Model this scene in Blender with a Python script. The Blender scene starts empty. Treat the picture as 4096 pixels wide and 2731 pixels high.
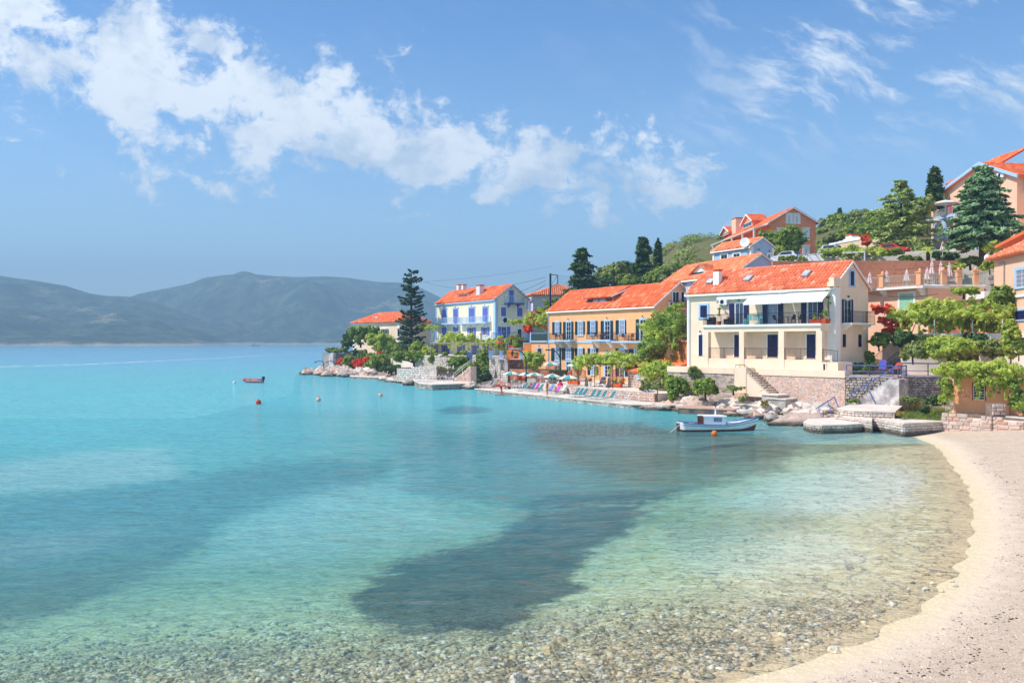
import bpy, math, random
import numpy as np
from mathutils import Vector, Matrix, noise
R = random.Random(11)
sc = bpy.context.scene
col = sc.collection
# ------------------------------------------------------------------ camera, sky, sun, exposure
F = 3640.0; HZ = 1366.0; CH = 7.0
cam = bpy.data.cameras.new('camera'); cam.lens = F/4096*36; cam.sensor_width = 36
cam.clip_start = 0.1; cam.clip_end = 20000
camo = bpy.data.objects.new('camera', cam); col.objects.link(camo)
camo.location = (0, 0, CH); camo.rotation_euler = (math.pi/2, 0, 0)
sc.camera = camo
SUN_EL, SUN_AZ = math.radians(51), math.radians(-98)      # azimuth from +Y towards +X
sd = Vector((math.cos(SUN_EL)*math.sin(SUN_AZ), math.cos(SUN_EL)*math.cos(SUN_AZ), math.sin(SUN_EL)))
sl = bpy.data.lights.new('sun', 'SUN'); sl.energy = 3.3; sl.angle = math.radians(0.6); sl.color = (1, .94, .85)
so = bpy.data.objects.new('sun', sl); col.objects.link(so)
so.rotation_euler = sd.to_track_quat('Z', 'Y').to_euler(); so.location = (-40, 20, 80)
vs = sc.view_settings
vs.view_transform = 'Standard'; vs.look = 'None'; vs.gamma = 1; vs.exposure = 0.76; vs.use_curve_mapping = False
sc.cycles.use_denoising = True
sc.cycles.max_bounces = 6; sc.cycles.diffuse_bounces = 3; sc.cycles.glossy_bounces = 3
sc.cycles.transparent_max_bounces = 10; sc.cycles.volume_bounces = 0; sc.cycles.sample_clamp_indirect = 6
sc.cycles.caustics_reflective = False; sc.cycles.caustics_refractive = False
def lin(r, g, b, k=1.0):
 f = lambda c: (c/12.92 if c <= .04045 else ((c+.055)/1.055)**2.4)
 return (f(r/255)*k, f(g/255)*k, f(b/255)*k, 1)
class NT:
 """small helper round a node tree"""
 def __init__(s, nt): s.t = nt; s.L = nt.links
 def n(s, ty, ins=None, out=0, **kw):
  nd = s.t.nodes.new(ty)
  for k, v in kw.items(): setattr(nd, k, v)
  for k, v in (ins or {}).items():
   i = nd.inputs[k]
   if isinstance(v, bpy.types.NodeSocket): s.L.new(v, i)
   elif v is not None: i.default_value = v
  return nd.outputs[out] if out is not None else nd
 def m(s, op, a, b=0.0, c=0.0, clamp=False):
  return s.n('ShaderNodeMath', {0: a, 1: b, 2: c}, operation=op, use_clamp=clamp)
 def mix(s, f, a, b, bt='MIX'):
  nd = s.n('ShaderNodeMix', None, None, data_type='RGBA', blend_type=bt)
  for k, v in ((0, f), (6, a), (7, b)):
   if isinstance(v, bpy.types.NodeSocket): s.L.new(v, nd.inputs[k])
   else: nd.inputs[k].default_value = v
  return nd.outputs[2]
 def ramp(s, f, pts):
  nd = s.n('ShaderNodeValToRGB', {0: f}, None)
  el = nd.color_ramp.elements
  while len(el) < len(pts): el.new(.5)
  for e, (p, c) in zip(el, pts): e.position = p; e.color = c if len(c) == 4 else (*c, 1)
  return nd.outputs[0]
 def mr(s, f, a, b, c=0.0, d=1.0, smooth=True):
  return s.n('ShaderNodeMapRange', {0: f, 1: a, 2: b, 3: c, 4: d}, interpolation_type='SMOOTHSTEP' if smooth else 'LINEAR')
 def noise(s, vec, scale, detail=4, rough=.55, out=0, dist=0.0):
  return s.n('ShaderNodeTexNoise', {'Vector': vec, 'Scale': scale, 'Detail': detail, 'Roughness': rough, 'Distortion': dist}, out)
# world: Nishita sky with fair-weather clouds in the same dome
wd = bpy.data.worlds.new('World'); sc.world = wd; wd.use_nodes = True
nt = wd.node_tree; nt.nodes.clear(); T = NT(nt)
SKY = 0.15
sky = T.n('ShaderNodeTexSky', None, None, sky_type='NISHITA', sun_disc=False, sun_elevation=SUN_EL, sun_rotation=SUN_AZ,
   altitude=0, air_density=1.0, dust_density=0.6, ozone_density=2.2)
skyc = sky.outputs[0]
D = T.n('ShaderNodeTexCoord', None, None).outputs['Generated']
sx = T.n('ShaderNodeSeparateXYZ', {0: D}, None)
az = T.m('ARCTAN2', sx.outputs[0], sx.outputs[1]); el = T.m('ARCSINE', sx.outputs[2])
P = T.n('ShaderNodeCombineXYZ', {0: az, 1: T.m('MULTIPLY', el, 1.25), 2: 0.37})
warp = T.noise(P, 9, 4, .6, out=1)
Pw = T.n('ShaderNodeVectorMath', {0: P, 1: T.n('ShaderNodeVectorMath', {0: warp, 'Scale': .055}, operation='SCALE')}, operation='ADD')
big = T.noise(Pw, 6.5, 3, .5); fine = T.noise(Pw, 24, 10, .66)
tex = T.m('ADD', T.m('MULTIPLY', big, .40), T.m('MULTIPLY', fine, .60))
# the long bank of cloud that leans down from the left, and thinner wisps elsewhere
bc = T.m('ADD', T.m('MULTIPLY', az, -.185), .19)
wdt = T.mr(az, -.6, .3, .125, .07, False)
band = T.m('SUBTRACT', 1, T.m('DIVIDE', T.m('ABSOLUTE', T.m('SUBTRACT', el, bc)), wdt))
band = T.m('MULTIPLY', T.m('MAXIMUM', band, -.6), T.mr(az, .34, .20, 0, 1))
band = T.m('ADD', band, T.m('MULTIPLY', T.mr(az, .34, .20, 1, 0), -.6))
strk = T.noise(T.n('ShaderNodeVectorRotate', {'Vector': Pw, 'Angle': -.55}, rotation_type='Z_AXIS'), 1, 0)
Pr = T.n('ShaderNodeMapping', {0: T.n('ShaderNodeVectorRotate', {'Vector': Pw, 'Angle': .62}, rotation_type='Z_AXIS'), 3: (9, 26, 1)})
wisp = T.noise(Pr, 1.0, 7, .62)
wz = T.m('MULTIPLY', T.mr(az, .16, .30), T.mr(el, .17, .25))
cov = T.m('ADD', tex, T.m('MULTIPLY', band, .20))
d1 = T.mr(cov, .575, .69)
d2 = T.m('MULTIPLY', T.mr(wisp, .47, .68, 0, .9), T.m('ADD', .05, wz))
dens = T.m('MAXIMUM', d1, d2, clamp=True)
dens = T.m('MULTIPLY', dens, T.mr(el, .04, .12))
dens = T.m('MULTIPLY', dens, .93)
shade = T.mr(T.noise(Pw, 14, 6, .6), .36, .58)
cl = T.mix(shade, (*[c/SKY for c in lin(206, 218, 232, .74)[:3]], 1), (*[c/SKY for c in lin(243, 246, 248, .82)[:3]], 1))
skyt = T.mix(T.mr(el, 0, .34, 0, 1, False), (.80, .89, .90, 1), (.32, .52, .72, 1))
skyc = T.mix(1.0, skyc, skyt, 'MULTIPLY')
allc = T.mix(dens, skyc, cl)
bg = T.n('ShaderNodeBackground', {0: allc, 1: SKY})
T.L.new(bg, T.n('ShaderNodeOutputWorld', None, None).inputs[0])
# ------------------------------------------------------------------ measuring: pixels of the photograph to places
def W(u, v, Y): return Vector(((u-2048)/F*Y, Y, CH-(v-HZ)/F*Y))
def G(u, v, z=0.0):
 Y = (CH-z)*F/(v-HZ); return Vector(((u-2048)/F*Y, Y, z))
def crop(u0, v0, k): return lambda x, y: (u0+k*x, v0+k*y)
q1 = crop(1150, 1000, .4252); q2 = crop(2100, 950, .4252); q3 = crop(2650, 1000, .4252); q4 = crop(3300, 1000, .3384)
q5 = crop(3300, 1400, .3384); q6 = crop(2650, 600, .6148); q7 = crop(2400, 1400, .4252); q8 = crop(1900, 1250, .3401)
d4 = crop(2650, 1600, .2126); d5 = crop(3650, 620, .3061); d6 = crop(2000, 1350, .19136); d7 = crop(2850, 800, .3401)
d8 = crop(2050, 1080, .2361); e1 = crop(1800, 1280, .21258); e2 = crop(2250, 1280, .23596); e3 = crop(3050, 1380, .27636)
e6 = crop(1200, 1350, .29762); qf = crop(0, 0, 1.7415)
# ------------------------------------------------------------------ mesh helpers
def tag(o, label=None, cat=None, group=None, kind=None):
 for k, v in (('label', label), ('category', cat), ('group', group), ('kind', kind)):
  if v: o[k] = v
 return o
def link(name, me, parent=None):
 o = bpy.data.objects.new(name, me); col.objects.link(o)
 if parent is not None: o.parent = parent
 return o
def empty(name, loc=(0, 0, 0), rz=0.0, label=None, cat=None, group=None):
 o = link(name, None); o.location = loc; o.rotation_euler = (0, 0, rz); o.empty_display_size = .3
 return tag(o, label, cat, group)
class MB:
 def __init__(s): s.v = []; s.f = []; s.m = []; s.cm = 0
 def add(s, vs, fs):
  b = len(s.v); s.v += [tuple(v) for v in vs]
  for f in fs: s.f.append([i+b for i in f]); s.m.append(s.cm)
  return s
 def hexa(s, p):
  return s.add(p, [(0, 3, 2, 1), (4, 5, 6, 7), (0, 1, 5, 4), (1, 2, 6, 5), (2, 3, 7, 6), (3, 0, 4, 7)])
 def box(s, x0, x1, y0, y1, z0, z1):
  if x1 < x0: x0, x1 = x1, x0
  if y1 < y0: y0, y1 = y1, y0
  if z1 < z0: z0, z1 = z1, z0
  return s.hexa([(x0, y0, z0), (x1, y0, z0), (x1, y1, z0), (x0, y1, z0), (x0, y0, z1), (x1, y0, z1), (x1, y1, z1), (x0, y1, z1)])
 def prism(s, poly, z0, z1):
  n = len(poly); a = sum(poly[i][0]*poly[(i+1) % n][1]-poly[(i+1) % n][0]*poly[i][1] for i in range(n))
  if a < 0: poly = poly[::-1]
  f0 = (lambda p: z0) if not callable(z0) else z0
  f1 = (lambda p: z1) if not callable(z1) else z1
  vs = [(p[0], p[1], f0(p)) for p in poly]+[(p[0], p[1], f1(p)) for p in poly]
  return s.add(vs, [tuple(range(n))[::-1], tuple(range(n, 2*n))]+[(i, (i+1) % n, n+(i+1) % n, n+i) for i in range(n)])
 def tube(s, a, b, r, n=6, r1=None):
  a = Vector(a); b = Vector(b); d = b-a
  if d.length < 1e-6: return s
  r1 = r if r1 is None else r1
  x = d.orthogonal().normalized(); y = d.normalized().cross(x)
  vs = [a+(x*math.cos(t)+y*math.sin(t))*r for t in [i*2*math.pi/n for i in range(n)]]
  vs += [b+(x*math.cos(t)+y*math.sin(t))*r1 for t in [i*2*math.pi/n for i in range(n)]]
  return s.add(vs, [(i, (i+1) % n, n+(i+1) % n, n+i) for i in range(n)]+[tuple(range(n))[::-1], tuple(range(n, 2*n))])
 def path(s, pts, r, n=6, r1=None):
  m = len(pts)-1
  for i in range(m):
   a = r if r1 is None else r+(r1-r)*i/m; b = r if r1 is None else r+(r1-r)*(i+1)/m
   s.tube(pts[i], pts[i+1], a, n, b)
  return s
 def lathe(s, c, prof, n=12, sx=1, sy=1):
  c = Vector(c); vs = []; fs = []
  for (r, z) in prof: vs += [c+Vector((r*sx*math.cos(t), r*sy*math.sin(t), z)) for t in [i*2*math.pi/n for i in range(n)]]
  for k in range(len(prof)-1):
   for i in range(n): fs.append((k*n+i, k*n+(i+1) % n, (k+1)*n+(i+1) % n, (k+1)*n+i))
  fs.append(tuple(range(n))[::-1]); fs.append(tuple(range((len(prof)-1)*n, len(prof)*n)))
  return s.add(vs, fs)
 def ball(s, c, r, n=8, m=6, rz=None):
  rz = r if rz is None else rz
  return s.lathe(c, [(max(.02*r, r*math.sin(math.pi*i/m)), -rz*math.cos(math.pi*i/m)) for i in range(m+1)], n)
 def build(s, name, mat, parent=None, smooth=False):
  me = bpy.data.meshes.new(name); me.from_pydata(s.v, [], s.f)
  for m in (mat if isinstance(mat, (list, tuple)) else [mat]): me.materials.append(m)
  if isinstance(mat, (list, tuple)): me.polygons.foreach_set('material_index', s.m)
  if smooth: me.polygons.foreach_set('use_smooth', [True]*len(me.polygons))
  me.update()
  return link(name, me, parent)
def grid_mesh(name, Vv, nx, ny, mat, smooth=True):
 """Vv: (ny*nx,3) row-major"""
 me = bpy.data.meshes.new(name)
 me.vertices.add(nx*ny); me.vertices.foreach_set('co', Vv.astype(np.float32).ravel())
 j, i = np.meshgrid(np.arange(ny-1), np.arange(nx-1), indexing='ij')
 a = (j*nx+i).ravel(); q = np.stack([a, a+1, a+1+nx, a+nx], 1)
 me.loops.add(q.size); me.loops.foreach_set('vertex_index', q.ravel().astype(np.int32))
 me.polygons.add(len(q)); me.polygons.foreach_set('loop_start', np.arange(0, q.size, 4, dtype=np.int32))
 me.polygons.foreach_set('use_smooth', np.full(len(q), smooth))
 me.materials.append(mat); me.update(calc_edges=True); me.validate()
 return me
def attr(me, name, vals):
 a = me.attributes.new(name, 'FLOAT', 'POINT'); a.data.foreach_set('value', vals.astype(np.float32))
def fbm(x, y, s=1.0, seed=0.0):
 """cheap smooth value noise, vectorised"""
 r = np.zeros_like(x, dtype=float); amp = 1.0; tot = 0
 for o in range(4):
  X = x*s+seed*7.3+o*19.7; Y = y*s-seed*3.1+o*5.3
  xi = np.floor(X); yi = np.floor(Y); fx = X-xi; fy = Y-yi; fx = fx*fx*(3-2*fx); fy = fy*fy*(3-2*fy)
  h = lambda a, b: np.modf(np.abs(np.sin(a*127.1+b*311.7)*43758.5453))[0]
  r += amp*((h(xi, yi)*(1-fx)+h(xi+1, yi)*fx)*(1-fy)+(h(xi, yi+1)*(1-fx)+h(xi+1, yi+1)*fx)*fy); tot += amp
  amp *= .5; s *= 2.03
 return r/tot
def seg_dist(px, py, pts, closed=False):
 d = np.full(px.shape, 1e9); n = len(pts)
 for i in range(n if closed else n-1):
  ax, ay = pts[i][:2]; bx, by = pts[(i+1) % n][:2]; ex, ey = bx-ax, by-ay
  t = np.clip(((px-ax)*ex+(py-ay)*ey)/(ex*ex+ey*ey+1e-12), 0, 1)
  d = np.minimum(d, np.hypot(px-ax-t*ex, py-ay-t*ey))
 return d
def inside(px, py, pts):
 c = np.zeros(px.shape, bool); n = len(pts)
 for i in range(n):
  ax, ay = pts[i][:2]; bx, by = pts[(i+1) % n][:2]
  k = ((ay > py) != (by > py)) & (px < (bx-ax)*(py-ay)/((by-ay) if by != ay else 1e-9)+ax)
  c ^= k
 return c
def sdist(px, py, pts): return np.where(inside(px, py, pts), 1, -1)*seg_dist(px, py, pts, True)
def sstep(a, b, x): t = np.clip((x-a)/(b-a), 0, 1); return t*t*(3-2*t)
# ------------------------------------------------------------------ materials
MATS = {}
def mat(name, c, c2=None, rough=.8, sc_=2.0, amt=.5, bump=0.0, bsc=20.0, spec=.3, metal=0.0, detail=5, isl=0.0):
 """plain procedural surface: two tones broken up by noise, optional fine relief"""
 if name in MATS: return MATS[name]
 m = bpy.data.materials.new(name); m.use_nodes = True; t = NT(m.node_tree); m.node_tree.nodes.clear()
 pos = t.n('ShaderNodeNewGeometry', None, None)
 c2 = c2 or tuple(x*.82 for x in c[:3])+(1,)
 nz = t.noise(pos.outputs['Position'], sc_, detail, .6)
 f = t.mr(nz, .5-.5*amt if amt < 1 else .3, .5+.25, 0, 1)
 colr = t.mix(f, c2, c)
 if isl: colr = t.mix(1.0, colr, t.ramp(pos.outputs['Random Per Island'], [(0, (1-isl,)*3), (1, (1+isl*.6,)*3)]), 'MULTIPLY')
 b = t.n('ShaderNodeBsdfPrincipled', {'Base Color': colr, 'Roughness': rough, 'Metallic': metal, 'Specular IOR Level': spec}, None)
 if bump:
  h = t.noise(pos.outputs['Position'], bsc, 4, .6)
  t.L.new(t.n('ShaderNodeBump', {'Strength': bump, 'Distance': .05, 'Height': h}), b.inputs['Normal'])
 t.L.new(b.outputs[0], t.n('ShaderNodeOutputMaterial', None, None).inputs[0])
 MATS[name] = m; return m
def plaster(name, c, stain=.14):
 """painted render: faint blotches, vertical weathering streaks"""
 if name in MATS: return MATS[name]
 m = bpy.data.materials.new(name); m.use_nodes = True; t = NT(m.node_tree); m.node_tree.nodes.clear()
 pos = t.n('ShaderNodeNewGeometry', None, None).outputs['Position']
 a = t.mr(t.noise(pos, .8, 5, .6), .35, .7)
 st = t.mr(t.noise(t.n('ShaderNodeMapping', {0: pos, 3: (2.2, 2.2, .25)}), 1.0, 5, .65), .52, .78)
 d = tuple(x*(1-stain) for x in c[:3])+(1,); e = tuple(x*(1-stain*2.0) for x in c[:3])+(1,)
 colr = t.mix(t.m('MULTIPLY', st, .6), t.mix(a, d, c), e)
 b = t.n('ShaderNodeBsdfPrincipled', {'Base Color': colr, 'Roughness': .9, 'Specular IOR Level': .15}, None)
 h = t.noise(pos, 14, 4, .6)
 t.L.new(t.n('ShaderNodeBump', {'Strength': .25, 'Distance': .03, 'Height': h}), b.inputs['Normal'])
 t.L.new(b.outputs[0], t.n('ShaderNodeOutputMaterial', None, None).inputs[0])
 MATS[name] = m; return m
def leafmat(name, c, c2, trans=.35):
 if name in MATS: return MATS[name]
 m = bpy.data.materials.new(name); m.use_nodes = True; t = NT(m.node_tree); m.node_tree.nodes.clear()
 g = t.n('ShaderNodeNewGeometry', None, None)
 f = t.mr(t.noise(g.outputs['Position'], 1.1, 3, .6), .35, .65)
 f = t.m('ADD', t.m('MULTIPLY', f, .55), t.m('MULTIPLY', g.outputs['Random Per Island'], .45))
 colr = t.mix(f, c, c2)
 a = t.n('ShaderNodeBsdfPrincipled', {'Base Color': colr, 'Roughness': .55, 'Specular IOR Level': .25})
 b = t.n('ShaderNodeBsdfTranslucent', {0: t.mix(1.0, colr, (1.25, 1.35, .6, 1), 'MULTIPLY')})
 s = t.n('ShaderNodeMixShader', {0: trans, 1: a, 2: b})
 t.L.new(s, t.n('ShaderNodeOutputMaterial', None, None).inputs[0])
 MATS[name] = m; return m
def glassmat(name, c):
 return mat(name, c, tuple(x*.6 for x in c[:3])+(1,), rough=.12, spec=.6, sc_=1.5)
# ------------------------------------------------------------------ setting: sea bed and beach, water, land, far hills
BL = [(29.4, 66.5), (28.4, 60.5), (25.0, 52), (22.1, 44), (18.3, 36), (14.7, 29.4), (11.1, 24.3), (8.8, 21.8), (6.7, 20.1), (4.7, 18.75), (-.2, 15.6), (-7.4, 13.0), (-14, 11.0), (-60, 6)]
for _ in range(3): BL = [BL[0]]+[(a[0]*k+b[0]*(1-k), a[1]*k+b[1]*(1-k)) for a, b in zip(BL[:-1], BL[1:]) for k in (.75, .25)]+[BL[-1]]
BEACH_POLY = [(29.4, 76)]+BL+[(-60, -60), (90, -60), (90, 76)]
def beach_z(x, y):
 d = sdist(x, y, BEACH_POLY)
 n = fbm(x, y, .35, 2)-.5
 up = .08*d+.05*np.maximum(d-2, 0)
 up = np.minimum(up, 1.0+.02*d)
 dn = -(.085*(-d)+.0009*d*d)
 return np.where(d > 0, up, np.maximum(dn, -4.0))+n*.10*np.clip(np.abs(d)/6, 0, 1)
pix = lambda X, Y, Z: (2048+F*X/np.maximum(Y, .5), HZ+F*(CH-Z)/np.maximum(Y, .5))
k2 = lambda L: [(a*1.7415, b*1.7415) for a, b in L]
DARK = [  # sea-grass beds and the painted reflection zone, traced on the photograph (2352 px wide view)
 (k2([(800, 1395), (850, 1325), (960, 1275), (1130, 1235), (1225, 1165), (1500, 1150), (1425, 1230), (1325, 1285), (1312, 1325), (1365, 1345), (1250, 1395), (1130, 1445), (930, 1450)]), .84, 26),
 (k2([(930, 1130), (905, 1000), (930, 950), (1080, 1000), (1200, 965), (1480, 975), (1560, 992), (1760, 1000), (1835, 1020), (1800, 1075), (1640, 1115), (1480, 1160), (1230, 1180), (1100, 1150)]), .52, 24),  # zone where village reflections are painted dark, not sea grass
 (k2([(-200, 1160), (0, 1145), (400, 1105), (560, 1070), (760, 1052), (900, 1060), (900, 1100), (780, 1125), (560, 1180), (505, 1205), (490, 1250), (380, 1310), (250, 1370), (120, 1415), (0, 1445), (-200, 1460)]), .56, 26),
 (k2([(1000, 938), (1060, 930), (1130, 936), (1130, 945), (1060, 952), (1000, 948)]), .8, 6),
 (k2([(1480, 1180), (1800, 1150), (1900, 1200), (1750, 1250), (1560, 1260)]), .25, 40),
]
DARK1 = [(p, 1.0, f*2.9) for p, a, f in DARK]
def grow(p, k=1.25):
 c = np.array(p).mean(0); return [tuple(c+(np.array(q)-c)*k) for q in p]
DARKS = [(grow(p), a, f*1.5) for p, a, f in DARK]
PALE = [
 (k2([(-100, 1245), (100, 1222), (340, 1200), (300, 1235), (230, 1265), (0, 1300), (-100, 1310)]), 1.0, 24),
 (k2([(-100, 1075), (200, 1040), (390, 1025), (410, 1095), (150, 1130), (-100, 1140)]), 1.0, 24),
 (k2([(940, 1150), (900, 1110), (720, 1130), (560, 1190), (500, 1240), (480, 1300), (760, 1290), (960, 1240), (1130, 1210)]), .6, 40),
 (k2([(1640, 1150), (1780, 1090), (2000, 1060), (2110, 1090), (2100, 1150), (1960, 1180), (1750, 1180)]), 1.0, 40),
 (k2([(1500, 1240), (1700, 1210), (1950, 1230), (1980, 1290), (1750, 1330), (1560, 1300)]), .5, 60),
]
def mask(X, Y, Z, L):
 u, v = pix(X, Y, Z)
 wob = np.maximum(v-HZ, 1)*.10
 u = u+(fbm(X, Y, .5, 3)-.5)*wob*2.0; v = v+(fbm(X, Y, .5, 5)-.5)*wob*.5
 r = np.zeros_like(X)
 for poly, a, ft in L:
  p = np.array(poly); v0, v1 = p[:, 1].min()-60, p[:, 1].max()+60
  s = (v > v0) & (v < v1) & (Y > 6)
  if s.any(): r[s] = np.maximum(r[s], a*sstep(-ft, ft, sdist(u[s], v[s], poly)))
 return r
# sea bed and beach: one sheet
gx = np.concatenate([np.linspace(-75, -1, 110), np.linspace(-.8, 31, 190), np.linspace(31.5, 75, 60)]); gy = np.concatenate([np.linspace(-30, 10, 40), np.linspace(10.3, 75, 250), np.linspace(76, 130, 40)])
X, Y = np.meshgrid(gx, gy); X = X.ravel(); Y = Y.ravel(); Z = beach_z(X, Y)
m = bpy.data.materials.new('beach_and_sea_bed'); m.use_nodes = True; t = NT(m.node_tree); m.node_tree.nodes.clear()
pos = t.n('ShaderNodeNewGeometry', None, None).outputs['Position']
z = t.n('ShaderNodeSeparateXYZ', {0: pos}, None).outputs[2]
ga = t.n('ShaderNodeAttribute', None, None, attribute_name='grass').outputs['Fac']
pa = t.n('ShaderNodeAttribute', None, None, attribute_name='pale').outputs['Fac']
vor = t.n('ShaderNodeTexVoronoi', {'Vector': pos, 'Scale': 7.5, 'Randomness': 1.0}, None)
cellc = t.n('ShaderNodeSeparateColor', {0: vor.outputs['Color']}, None).outputs[0]
peb = t.ramp(cellc, [(0, lin(160, 150, 118)), (.4, lin(208, 196, 156)), (.75, lin(228, 214, 172)), (1, lin(244, 236, 212))])
edge = t.mr(vor.outputs['Distance'], .25, .75, 1, .45)
peb = t.mix(1.0, peb, t.n('ShaderNodeCombineColor', {0: edge, 1: edge, 2: edge}), 'MULTIPLY')
sand = t.mix(t.mr(t.noise(pos, 3, 6, .7), .4, .62), lin(226, 210, 160), lin(248, 238, 204))
yy = t.n('ShaderNodeSeparateXYZ', {0: pos}, None).outputs[1]
peb = t.mix(t.mr(t.m('ADD', yy, t.m('MULTIPLY', t.noise(pos, .35, 4), 12)), 27, 35), peb, sand)
wet = t.mix(t.mr(t.noise(pos, 14, 6, .7), .42, .62), lin(222, 198, 152), lin(240, 222, 184))
dryn = t.noise(pos, 32, 8, .8)
drift = t.mr(t.noise(t.n('ShaderNodeMapping', {0: pos, 2: (0, 0, .9), 3: (.6, 2.4, 1)}), 1.2, 6, .7), .50, .64)
dry = t.mix(t.mr(dryn, .40, .58), lin(170, 146, 124), lin(232, 210, 184))
spk = t.m('MULTIPLY', t.mr(t.noise(pos, 40, 4, .75), .52, .62), t.m('ADD', .3, drift))
dry = t.mix(t.m('MULTIPLY', spk, .6), dry, lin(112, 90, 76))
dry = t.mix(t.mr(t.noise(pos, .7, 6, .7), .45, .68, 0, .4), dry, lin(190, 164, 138))
under = t.mix(t.mr(t.m('ADD', z, t.m('MULTIPLY', t.noise(pos, .5, 3), .5)), -1.35, -.55), sand, t.mix(t.mr(z, -.02, -.16), wet, peb))
under = t.mix(t.m('MULTIPLY', pa, .8), under, lin(246, 244, 230))
gras = t.mix(t.mr(t.noise(pos, 2.5, 5, .7), .4, .65), lin(30, 62, 74), lin(58, 96, 98))  # dark tone for sea grass and for the painted reflection zone
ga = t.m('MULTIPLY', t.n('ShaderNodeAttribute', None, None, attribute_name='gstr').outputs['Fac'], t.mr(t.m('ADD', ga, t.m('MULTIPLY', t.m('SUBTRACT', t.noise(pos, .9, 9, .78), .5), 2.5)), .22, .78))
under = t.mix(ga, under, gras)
cc = t.mix(t.mr(z, -.02, .10), under, t.mix(t.mr(t.m('ADD', z, t.m('MULTIPLY', t.noise(pos, 1.2, 4), .14)), .12, .26), lin(228, 205, 178), dry))
b = t.n('ShaderNodeBsdfPrincipled', {'Base Color': cc, 'Roughness': t.mr(z, -.0, .12, .45, .9), 'Specular IOR Level': .2}, None)
hh = t.m('ADD', t.m('MULTIPLY', t.m('SUBTRACT', 1, vor.outputs['Distance']), t.m('MULTIPLY', t.mr(z, .05, -.1, .1, .8), t.mr(yy, 32, 22, .15, 1))), t.m('MULTIPLY', t.m('ADD', t.m('MULTIPLY', t.noise(pos, 9, 7, .75), .5), t.m('MULTIPLY', t.noise(pos, 1.9, 3, .5), 1.6)), t.mr(z, -.1, .15, .35, 1.0)))
t.L.new(t.n('ShaderNodeBump', {'Strength': .8, 'Distance': .09, 'Height': hh}), b.inputs['Normal'])
t.L.new(b.outputs[0], t.n('ShaderNodeOutputMaterial', None, None).inputs[0])
me = grid_mesh('beach', np.stack([X, Y, Z], 1), len(gx), len(gy), m)
attr(me, 'grass', mask(X, Y, Z, DARK1)); attr(me, 'gstr', mask(X, Y, Z, DARKS)); attr(me, 'pale', mask(X, Y, Z, PALE))  # the grass mask also carries the painted reflection zone
tag(link('beach', me), 'pale pink shingle beach sloping down under the clear water', kind='structure')
# water
ys = np.concatenate([np.linspace(-40, 9, 20), np.geomspace(9.5, 3600, 420)])
tt = np.linspace(-1, 1, 170)
Yw = np.repeat(ys, len(tt)); Xw = np.tile(tt, len(ys))*(70+.95*np.maximum(Yw, 0))
wz_ = np.zeros_like(Xw)
damp = np.exp(-np.maximum(Yw, 0)/60)
for k, (dx, dy, wl, am) in enumerate([(.25, .97, 2.3, .012), (-.35, .94, 1.4, .008), (.6, .8, 3.7, .012)]):
 wz_ += am*damp*np.sin(2*math.pi*(dx*Xw+dy*Yw)/wl+3*fbm(Xw, Yw, .15, k))
bd = -sdist(Xw, Yw, BEACH_POLY)                       # metres out from the beach
deep = sstep(0, 14, bd)
deep = np.maximum(deep, sstep(55, 90, Yw))
opac = np.clip(.01+.55*sstep(3, 26, bd)+.3*sstep(24, 70, bd), 0, .9)
opac = np.where(Yw > 62, np.maximum(opac, .55+.35*sstep(60, 110, Yw)), opac)
m = bpy.data.materials.new('sea_water'); m.use_nodes = True; t = NT(m.node_tree); m.node_tree.nodes.clear()
geo = t.n('ShaderNodeNewGeometry', None, None); pos = geo.outputs['Position']
A = lambda nme: t.n('ShaderNodeAttribute', None, None, attribute_name=nme).outputs['Fac']
dk, pl, dp, op, far = A('grass'), A('pale'), A('deep'), A('opac'), A('far')
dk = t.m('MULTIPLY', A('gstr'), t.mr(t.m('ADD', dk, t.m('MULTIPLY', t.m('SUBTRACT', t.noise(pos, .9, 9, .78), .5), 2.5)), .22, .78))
base = t.mix(dp, lin(214, 232, 210), lin(112, 212, 216))
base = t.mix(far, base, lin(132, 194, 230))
base = t.mix(t.m('MULTIPLY', pl, .9), base, lin(166, 226, 228))
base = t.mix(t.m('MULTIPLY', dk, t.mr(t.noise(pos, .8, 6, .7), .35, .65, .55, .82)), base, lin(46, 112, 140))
base = t.mix(A('brown'), base, lin(112, 120, 100))  # brownish reflection of the houses painted into the water colour
base = t.mix(t.mr(t.noise(pos, .09, 4, .6), .4, .65, 0, .3), base, lin(110, 196, 214))
tint = t.mix(dp, (1, 1, 1, 1), (.68, .97, .96, 1))
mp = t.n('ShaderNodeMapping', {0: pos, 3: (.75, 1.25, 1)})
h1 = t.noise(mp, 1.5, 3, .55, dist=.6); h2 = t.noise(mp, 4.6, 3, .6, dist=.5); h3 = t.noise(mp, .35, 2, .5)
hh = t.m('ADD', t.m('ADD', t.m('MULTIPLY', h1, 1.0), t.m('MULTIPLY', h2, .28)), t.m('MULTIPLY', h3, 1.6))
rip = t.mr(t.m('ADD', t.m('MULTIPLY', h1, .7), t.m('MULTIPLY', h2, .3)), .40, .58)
base = t.mix(rip, t.mix(1.0, base, (.62, .74, .78, 1), 'MULTIPLY'), t.mix(1.0, base, (1.08, 1.06, 1.05, 1), 'MULTIPLY'))  # ripple shading and sky reflection painted into the body colour
bmp = t.n('ShaderNodeBump', {'Strength': .9, 'Distance': .22, 'Height': hh})
op = t.m('MULTIPLY', op, t.m('ADD', 1.12, t.m('MULTIPLY', rip, -.3)), clamp=True)
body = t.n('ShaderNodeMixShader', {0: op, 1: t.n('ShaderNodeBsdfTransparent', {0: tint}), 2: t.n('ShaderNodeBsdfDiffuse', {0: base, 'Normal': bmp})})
fr = t.n('ShaderNodeFresnel', {'IOR': 1.33, 'Normal': bmp})
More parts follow.
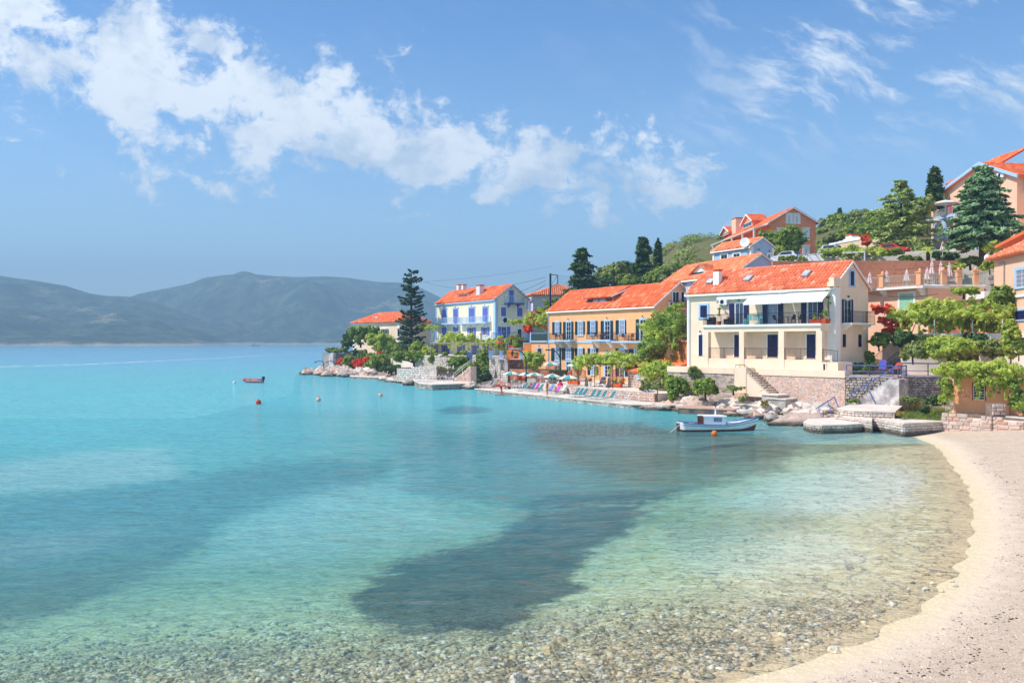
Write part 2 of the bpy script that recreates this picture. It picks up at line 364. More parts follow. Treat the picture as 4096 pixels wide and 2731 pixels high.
gl = t.n('ShaderNodeBsdfGlossy', {'Roughness': .06, 'Normal': bmp})
s = t.n('ShaderNodeMixShader', {0: t.m('MULTIPLY', fr, .85), 1: body, 2: gl})
t.L.new(s, t.n('ShaderNodeOutputMaterial', None, None).inputs[0])
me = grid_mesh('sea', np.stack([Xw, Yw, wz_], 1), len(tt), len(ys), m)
attr(me, 'grass', mask(Xw, Yw, Xw*0, DARK1)); attr(me, 'gstr', mask(Xw, Yw, Xw*0, DARKS)); attr(me, 'pale', mask(Xw, Yw, Xw*0, PALE)); attr(me, 'deep', deep); attr(me, 'opac', opac)  # grass mask: sea grass plus the painted village reflection
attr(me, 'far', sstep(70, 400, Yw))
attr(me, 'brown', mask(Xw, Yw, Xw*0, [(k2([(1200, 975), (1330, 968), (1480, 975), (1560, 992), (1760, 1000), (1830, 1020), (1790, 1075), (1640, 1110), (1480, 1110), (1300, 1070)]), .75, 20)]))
tag(link('sea', me), 'clear turquoise sea with darker weed beds and painted reflections', kind='structure')
# far hills
def hills(name, prof, Yd, depth, label, seed, colr):
 us = np.linspace(prof[0][0], prof[-1][0], 240); hv = np.interp(us, [p[0] for p in prof], [p[1] for p in prof])
 rows = 60; V = []
 xs = (us-2048)/F*Yd
 for j in range(rows):
  s = j/(rows-1); yy = Yd+depth*(s-.55)
  k = math.sin(min(1, s/.55)*math.pi/2)**.8 if s < .55 else math.cos((s-.55)/.45*math.pi/2)**.7
  top = (HZ-hv)/F*Yd+CH
  hz = top*k
  rid = (fbm(xs, np.full_like(xs, yy), 1/230, seed)-.8)*210*math.sin(math.pi*min(1, s/.55))*np.clip(top/200, .1, 1)
  rg = (fbm(xs, np.full_like(xs, yy), 1/45, seed+4)-.5)*14*min(1, s*4)
  if s <= .55: sp = .55-s; rid = rid*min(1, sp/.15)
  V.append(np.stack([xs*(1+(yy-Yd)/Yd*.6), np.full_like(xs, yy), np.maximum(hz+rid+rg*min(1, max(.2, (.55-s)*3)), -2)-3*(s == 0)], 1))
 me = grid_mesh(name, np.concatenate(V), len(us), rows, colr)
 return tag(link(name, me), label, kind='structure')
mh = bpy.data.materials.new('scrub_hills'); mh.use_nodes = True; t = NT(mh.node_tree); mh.node_tree.nodes.clear()
pos = t.n('ShaderNodeNewGeometry', None, None).outputs['Position']
zz = t.n('ShaderNodeSeparateXYZ', {0: pos}, None).outputs[2]
cc = t.mix(t.mr(t.noise(pos, .02, 7, .7), .4, .65), lin(44, 68, 50), lin(96, 112, 80))
cc = t.mix(t.mr(t.noise(pos, .007, 8, .75), .56, .68, 0, .8), cc, lin(176, 164, 132))
cc = t.mix(t.mr(t.m('ADD', zz, t.m('MULTIPLY', t.noise(pos, .03, 3), 10)), 12, 5, 0, .9), cc, lin(196, 184, 166))
b = t.n('ShaderNodeBsdfPrincipled', {'Base Color': cc, 'Roughness': .95, 'Specular IOR Level': .05}, None)
t.L.new(t.n('ShaderNodeBump', {'Strength': 1, 'Distance': 14, 'Height': t.noise(pos, .05, 6, .7)}), b.inputs['Normal'])
t.L.new(b.outputs[0], t.n('ShaderNodeOutputMaterial', None, None).inputs[0])
hills('hill', [(-1700, 1250), (-900, 1090), (-300, 1040), (0, 1104), (120, 1122), (260, 1142), (360, 1175), (440, 1185), (530, 1190), (640, 1218), (760, 1262), (850, 1300), (960, 1352), (1010, 1374), (1060, 1376)], 2300, 1500, 'dark wooded headland across the bay, the nearer one', 1, mh)
hills('hill', [(200, 1300), (400, 1230), (530, 1190), (620, 1168), (720, 1150), (830, 1122), (930, 1105), (1010, 1101), (1100, 1107), (1200, 1110), (1300, 1106), (1400, 1112), (1500, 1128), (1600, 1132), (1640, 1134), (1700, 1160), (1780, 1200), (1850, 1235), (2000, 1290), (2300, 1340), (2700, 1370)], 2900, 1600, 'long blue mountain ridge behind the bay', 2, mh)
# village ground: rises from the rocky shore to the wooded hill
SH = [G(u, v)[:2] for u, v in [(3630, 1745), (3480, 1725), (3215, 1725), (3130, 1690), (3000, 1668), (2760, 1650), (2560, 1638), (2480, 1632), (2200, 1590), (1930, 1560), (1840, 1548), (1690, 1548), (1600, 1532), (1530, 1520), (1480, 1510), (1400, 1510), (1300, 1505), (1225, 1496)]]
LAND = SH+[(-50, 222), (-38, 240), (-20, 300), (60, 480), (300, 520), (420, 200), (180, 50), (60, 60), (36, 67)]
CP = [  # ground level at known places (x, y, z)
 (30, 84, 2.5), (22, 96, 2.5), (35, 86, 2.7), (40, 83, 2.7), (44, 82, 2.7), (33, 68, -.3), (36, 66, -.2), (37, 73, .3), (40, 72, .6), (46, 66, .6), (60, 60, 2), (42, 78, 1.2), (48, 76, 1.5), (37, 79, 1.0), (33, 77, .5), (30, 80, .5), (24, 88, .5), (19, 97, .5), (47, 87, 4.0), (56, 84, 5),
 (16, 105, 1.0), (19, 121, .6), (7, 140, .6), (13, 118, .5), (0, 128, .3), (10, 125, .5), (16, 116, .5), (12, 133, .6), (5, 140, .6), (14, 111, .4), (20, 109, 1.0), (2, 135, .4), (20, 128, 2), (12, 142, 2), (9, 150, 3),
 (-3, 160, 2.2), (-15, 186, 2.4), (-2, 150, 1.4), (-8, 152, .6), (-12, 150, .5), (-20, 163, 1), (-25, 195, 3.0), (-31, 212, 3.2), (-40, 205, 2.2), (-36, 195, 1.4), (-28, 178, 1.4), (-16, 162, 1.0), (-40, 225, 2), (-12, 215, 5), (10, 175, 6), (8, 162, 5),
 (30, 106, 6), (36, 98, 5), (28, 112, 8), (42, 90, 3.2), (38, 94, 4), (50, 94, 7), (64, 78, 6), (46, 100, 9), (25, 130, 9), (20, 160, 10), (35, 130, 15.5), (42, 120, 14), (55, 112, 13), (66, 102, 12), (80, 95, 13), (30, 160, 18), (45, 155, 20), (60, 145, 20), (75, 130, 20), (90, 120, 21), (100, 100, 20),
 (20, 200, 16), (45, 200, 27), (75, 190, 31), (110, 170, 34), (140, 150, 36), (10, 250, 14), (60, 260, 36), (120, 240, 44), (180, 200, 48), (60, 400, 34), (250, 300, 53), (-10, 260, 8), (150, 80, 28), (90, 60, 12)]
def land_z(x, y):
 num = np.zeros_like(x, dtype=float); den = np.zeros_like(num)
 for (a, b, c) in CP:
  w = 1/((x-a)**2+(y-b)**2+4)**1.9
  num += w*c; den += w
 z = num/den
 d = sdist(x, y, LAND)
 dd = seg_dist(x, y, SH)
 z = np.minimum(z, -.35+np.clip(d, -3, 60)*.20+np.clip(d-9, 0, 60)*.9+.5*(fbm(x, y, .5, 9)-.3))
 return np.where(d < -2.5, -7.0, z+(fbm(x, y, .25, 1)-.5)*.5*np.clip(dd/12, 0, 1))
gx = np.concatenate([np.linspace(-58, 60, 200), np.linspace(61, 420, 60)]); gy = np.concatenate([np.linspace(30, 230, 240), np.linspace(233, 520, 50)])
X, Y = np.meshgrid(gx, gy); X = X.ravel(); Y = Y.ravel(); Z = land_z(X, Y)
mg = bpy.data.materials.new('earth'); mg.use_nodes = True; t = NT(mg.node_tree); mg.node_tree.nodes.clear()
pos = t.n('ShaderNodeNewGeometry', None, None).outputs['Position']; zz = t.n('ShaderNodeSeparateXYZ', {0: pos}, None).outputs[2]
cc = t.mix(t.mr(t.noise(pos, .8, 6, .7), .4, .6), lin(120, 104, 76), lin(96, 112, 60))
rk = t.mix(t.mr(t.noise(pos, 2.5, 7, .75), .4, .62), lin(118, 92, 80), lin(206, 190, 176))
cc = t.mix(t.mr(t.m('ADD', zz, t.noise(pos, .6, 4)), 1.6, 2.8), rk, cc)
b = t.n('ShaderNodeBsdfPrincipled', {'Base Color': cc, 'Roughness': .95, 'Specular IOR Level': .1}, None)
t.L.new(t.n('ShaderNodeBump', {'Strength': .9, 'Distance': .25, 'Height': t.noise(pos, 3, 7, .7)}), b.inputs['Normal'])
t.L.new(b.outputs[0], t.n('ShaderNodeOutputMaterial', None, None).inputs[0])
me = grid_mesh('hillside', np.stack([X, Y, Z], 1), len(gx), len(gy), mg)
tag(link('hillside', me), 'village hillside rising from the rocky shore', kind='structure')
def lz(x, y): return float(land_z(np.array([float(x)]), np.array([float(y)]))[0])
# air between here and the far shore
hm = bpy.data.materials.new('haze'); hm.use_nodes = True; t = NT(hm.node_tree); hm.node_tree.nodes.clear()
vol = t.n('ShaderNodeVolumePrincipled', {'Color': (.47, .74, 1.0, 1), 'Density': .00042, 'Anisotropy': 0.0})
t.L.new(vol, t.n('ShaderNodeOutputMaterial', None, None).inputs['Volume'])
MB().box(-4200, 4200, -300, 5200, -8, 420).build('haze', hm)['kind'] = 'stuff'
# ------------------------------------------------------------------ building kit
M_white = plaster('white_plaster', lin(246, 242, 234), .05)
M_trimb = plaster('pale_blue_trim', lin(176, 208, 240), .06)
M_cream = plaster('cream_plaster', lin(253, 226, 198), .09)
M_yel = plaster('yellow_plaster', lin(249, 234, 198), .06)
M_orange = plaster('orange_plaster', lin(250, 186, 132), .09)
M_orange2 = plaster('deep_orange_plaster', lin(246, 138, 66), .10)
M_salmon = plaster('salmon_plaster', lin(250, 152, 108), .08)
M_pink = plaster('pink_plaster', lin(248, 200, 168), .08)
M_peach = plaster('peach_plaster', lin(250, 186, 142), .10)
M_bluew = plaster('pale_blue_plaster', lin(182, 202, 226), .08)
M_lav = plaster('lavender_plaster', lin(206, 206, 228), .08)
M_greyw = plaster('grey_white_plaster', lin(222, 224, 230), .08)
M_conc = mat('concrete', lin(206, 198, 188), lin(150, 142, 134), rough=.9, sc_=1.3, bump=.5, bsc=9)
M_pave = mat('pale_paving', lin(244, 228, 212), lin(214, 194, 178), rough=.85, sc_=.9, bump=.3, bsc=12)
M_sea_conc = mat('tide_stained_concrete', lin(176, 162, 146), lin(104, 98, 88), rough=.9, sc_=1.6, bump=.6, bsc=7)
M_navy = mat('navy_paint', lin(38, 44, 100), lin(26, 30, 74), rough=.5)
M_green = mat('bottle_green_paint', lin(32, 58, 62), lin(22, 42, 46), rough=.5)
M_lilac = mat('lilac_paint', lin(122, 126, 200), lin(102, 106, 182), rough=.5)
M_mint = mat('mint_paint', lin(172, 222, 190), lin(150, 204, 172), rough=.5)
M_glass = glassmat('window_glass', lin(64, 76, 96))
M_lace = mat('lace_curtain', lin(150, 160, 184), lin(110, 122, 150), rough=.3, sc_=6, spec=.5)
M_dark = mat('dark_interior', lin(34, 36, 52), lin(22, 22, 32), rough=.4, spec=.5)
M_iron = mat('black_iron', lin(48, 50, 58), lin(34, 36, 42), rough=.5, metal=.3)
M_wood = mat('brown_wood', lin(150, 84, 52), lin(112, 60, 38), rough=.7, sc_=5)
M_bark = mat('bark', lin(92, 74, 60), lin(58, 46, 38), rough=.95, sc_=4, bump=.8, bsc=10)
M_steel = mat('grey_metal', lin(176, 180, 186), lin(140, 146, 152), rough=.45, metal=.4)
M_plastic = mat('white_plastic', lin(242, 243, 246), lin(222, 225, 232), rough=.4)
M_bluerail = mat('blue_painted_rail', lin(88, 110, 178), lin(70, 90, 156), rough=.5)
M_terra = mat('terracotta', lin(222, 96, 52), lin(184, 72, 36), rough=.8)
M_red = mat('red_paint', lin(206, 44, 32), lin(170, 32, 26), rough=.5)
t_mix = lambda a, b, k: tuple(x+(y-x)*k for x, y in zip(a, b))
def tilemat(name, a, b, c, isl=.3):
 if name in MATS: return MATS[name]
 m = bpy.data.materials.new(name); m.use_nodes = True; t = NT(m.node_tree); m.node_tree.nodes.clear()
 g = t.n('ShaderNodeNewGeometry', None, None); oi = t.n('ShaderNodeObjectInfo', None, None)
 r = t.m('FRACT', t.m('ADD', g.outputs['Random Per Island'], oi.outputs['Random']))
 cc = t.ramp(r, [(0, t_mix(a, c, .7)), (.3, a), (.75, a), (1, t_mix(a, b, .7))])
 cc = t.mix(t.mr(t.noise(g.outputs['Position'], .7, 5, .65), .45, .7, 0, .2), cc, c)
 bs = t.n('ShaderNodeBsdfPrincipled', {'Base Color': cc, 'Roughness': .75, 'Specular IOR Level': .25}, None)
 t.L.new(t.n('ShaderNodeBump', {'Strength': .3, 'Distance': .03, 'Height': t.noise(g.outputs['Position'], 18, 4, .6)}), bs.inputs['Normal'])
 t.L.new(bs.outputs[0], t.n('ShaderNodeOutputMaterial', None, None).inputs[0])
 MATS[name] = m; return m
T_red = tilemat('orange_red_tiles', lin(238, 116, 68), lin(252, 178, 132), lin(200, 80, 46))
T_main = tilemat('weathered_orange_tiles', lin(240, 132, 92), lin(253, 206, 172), lin(202, 88, 56))
T_pale = tilemat('pale_orange_tiles', lin(238, 138, 92), lin(250, 190, 150), lin(206, 96, 56))
def stonemat(name, cols, wet=False):
 if name in MATS: return MATS[name]
 m = bpy.data.materials.new(name); m.use_nodes = True; t = NT(m.node_tree); m.node_tree.nodes.clear()
 g = t.n('ShaderNodeNewGeometry', None, None); oi = t.n('ShaderNodeObjectInfo', None, None); pos = g.outputs['Position']
 r = t.m('FRACT', t.m('ADD', t.m('MULTIPLY', g.outputs['Random Per Island'], 1.0), oi.outputs['Random']))
 cc = t.ramp(r, [(i/(len(cols)-1), c) for i, c in enumerate(cols)])
 cc = t.mix(t.mr(t.noise(pos, 3.5, 6, .7), .45, .68, 0, .6), cc, t.mix(1.0, cc, (.55, .50, .48, 1), 'MULTIPLY'))
 if wet:
  z = t.n('ShaderNodeSeparateXYZ', {0: pos}, None).outputs[2]
  cc = t.mix(t.mr(t.m('ADD', z, t.m('MULTIPLY', t.noise(pos, 1.5, 4), .35)), .72, .36, 0, .88), cc, lin(62, 54, 40))
 bs = t.n('ShaderNodeBsdfPrincipled', {'Base Color': cc, 'Roughness': .9, 'Specular IOR Level': .2}, None)
 t.L.new(t.n('ShaderNodeBump', {'Strength': .7, 'Distance': .06, 'Height': t.noise(pos, 6, 7, .7)}), bs.inputs['Normal'])
 t.L.new(bs.outputs[0], t.n('ShaderNodeOutputMaterial', None, None).inputs[0])
 MATS[name] = m; return m
S_white = stonemat('pale_limestone', [lin(206, 194, 184), lin(232, 218, 206), lin(216, 196, 182), lin(240, 230, 220)], True)
S_pink = stonemat('pinkish_masonry', [lin(204, 160, 136), lin(228, 196, 176), lin(196, 176, 166), lin(236, 210, 194)])
S_grey = stonemat('grey_rubble', [lin(170, 158, 148), lin(206, 192, 180), lin(140, 130, 124), lin(222, 208, 196)])
S_rock = stonemat('shore_rock', [lin(206, 192, 178), lin(236, 222, 208), lin(214, 178, 156), lin(186, 178, 170)], True)
S_peb = stonemat('sea_pebble', [lin(186, 172, 134), lin(234, 222, 186), lin(208, 184, 142), lin(246, 240, 222), lin(160, 160, 136), lin(224, 198, 152)])
S_red = stonemat('red_brown_masonry', [lin(196, 116, 84), lin(214, 146, 112), lin(176, 96, 70), lin(204, 162, 138)])
M_mort = mat('mortar', lin(150, 128, 112), lin(118, 100, 88), rough=.95, bump=.4)
class House:
 def __init__(s, name, label, uL, YL, uR, YR, z0, cat='house', group=None):
  PL = Vector(((uL-2048)/F*YL, YL, z0)); PR = Vector(((uR-2048)/F*YR, YR, z0))
  d = PR-PL; s.L = d.length; s.rz = math.atan2(d.y, d.x); s.z0 = z0
  s.root = empty(name, PL, s.rz, label, cat, group)
  s.M = Matrix.Translation(PL) @ Matrix.Rotation(s.rz, 4, 'Z'); s.I = s.M.inverted()
  s.c = s.I @ Vector((0, 0, CH))
 def ray(s, u, v):
  return (s.I.to_3x3() @ Vector(((u-2048)/F, 1, -(v-HZ)/F)))
 def onf(s, u, v, d=0.0):
  r = s.ray(u, v); t = (d-s.c.y)/r.y; p = s.c+r*t; return p.x, p.z
 def onr(s, u, v, x=None):
  r = s.ray(u, v); t = ((s.L if x is None else x)-s.c.x)/r.x; p = s.c+r*t; return p.y, p.z
 def f(s, d=0.0): return Face(s, 'f', d)
 def r(s, x=None): return Face(s, 'r', s.L if x is None else x)
 def loc(s, w): return s.I @ Vector(w)
class Face:
 def __init__(s, h, k, off): s.h, s.k, s.off = h, k, off
 def pt(s, u, v): return s.h.onf(u, v, s.off) if s.k == 'f' else s.h.onr(u, v, s.off)
 def rect(s, q, x0, y0, x1, y1):
  ym, xm = (y0+y1)/2, (x0+x1)/2
  a0 = s.pt(*q(x0, ym))[0]; a1 = s.pt(*q(x1, ym))[0]; z1 = s.pt(*q(xm, y0))[1]; z0 = s.pt(*q(xm, y1))[1]
  return min(a0, a1), max(a0, a1), z0, z1
 def box(s, mb, a0, a1, z0, z1, o0, o1):
  if s.k == 'f': mb.box(a0, a1, s.off-o1, s.off-o0, z0, z1)
  else: mb.box(s.off+o0, s.off+o1, a0, a1, z0, z1)
 def P(s, a, z, o=0.0): return Vector((a, s.off-o, z)) if s.k == 'f' else Vector((s.off+o, a, z))
def shutter_leaf(fc, a0, a1, z0, z1, mt, parent, o=.03):
 mb = MB(); w = min(.07, (a1-a0)*.2)
 fc.box(mb, a0+w, a1-w, z0+w, z1-w, o, o+.02)
 fc.box(mb, a0, a0+w, z0, z1, o, o+.055); fc.box(mb, a1-w, a1, z0, z1, o, o+.055)
 zm = (z0+z1)/2
 for za, zb in ((z0, z0+w), (zm-w/2, zm+w/2), (z1-w, z1)): fc.box(mb, a0+w, a1-w, za, zb, o, o+.05)
 n = max(4, int((z1-z0)/.13))
 for i in range(n):
  zz = z0+w+(z1-z0-2*w)*(i+.3)/n
  fc.box(mb, a0+w, a1-w, zz, zz+(z1-z0)/n*.45, o+.02, o+.04)
 return mb.build('shutter', mt, parent)
def opening(h, fc, q, rc, fr, pane=None, fw=.12, shut=(), shm=None, closed=None, kind='window', bars=(1, 2), sill=True, cap=False, lamp=False):
 """a window or door: surround, pane or closed shutters, open shutter leaves"""
 a0, a1, z0, z1 = fc.rect(q, *rc)
 mb = MB()
 fc.box(mb, a0, a0+fw, z0, z1, -.02, .07); fc.box(mb, a1-fw, a1, z0, z1, -.02, .07); fc.box(mb, a0+fw, a1-fw, z1-fw, z1, -.02, .07)
 if sill and kind == 'window': fc.box(mb, a0-.05, a1+.05, z0-.06, z0+.06, -.02, .13)
 if cap: fc.box(mb, a0-.12, a1+.12, z1+.003, z1+.16, -.02, .15)
 w = mb.build(kind, fr, h.root)
 i0, i1, j0, j1 = a0+fw, a1-fw, z0+(.06 if kind == 'window' else 0), z1-fw
 if closed:
  am = (i0+i1)/2
  shutter_leaf(fc, i0, am-.008, j0, j1, closed, w, .0); shutter_leaf(fc, am+.008, i1, j0, j1, closed, w, .0)
 else:
  mb = MB(); fc.box(mb, i0, i1, j0, j1, -.02, .012); mb.build('pane', pane or M_glass, w)
  mb = MB(); e = .045
  fc.box(mb, i0, i0+e, j0, j1, .0, .035); fc.box(mb, i1-e, i1, j0, j1, .0, .035); fc.box(mb, i0+e, i1-e, j1-e, j1, .0, .035); fc.box(mb, i0+e, i1-e, j0, j0+e, .0, .035)
  for k in range(bars[0]): x = i0+(i1-i0)*(k+1)/(bars[0]+1); fc.box(mb, x-.025, x+.025, j0+e, j1-e, .0, .04)
  for k in range(bars[1]): x = j0+(j1-j0)*(k+1)/(bars[1]+1); fc.box(mb, i0+e, i1-e, x-.015, x+.015, .0, .03)
  mb.build('sash', M_white if fr is not M_white else M_trimb, w)
 for rc2 in shut:
  b0, b1, y0, y1 = fc.rect(q, *rc2)
  shutter_leaf(fc, b0, b1, y0, y1, shm or M_navy, w)
 if lamp:
  mb = MB(); am = (a0+a1)/2; zl = z1+.25
  mb.tube(fc.P(am, zl, 0), fc.P(am, zl+.06, .18), .025, 5); p = fc.P(am, zl-.12, .18); mb.lathe(p, [(.03, 0), (.09, .02), (.07, .16), (.02, .2)], 8)
  mb.build('wall_lamp', M_iron, h.root)
 return w
def railing(parent, pts, ht, mt, sp=.13, r=.014, name='railing', low=.1, mid=False, rails=()):
 mb = MB(); up = Vector((0, 0, 1))
 for i in range(len(pts)-1):
  a, b = Vector(pts[i]), Vector(pts[i+1]); n = max(1, int((b-a).length/sp))
  mb.tube(a+up*ht, b+up*ht, r*1.9, 6); mb.tube(a+up*low, b+up*low, r*1.3, 5)
  for k in rails: mb.tube(a+up*k, b+up*k, r*1.3, 5)
  if sp < 5:
   for k in range(1, n):
    p = a.lerp(b, k/n); mb.tube(p+up*low, p+up*ht, r, 4)
    if mid and k % 2: mb.ball(p+up*(ht*.55), r*2.4, 5, 4)
  m = max(1, round((b-a).length/2.2))
  for k in range(m+1):
   p = a.lerp(b, k/m); mb.tube(p, p+up*(ht+.02), r*1.8, 5)
 return mb.build(name, mt, parent)
def tile_mesh(w, l):
 mb = MB(); n = 6; h = w*.40
 xs = [-w/2+w*i/n for i in range(n+1)]
 arch = [h*math.sin(math.pi*i/n)**.8 for i in range(n+1)]
 vs = [(x, 0, .10+a) for x, a in zip(xs, arch)]+[(x, l*1.08, .004+a) for x, a in zip(xs, arch)]+[(x, 0, .0) for x in xs]
 fs = [(i, i+1, n+2+i, n+1+i) for i in range(n)]+[(2*n+2+i, 2*n+3+i, i+1, i) for i in range(n)]
 return mb.add(vs, fs)
def tiles(roof, A, B, C, D, mt, tw=.30, tl=.40, indiv=0, skip=None):
 """A,B eave left/right, C,D ridge left/right (house space); single tiles nearest the right end, the rest as one field"""
 A, B, C, D = map(Vector, (A, B, C, D))
 up = ((C+D)/2-(A+B)/2); nr = max(2, round(up.length/tl)); l = up.length/nr
 xdir = (B-A).normalized(); ydir = (up-xdir*up.dot(xdir)).normalized(); zdir = xdir.cross(ydir)
 proto = tile_mesh(tw, l); spots = []
 for j in range(nr):
  a = A.lerp(C, j/nr); b = B.lerp(D, j/nr)
  if C == D or (D-C).length < (B-A).length-.3:
   t = (j+.6)/nr; a2, b2 = A.lerp(C, t), B.lerp(D, t); dd = ydir*0
   a, b = a2-ydir*(l*.6), b2-ydir*(l*.6)
  L = (b-a).length; n = max(1, round(L/tw)); 
  for i in range(n):
   p = a+(b-a)*((i+.5)/n)
   if skip and skip(p, j/nr): continue
   spots.append((p, L/n/tw))
 spots.sort(key=lambda s: -s[0].x)
 if indiv:
  me = None
  for p, k in spots[:indiv]:
   if me is None: o = proto.build('tile', mt, roof, True); me = o.data
   else: o = link('tile', me, roof)
   mm = Matrix((xdir*k, ydir, zdir)).transposed().to_4x4(); mm.translation = p
   o.matrix_local = mm
 rest = spots[indiv:]
 if rest:
  V = np.array(proto.v); n = len(V); fs0 = np.array(proto.f)
  Bm = np.array([list(xdir), list(ydir), list(zdir)])
  allv = []
  for p, k in rest:
   jit = 1+.02*R.uniform(-1, 1)
   allv.append((V*np.array([k, 1, jit])) @ Bm+np.array(p)+np.array(zdir)*R.uniform(-.012, .012))
  allf = np.concatenate([fs0+i*n for i in range(len(rest))])
  me = bpy.data.meshes.new('tile_field'); me.from_pydata(np.concatenate(allv).tolist(), [], allf.tolist())
  me.polygons.foreach_set('use_smooth', [True]*len(me.polygons)); me.materials.append(mt); me.update()
  link('tile_field', me, roof)['kind'] = 'stuff'
def ridge_caps(roof, a, b, mt, r=.13, l=.42):
 a, b = Vector(a), Vector(b); n = max(1, int((b-a).length/l)); mb = MB()
 for i in range(n): mb.tube(a.lerp(b, i/n), a.lerp(b, (i+1.12)/n), r*1.08, 8, r*.9)
 mb.build('ridge_tiles', mt, roof, True)
def slab(mb, A, B, C, D, th=.14):
 A, B, C, D = map(Vector, (A, B, C, D)); n = (B-A).cross((C+D)/2-(A+B)/2).normalized()*th
 return mb.hexa([A-n, B-n, D-n, C-n, A-n*.02, B-n*.02, D-n*.02, C-n*.02])
def gable_house(h, D, ze, zr, wall, tm, trim, base=3.0, oe=.35, og=.12, indiv=0, ridge=.5, tw=.30, tl=.40, gut=True, skip=None, ze2=None):
 """walls with a gable at each end, ridge along the front"""
 L = h.L; yr = D*ridge; ze2 = ze if ze2 is None else ze2
 pent = [(0, -base), (0, ze), (yr, zr), (D, ze2), (D, -base)]
 mb = MB(); vs = [(0, y, z) for y, z in pent]+[(L, y, z) for y, z in pent]
 mb.add(vs, [(0, 1, 2, 3, 4), (9, 8, 7, 6, 5)]+[(i, 5+i, 5+(i+1) % 5, (i+1) % 5) for i in range(5)])
 mb.build('wall', wall, h.root)
 s1 = (zr-ze)/yr; s2 = (zr-ze2)/(D-yr); e = .10
 A = (-og, -oe, ze-oe*s1+e); B = (L+og, -oe, ze-oe*s1+e); C = (-og, yr, zr+e); Dp = (L+og, yr, zr+e)
 A2 = (L+og, D+oe, ze2-oe*s2+e); B2 = (-og, D+oe, ze2-oe*s2+e)
 mb = MB(); slab(mb, A, B, C, Dp); slab(mb, A2, B2, Dp, C)
 roof = mb.build('roof', tm, h.root)
 tiles(roof, A, B, C, Dp, tm, tw, tl, indiv, skip); tiles(roof, A2, B2, Dp, C, tm, tw, tl)
 ridge_caps(roof, Vector(C)+Vector((0, 0, .04)), Vector(Dp)+Vector((0, 0, .04)), tm)
 if gut:
  mb = MB(); mb.box(-og-.02, L+og+.02, -oe-.06, -oe+.16, A[2]-.22, A[2]-.03); mb.build('gutter', trim, h.root)
  for x in (L+og-.02, -og-.08):
   for P0, P1 in ((Vector((x, -oe-.05, A[2])), Vector((x, yr, zr+e))), (Vector((x, D+oe+.05, A2[2])), Vector((x, yr, zr+e)))):
    q = [P0+Vector((0, 0, -.16)), P0+Vector((.10, 0, -.16)), P1+Vector((.10, 0, -.16)), P1+Vector((0, 0, -.16))]
    MB().hexa(q+[p+Vector((0, 0, .23)) for p in q]).build('barge_board', trim, h.root)
 return roof
def chimney(h, c, sx, sy, z0, z1, mt, capm=None):
 mb = MB(); x, y = c
 mb.box(x-sx/2, x+sx/2, y-sy/2, y+sy/2, z0, z1)
 ch = mb.build('chimney', mt, h.root)
 mb = MB(); 
 for i in range(5):
  k = -sx/2+sx*(i+.5)/5; mb.box(x+k-.04, x+k+.04, y-sy/2-.02, y+sy/2+.02, z1, z1+.14)
 mb.box(x-sx/2-.08, x+sx/2+.08, y-sy/2-.08, y+sy/2+.08, z1+.14, z1+.26)
 mb.build('chimney_cap', capm or T_red, ch)
def aircon(h, fc, q, rc):
 a0, a1, z0, z1 = fc.rect(q, *rc); mb = MB(); fc.box(mb, a0, a1, z0, z1, .04, .36)
 u = mb.build('air_conditioner', M_plastic, h.root)
 mb = MB(); am, zm = a0+(a1-a0)*.42, (z0+z1)/2; r = (z1-z0)*.38
 c = fc.P(am, zm, .36); d = fc.P(am, zm, .375)
 mb.tube(c, d, r, 14); mb.build('fan_grille', M_iron, u)
 mb = MB(); fc.box(mb, a0+.1, a0+.15, z0-.12, z0, -.02, .3); fc.box(mb, a1-.15, a1-.1, z0-.12, z0, -.02, .3); mb.build('bracket', M_steel, u)
def corbel(h, fc, a, z, ht, dep, wd, mt):
 """scrolled balcony bracket"""
 mb = MB(); prof = [(0, 0), (dep, 0), (dep, -.12*ht-.05), (dep*.8, -.35*ht), (dep*.45, -.5*ht), (dep*.35, -.8*ht), (dep*.1, -ht), (0, -ht)]
 n = len(prof)
 vs = [fc.P(a-wd/2, z+dz, o) for o, dz in prof]+[fc.P(a+wd/2, z+dz, o) for o, dz in prof]
 mb.add(vs, [tuple(range(n)), tuple(range(n, 2*n))[::-1]]+[(i, n+i, n+(i+1) % n, (i+1) % n) for i in range(n)])
 mb.build('corbel', mt, h.root)
def dup_tree(root, loc=None, rz=None, label=None, group=None):
 r = root.copy(); col.objects.link(r)
 if loc is not None: r.location = loc
 if rz is not None: r.rotation_euler = (0, 0, rz)
 if label: r['label'] = label
 if group: r['group'] = group
 for ch in root.children:
  c = ch.copy(); col.objects.link(c); c.parent = r
  for g in ch.children:
   d = g.copy(); col.objects.link(d); d.parent = c
 return r
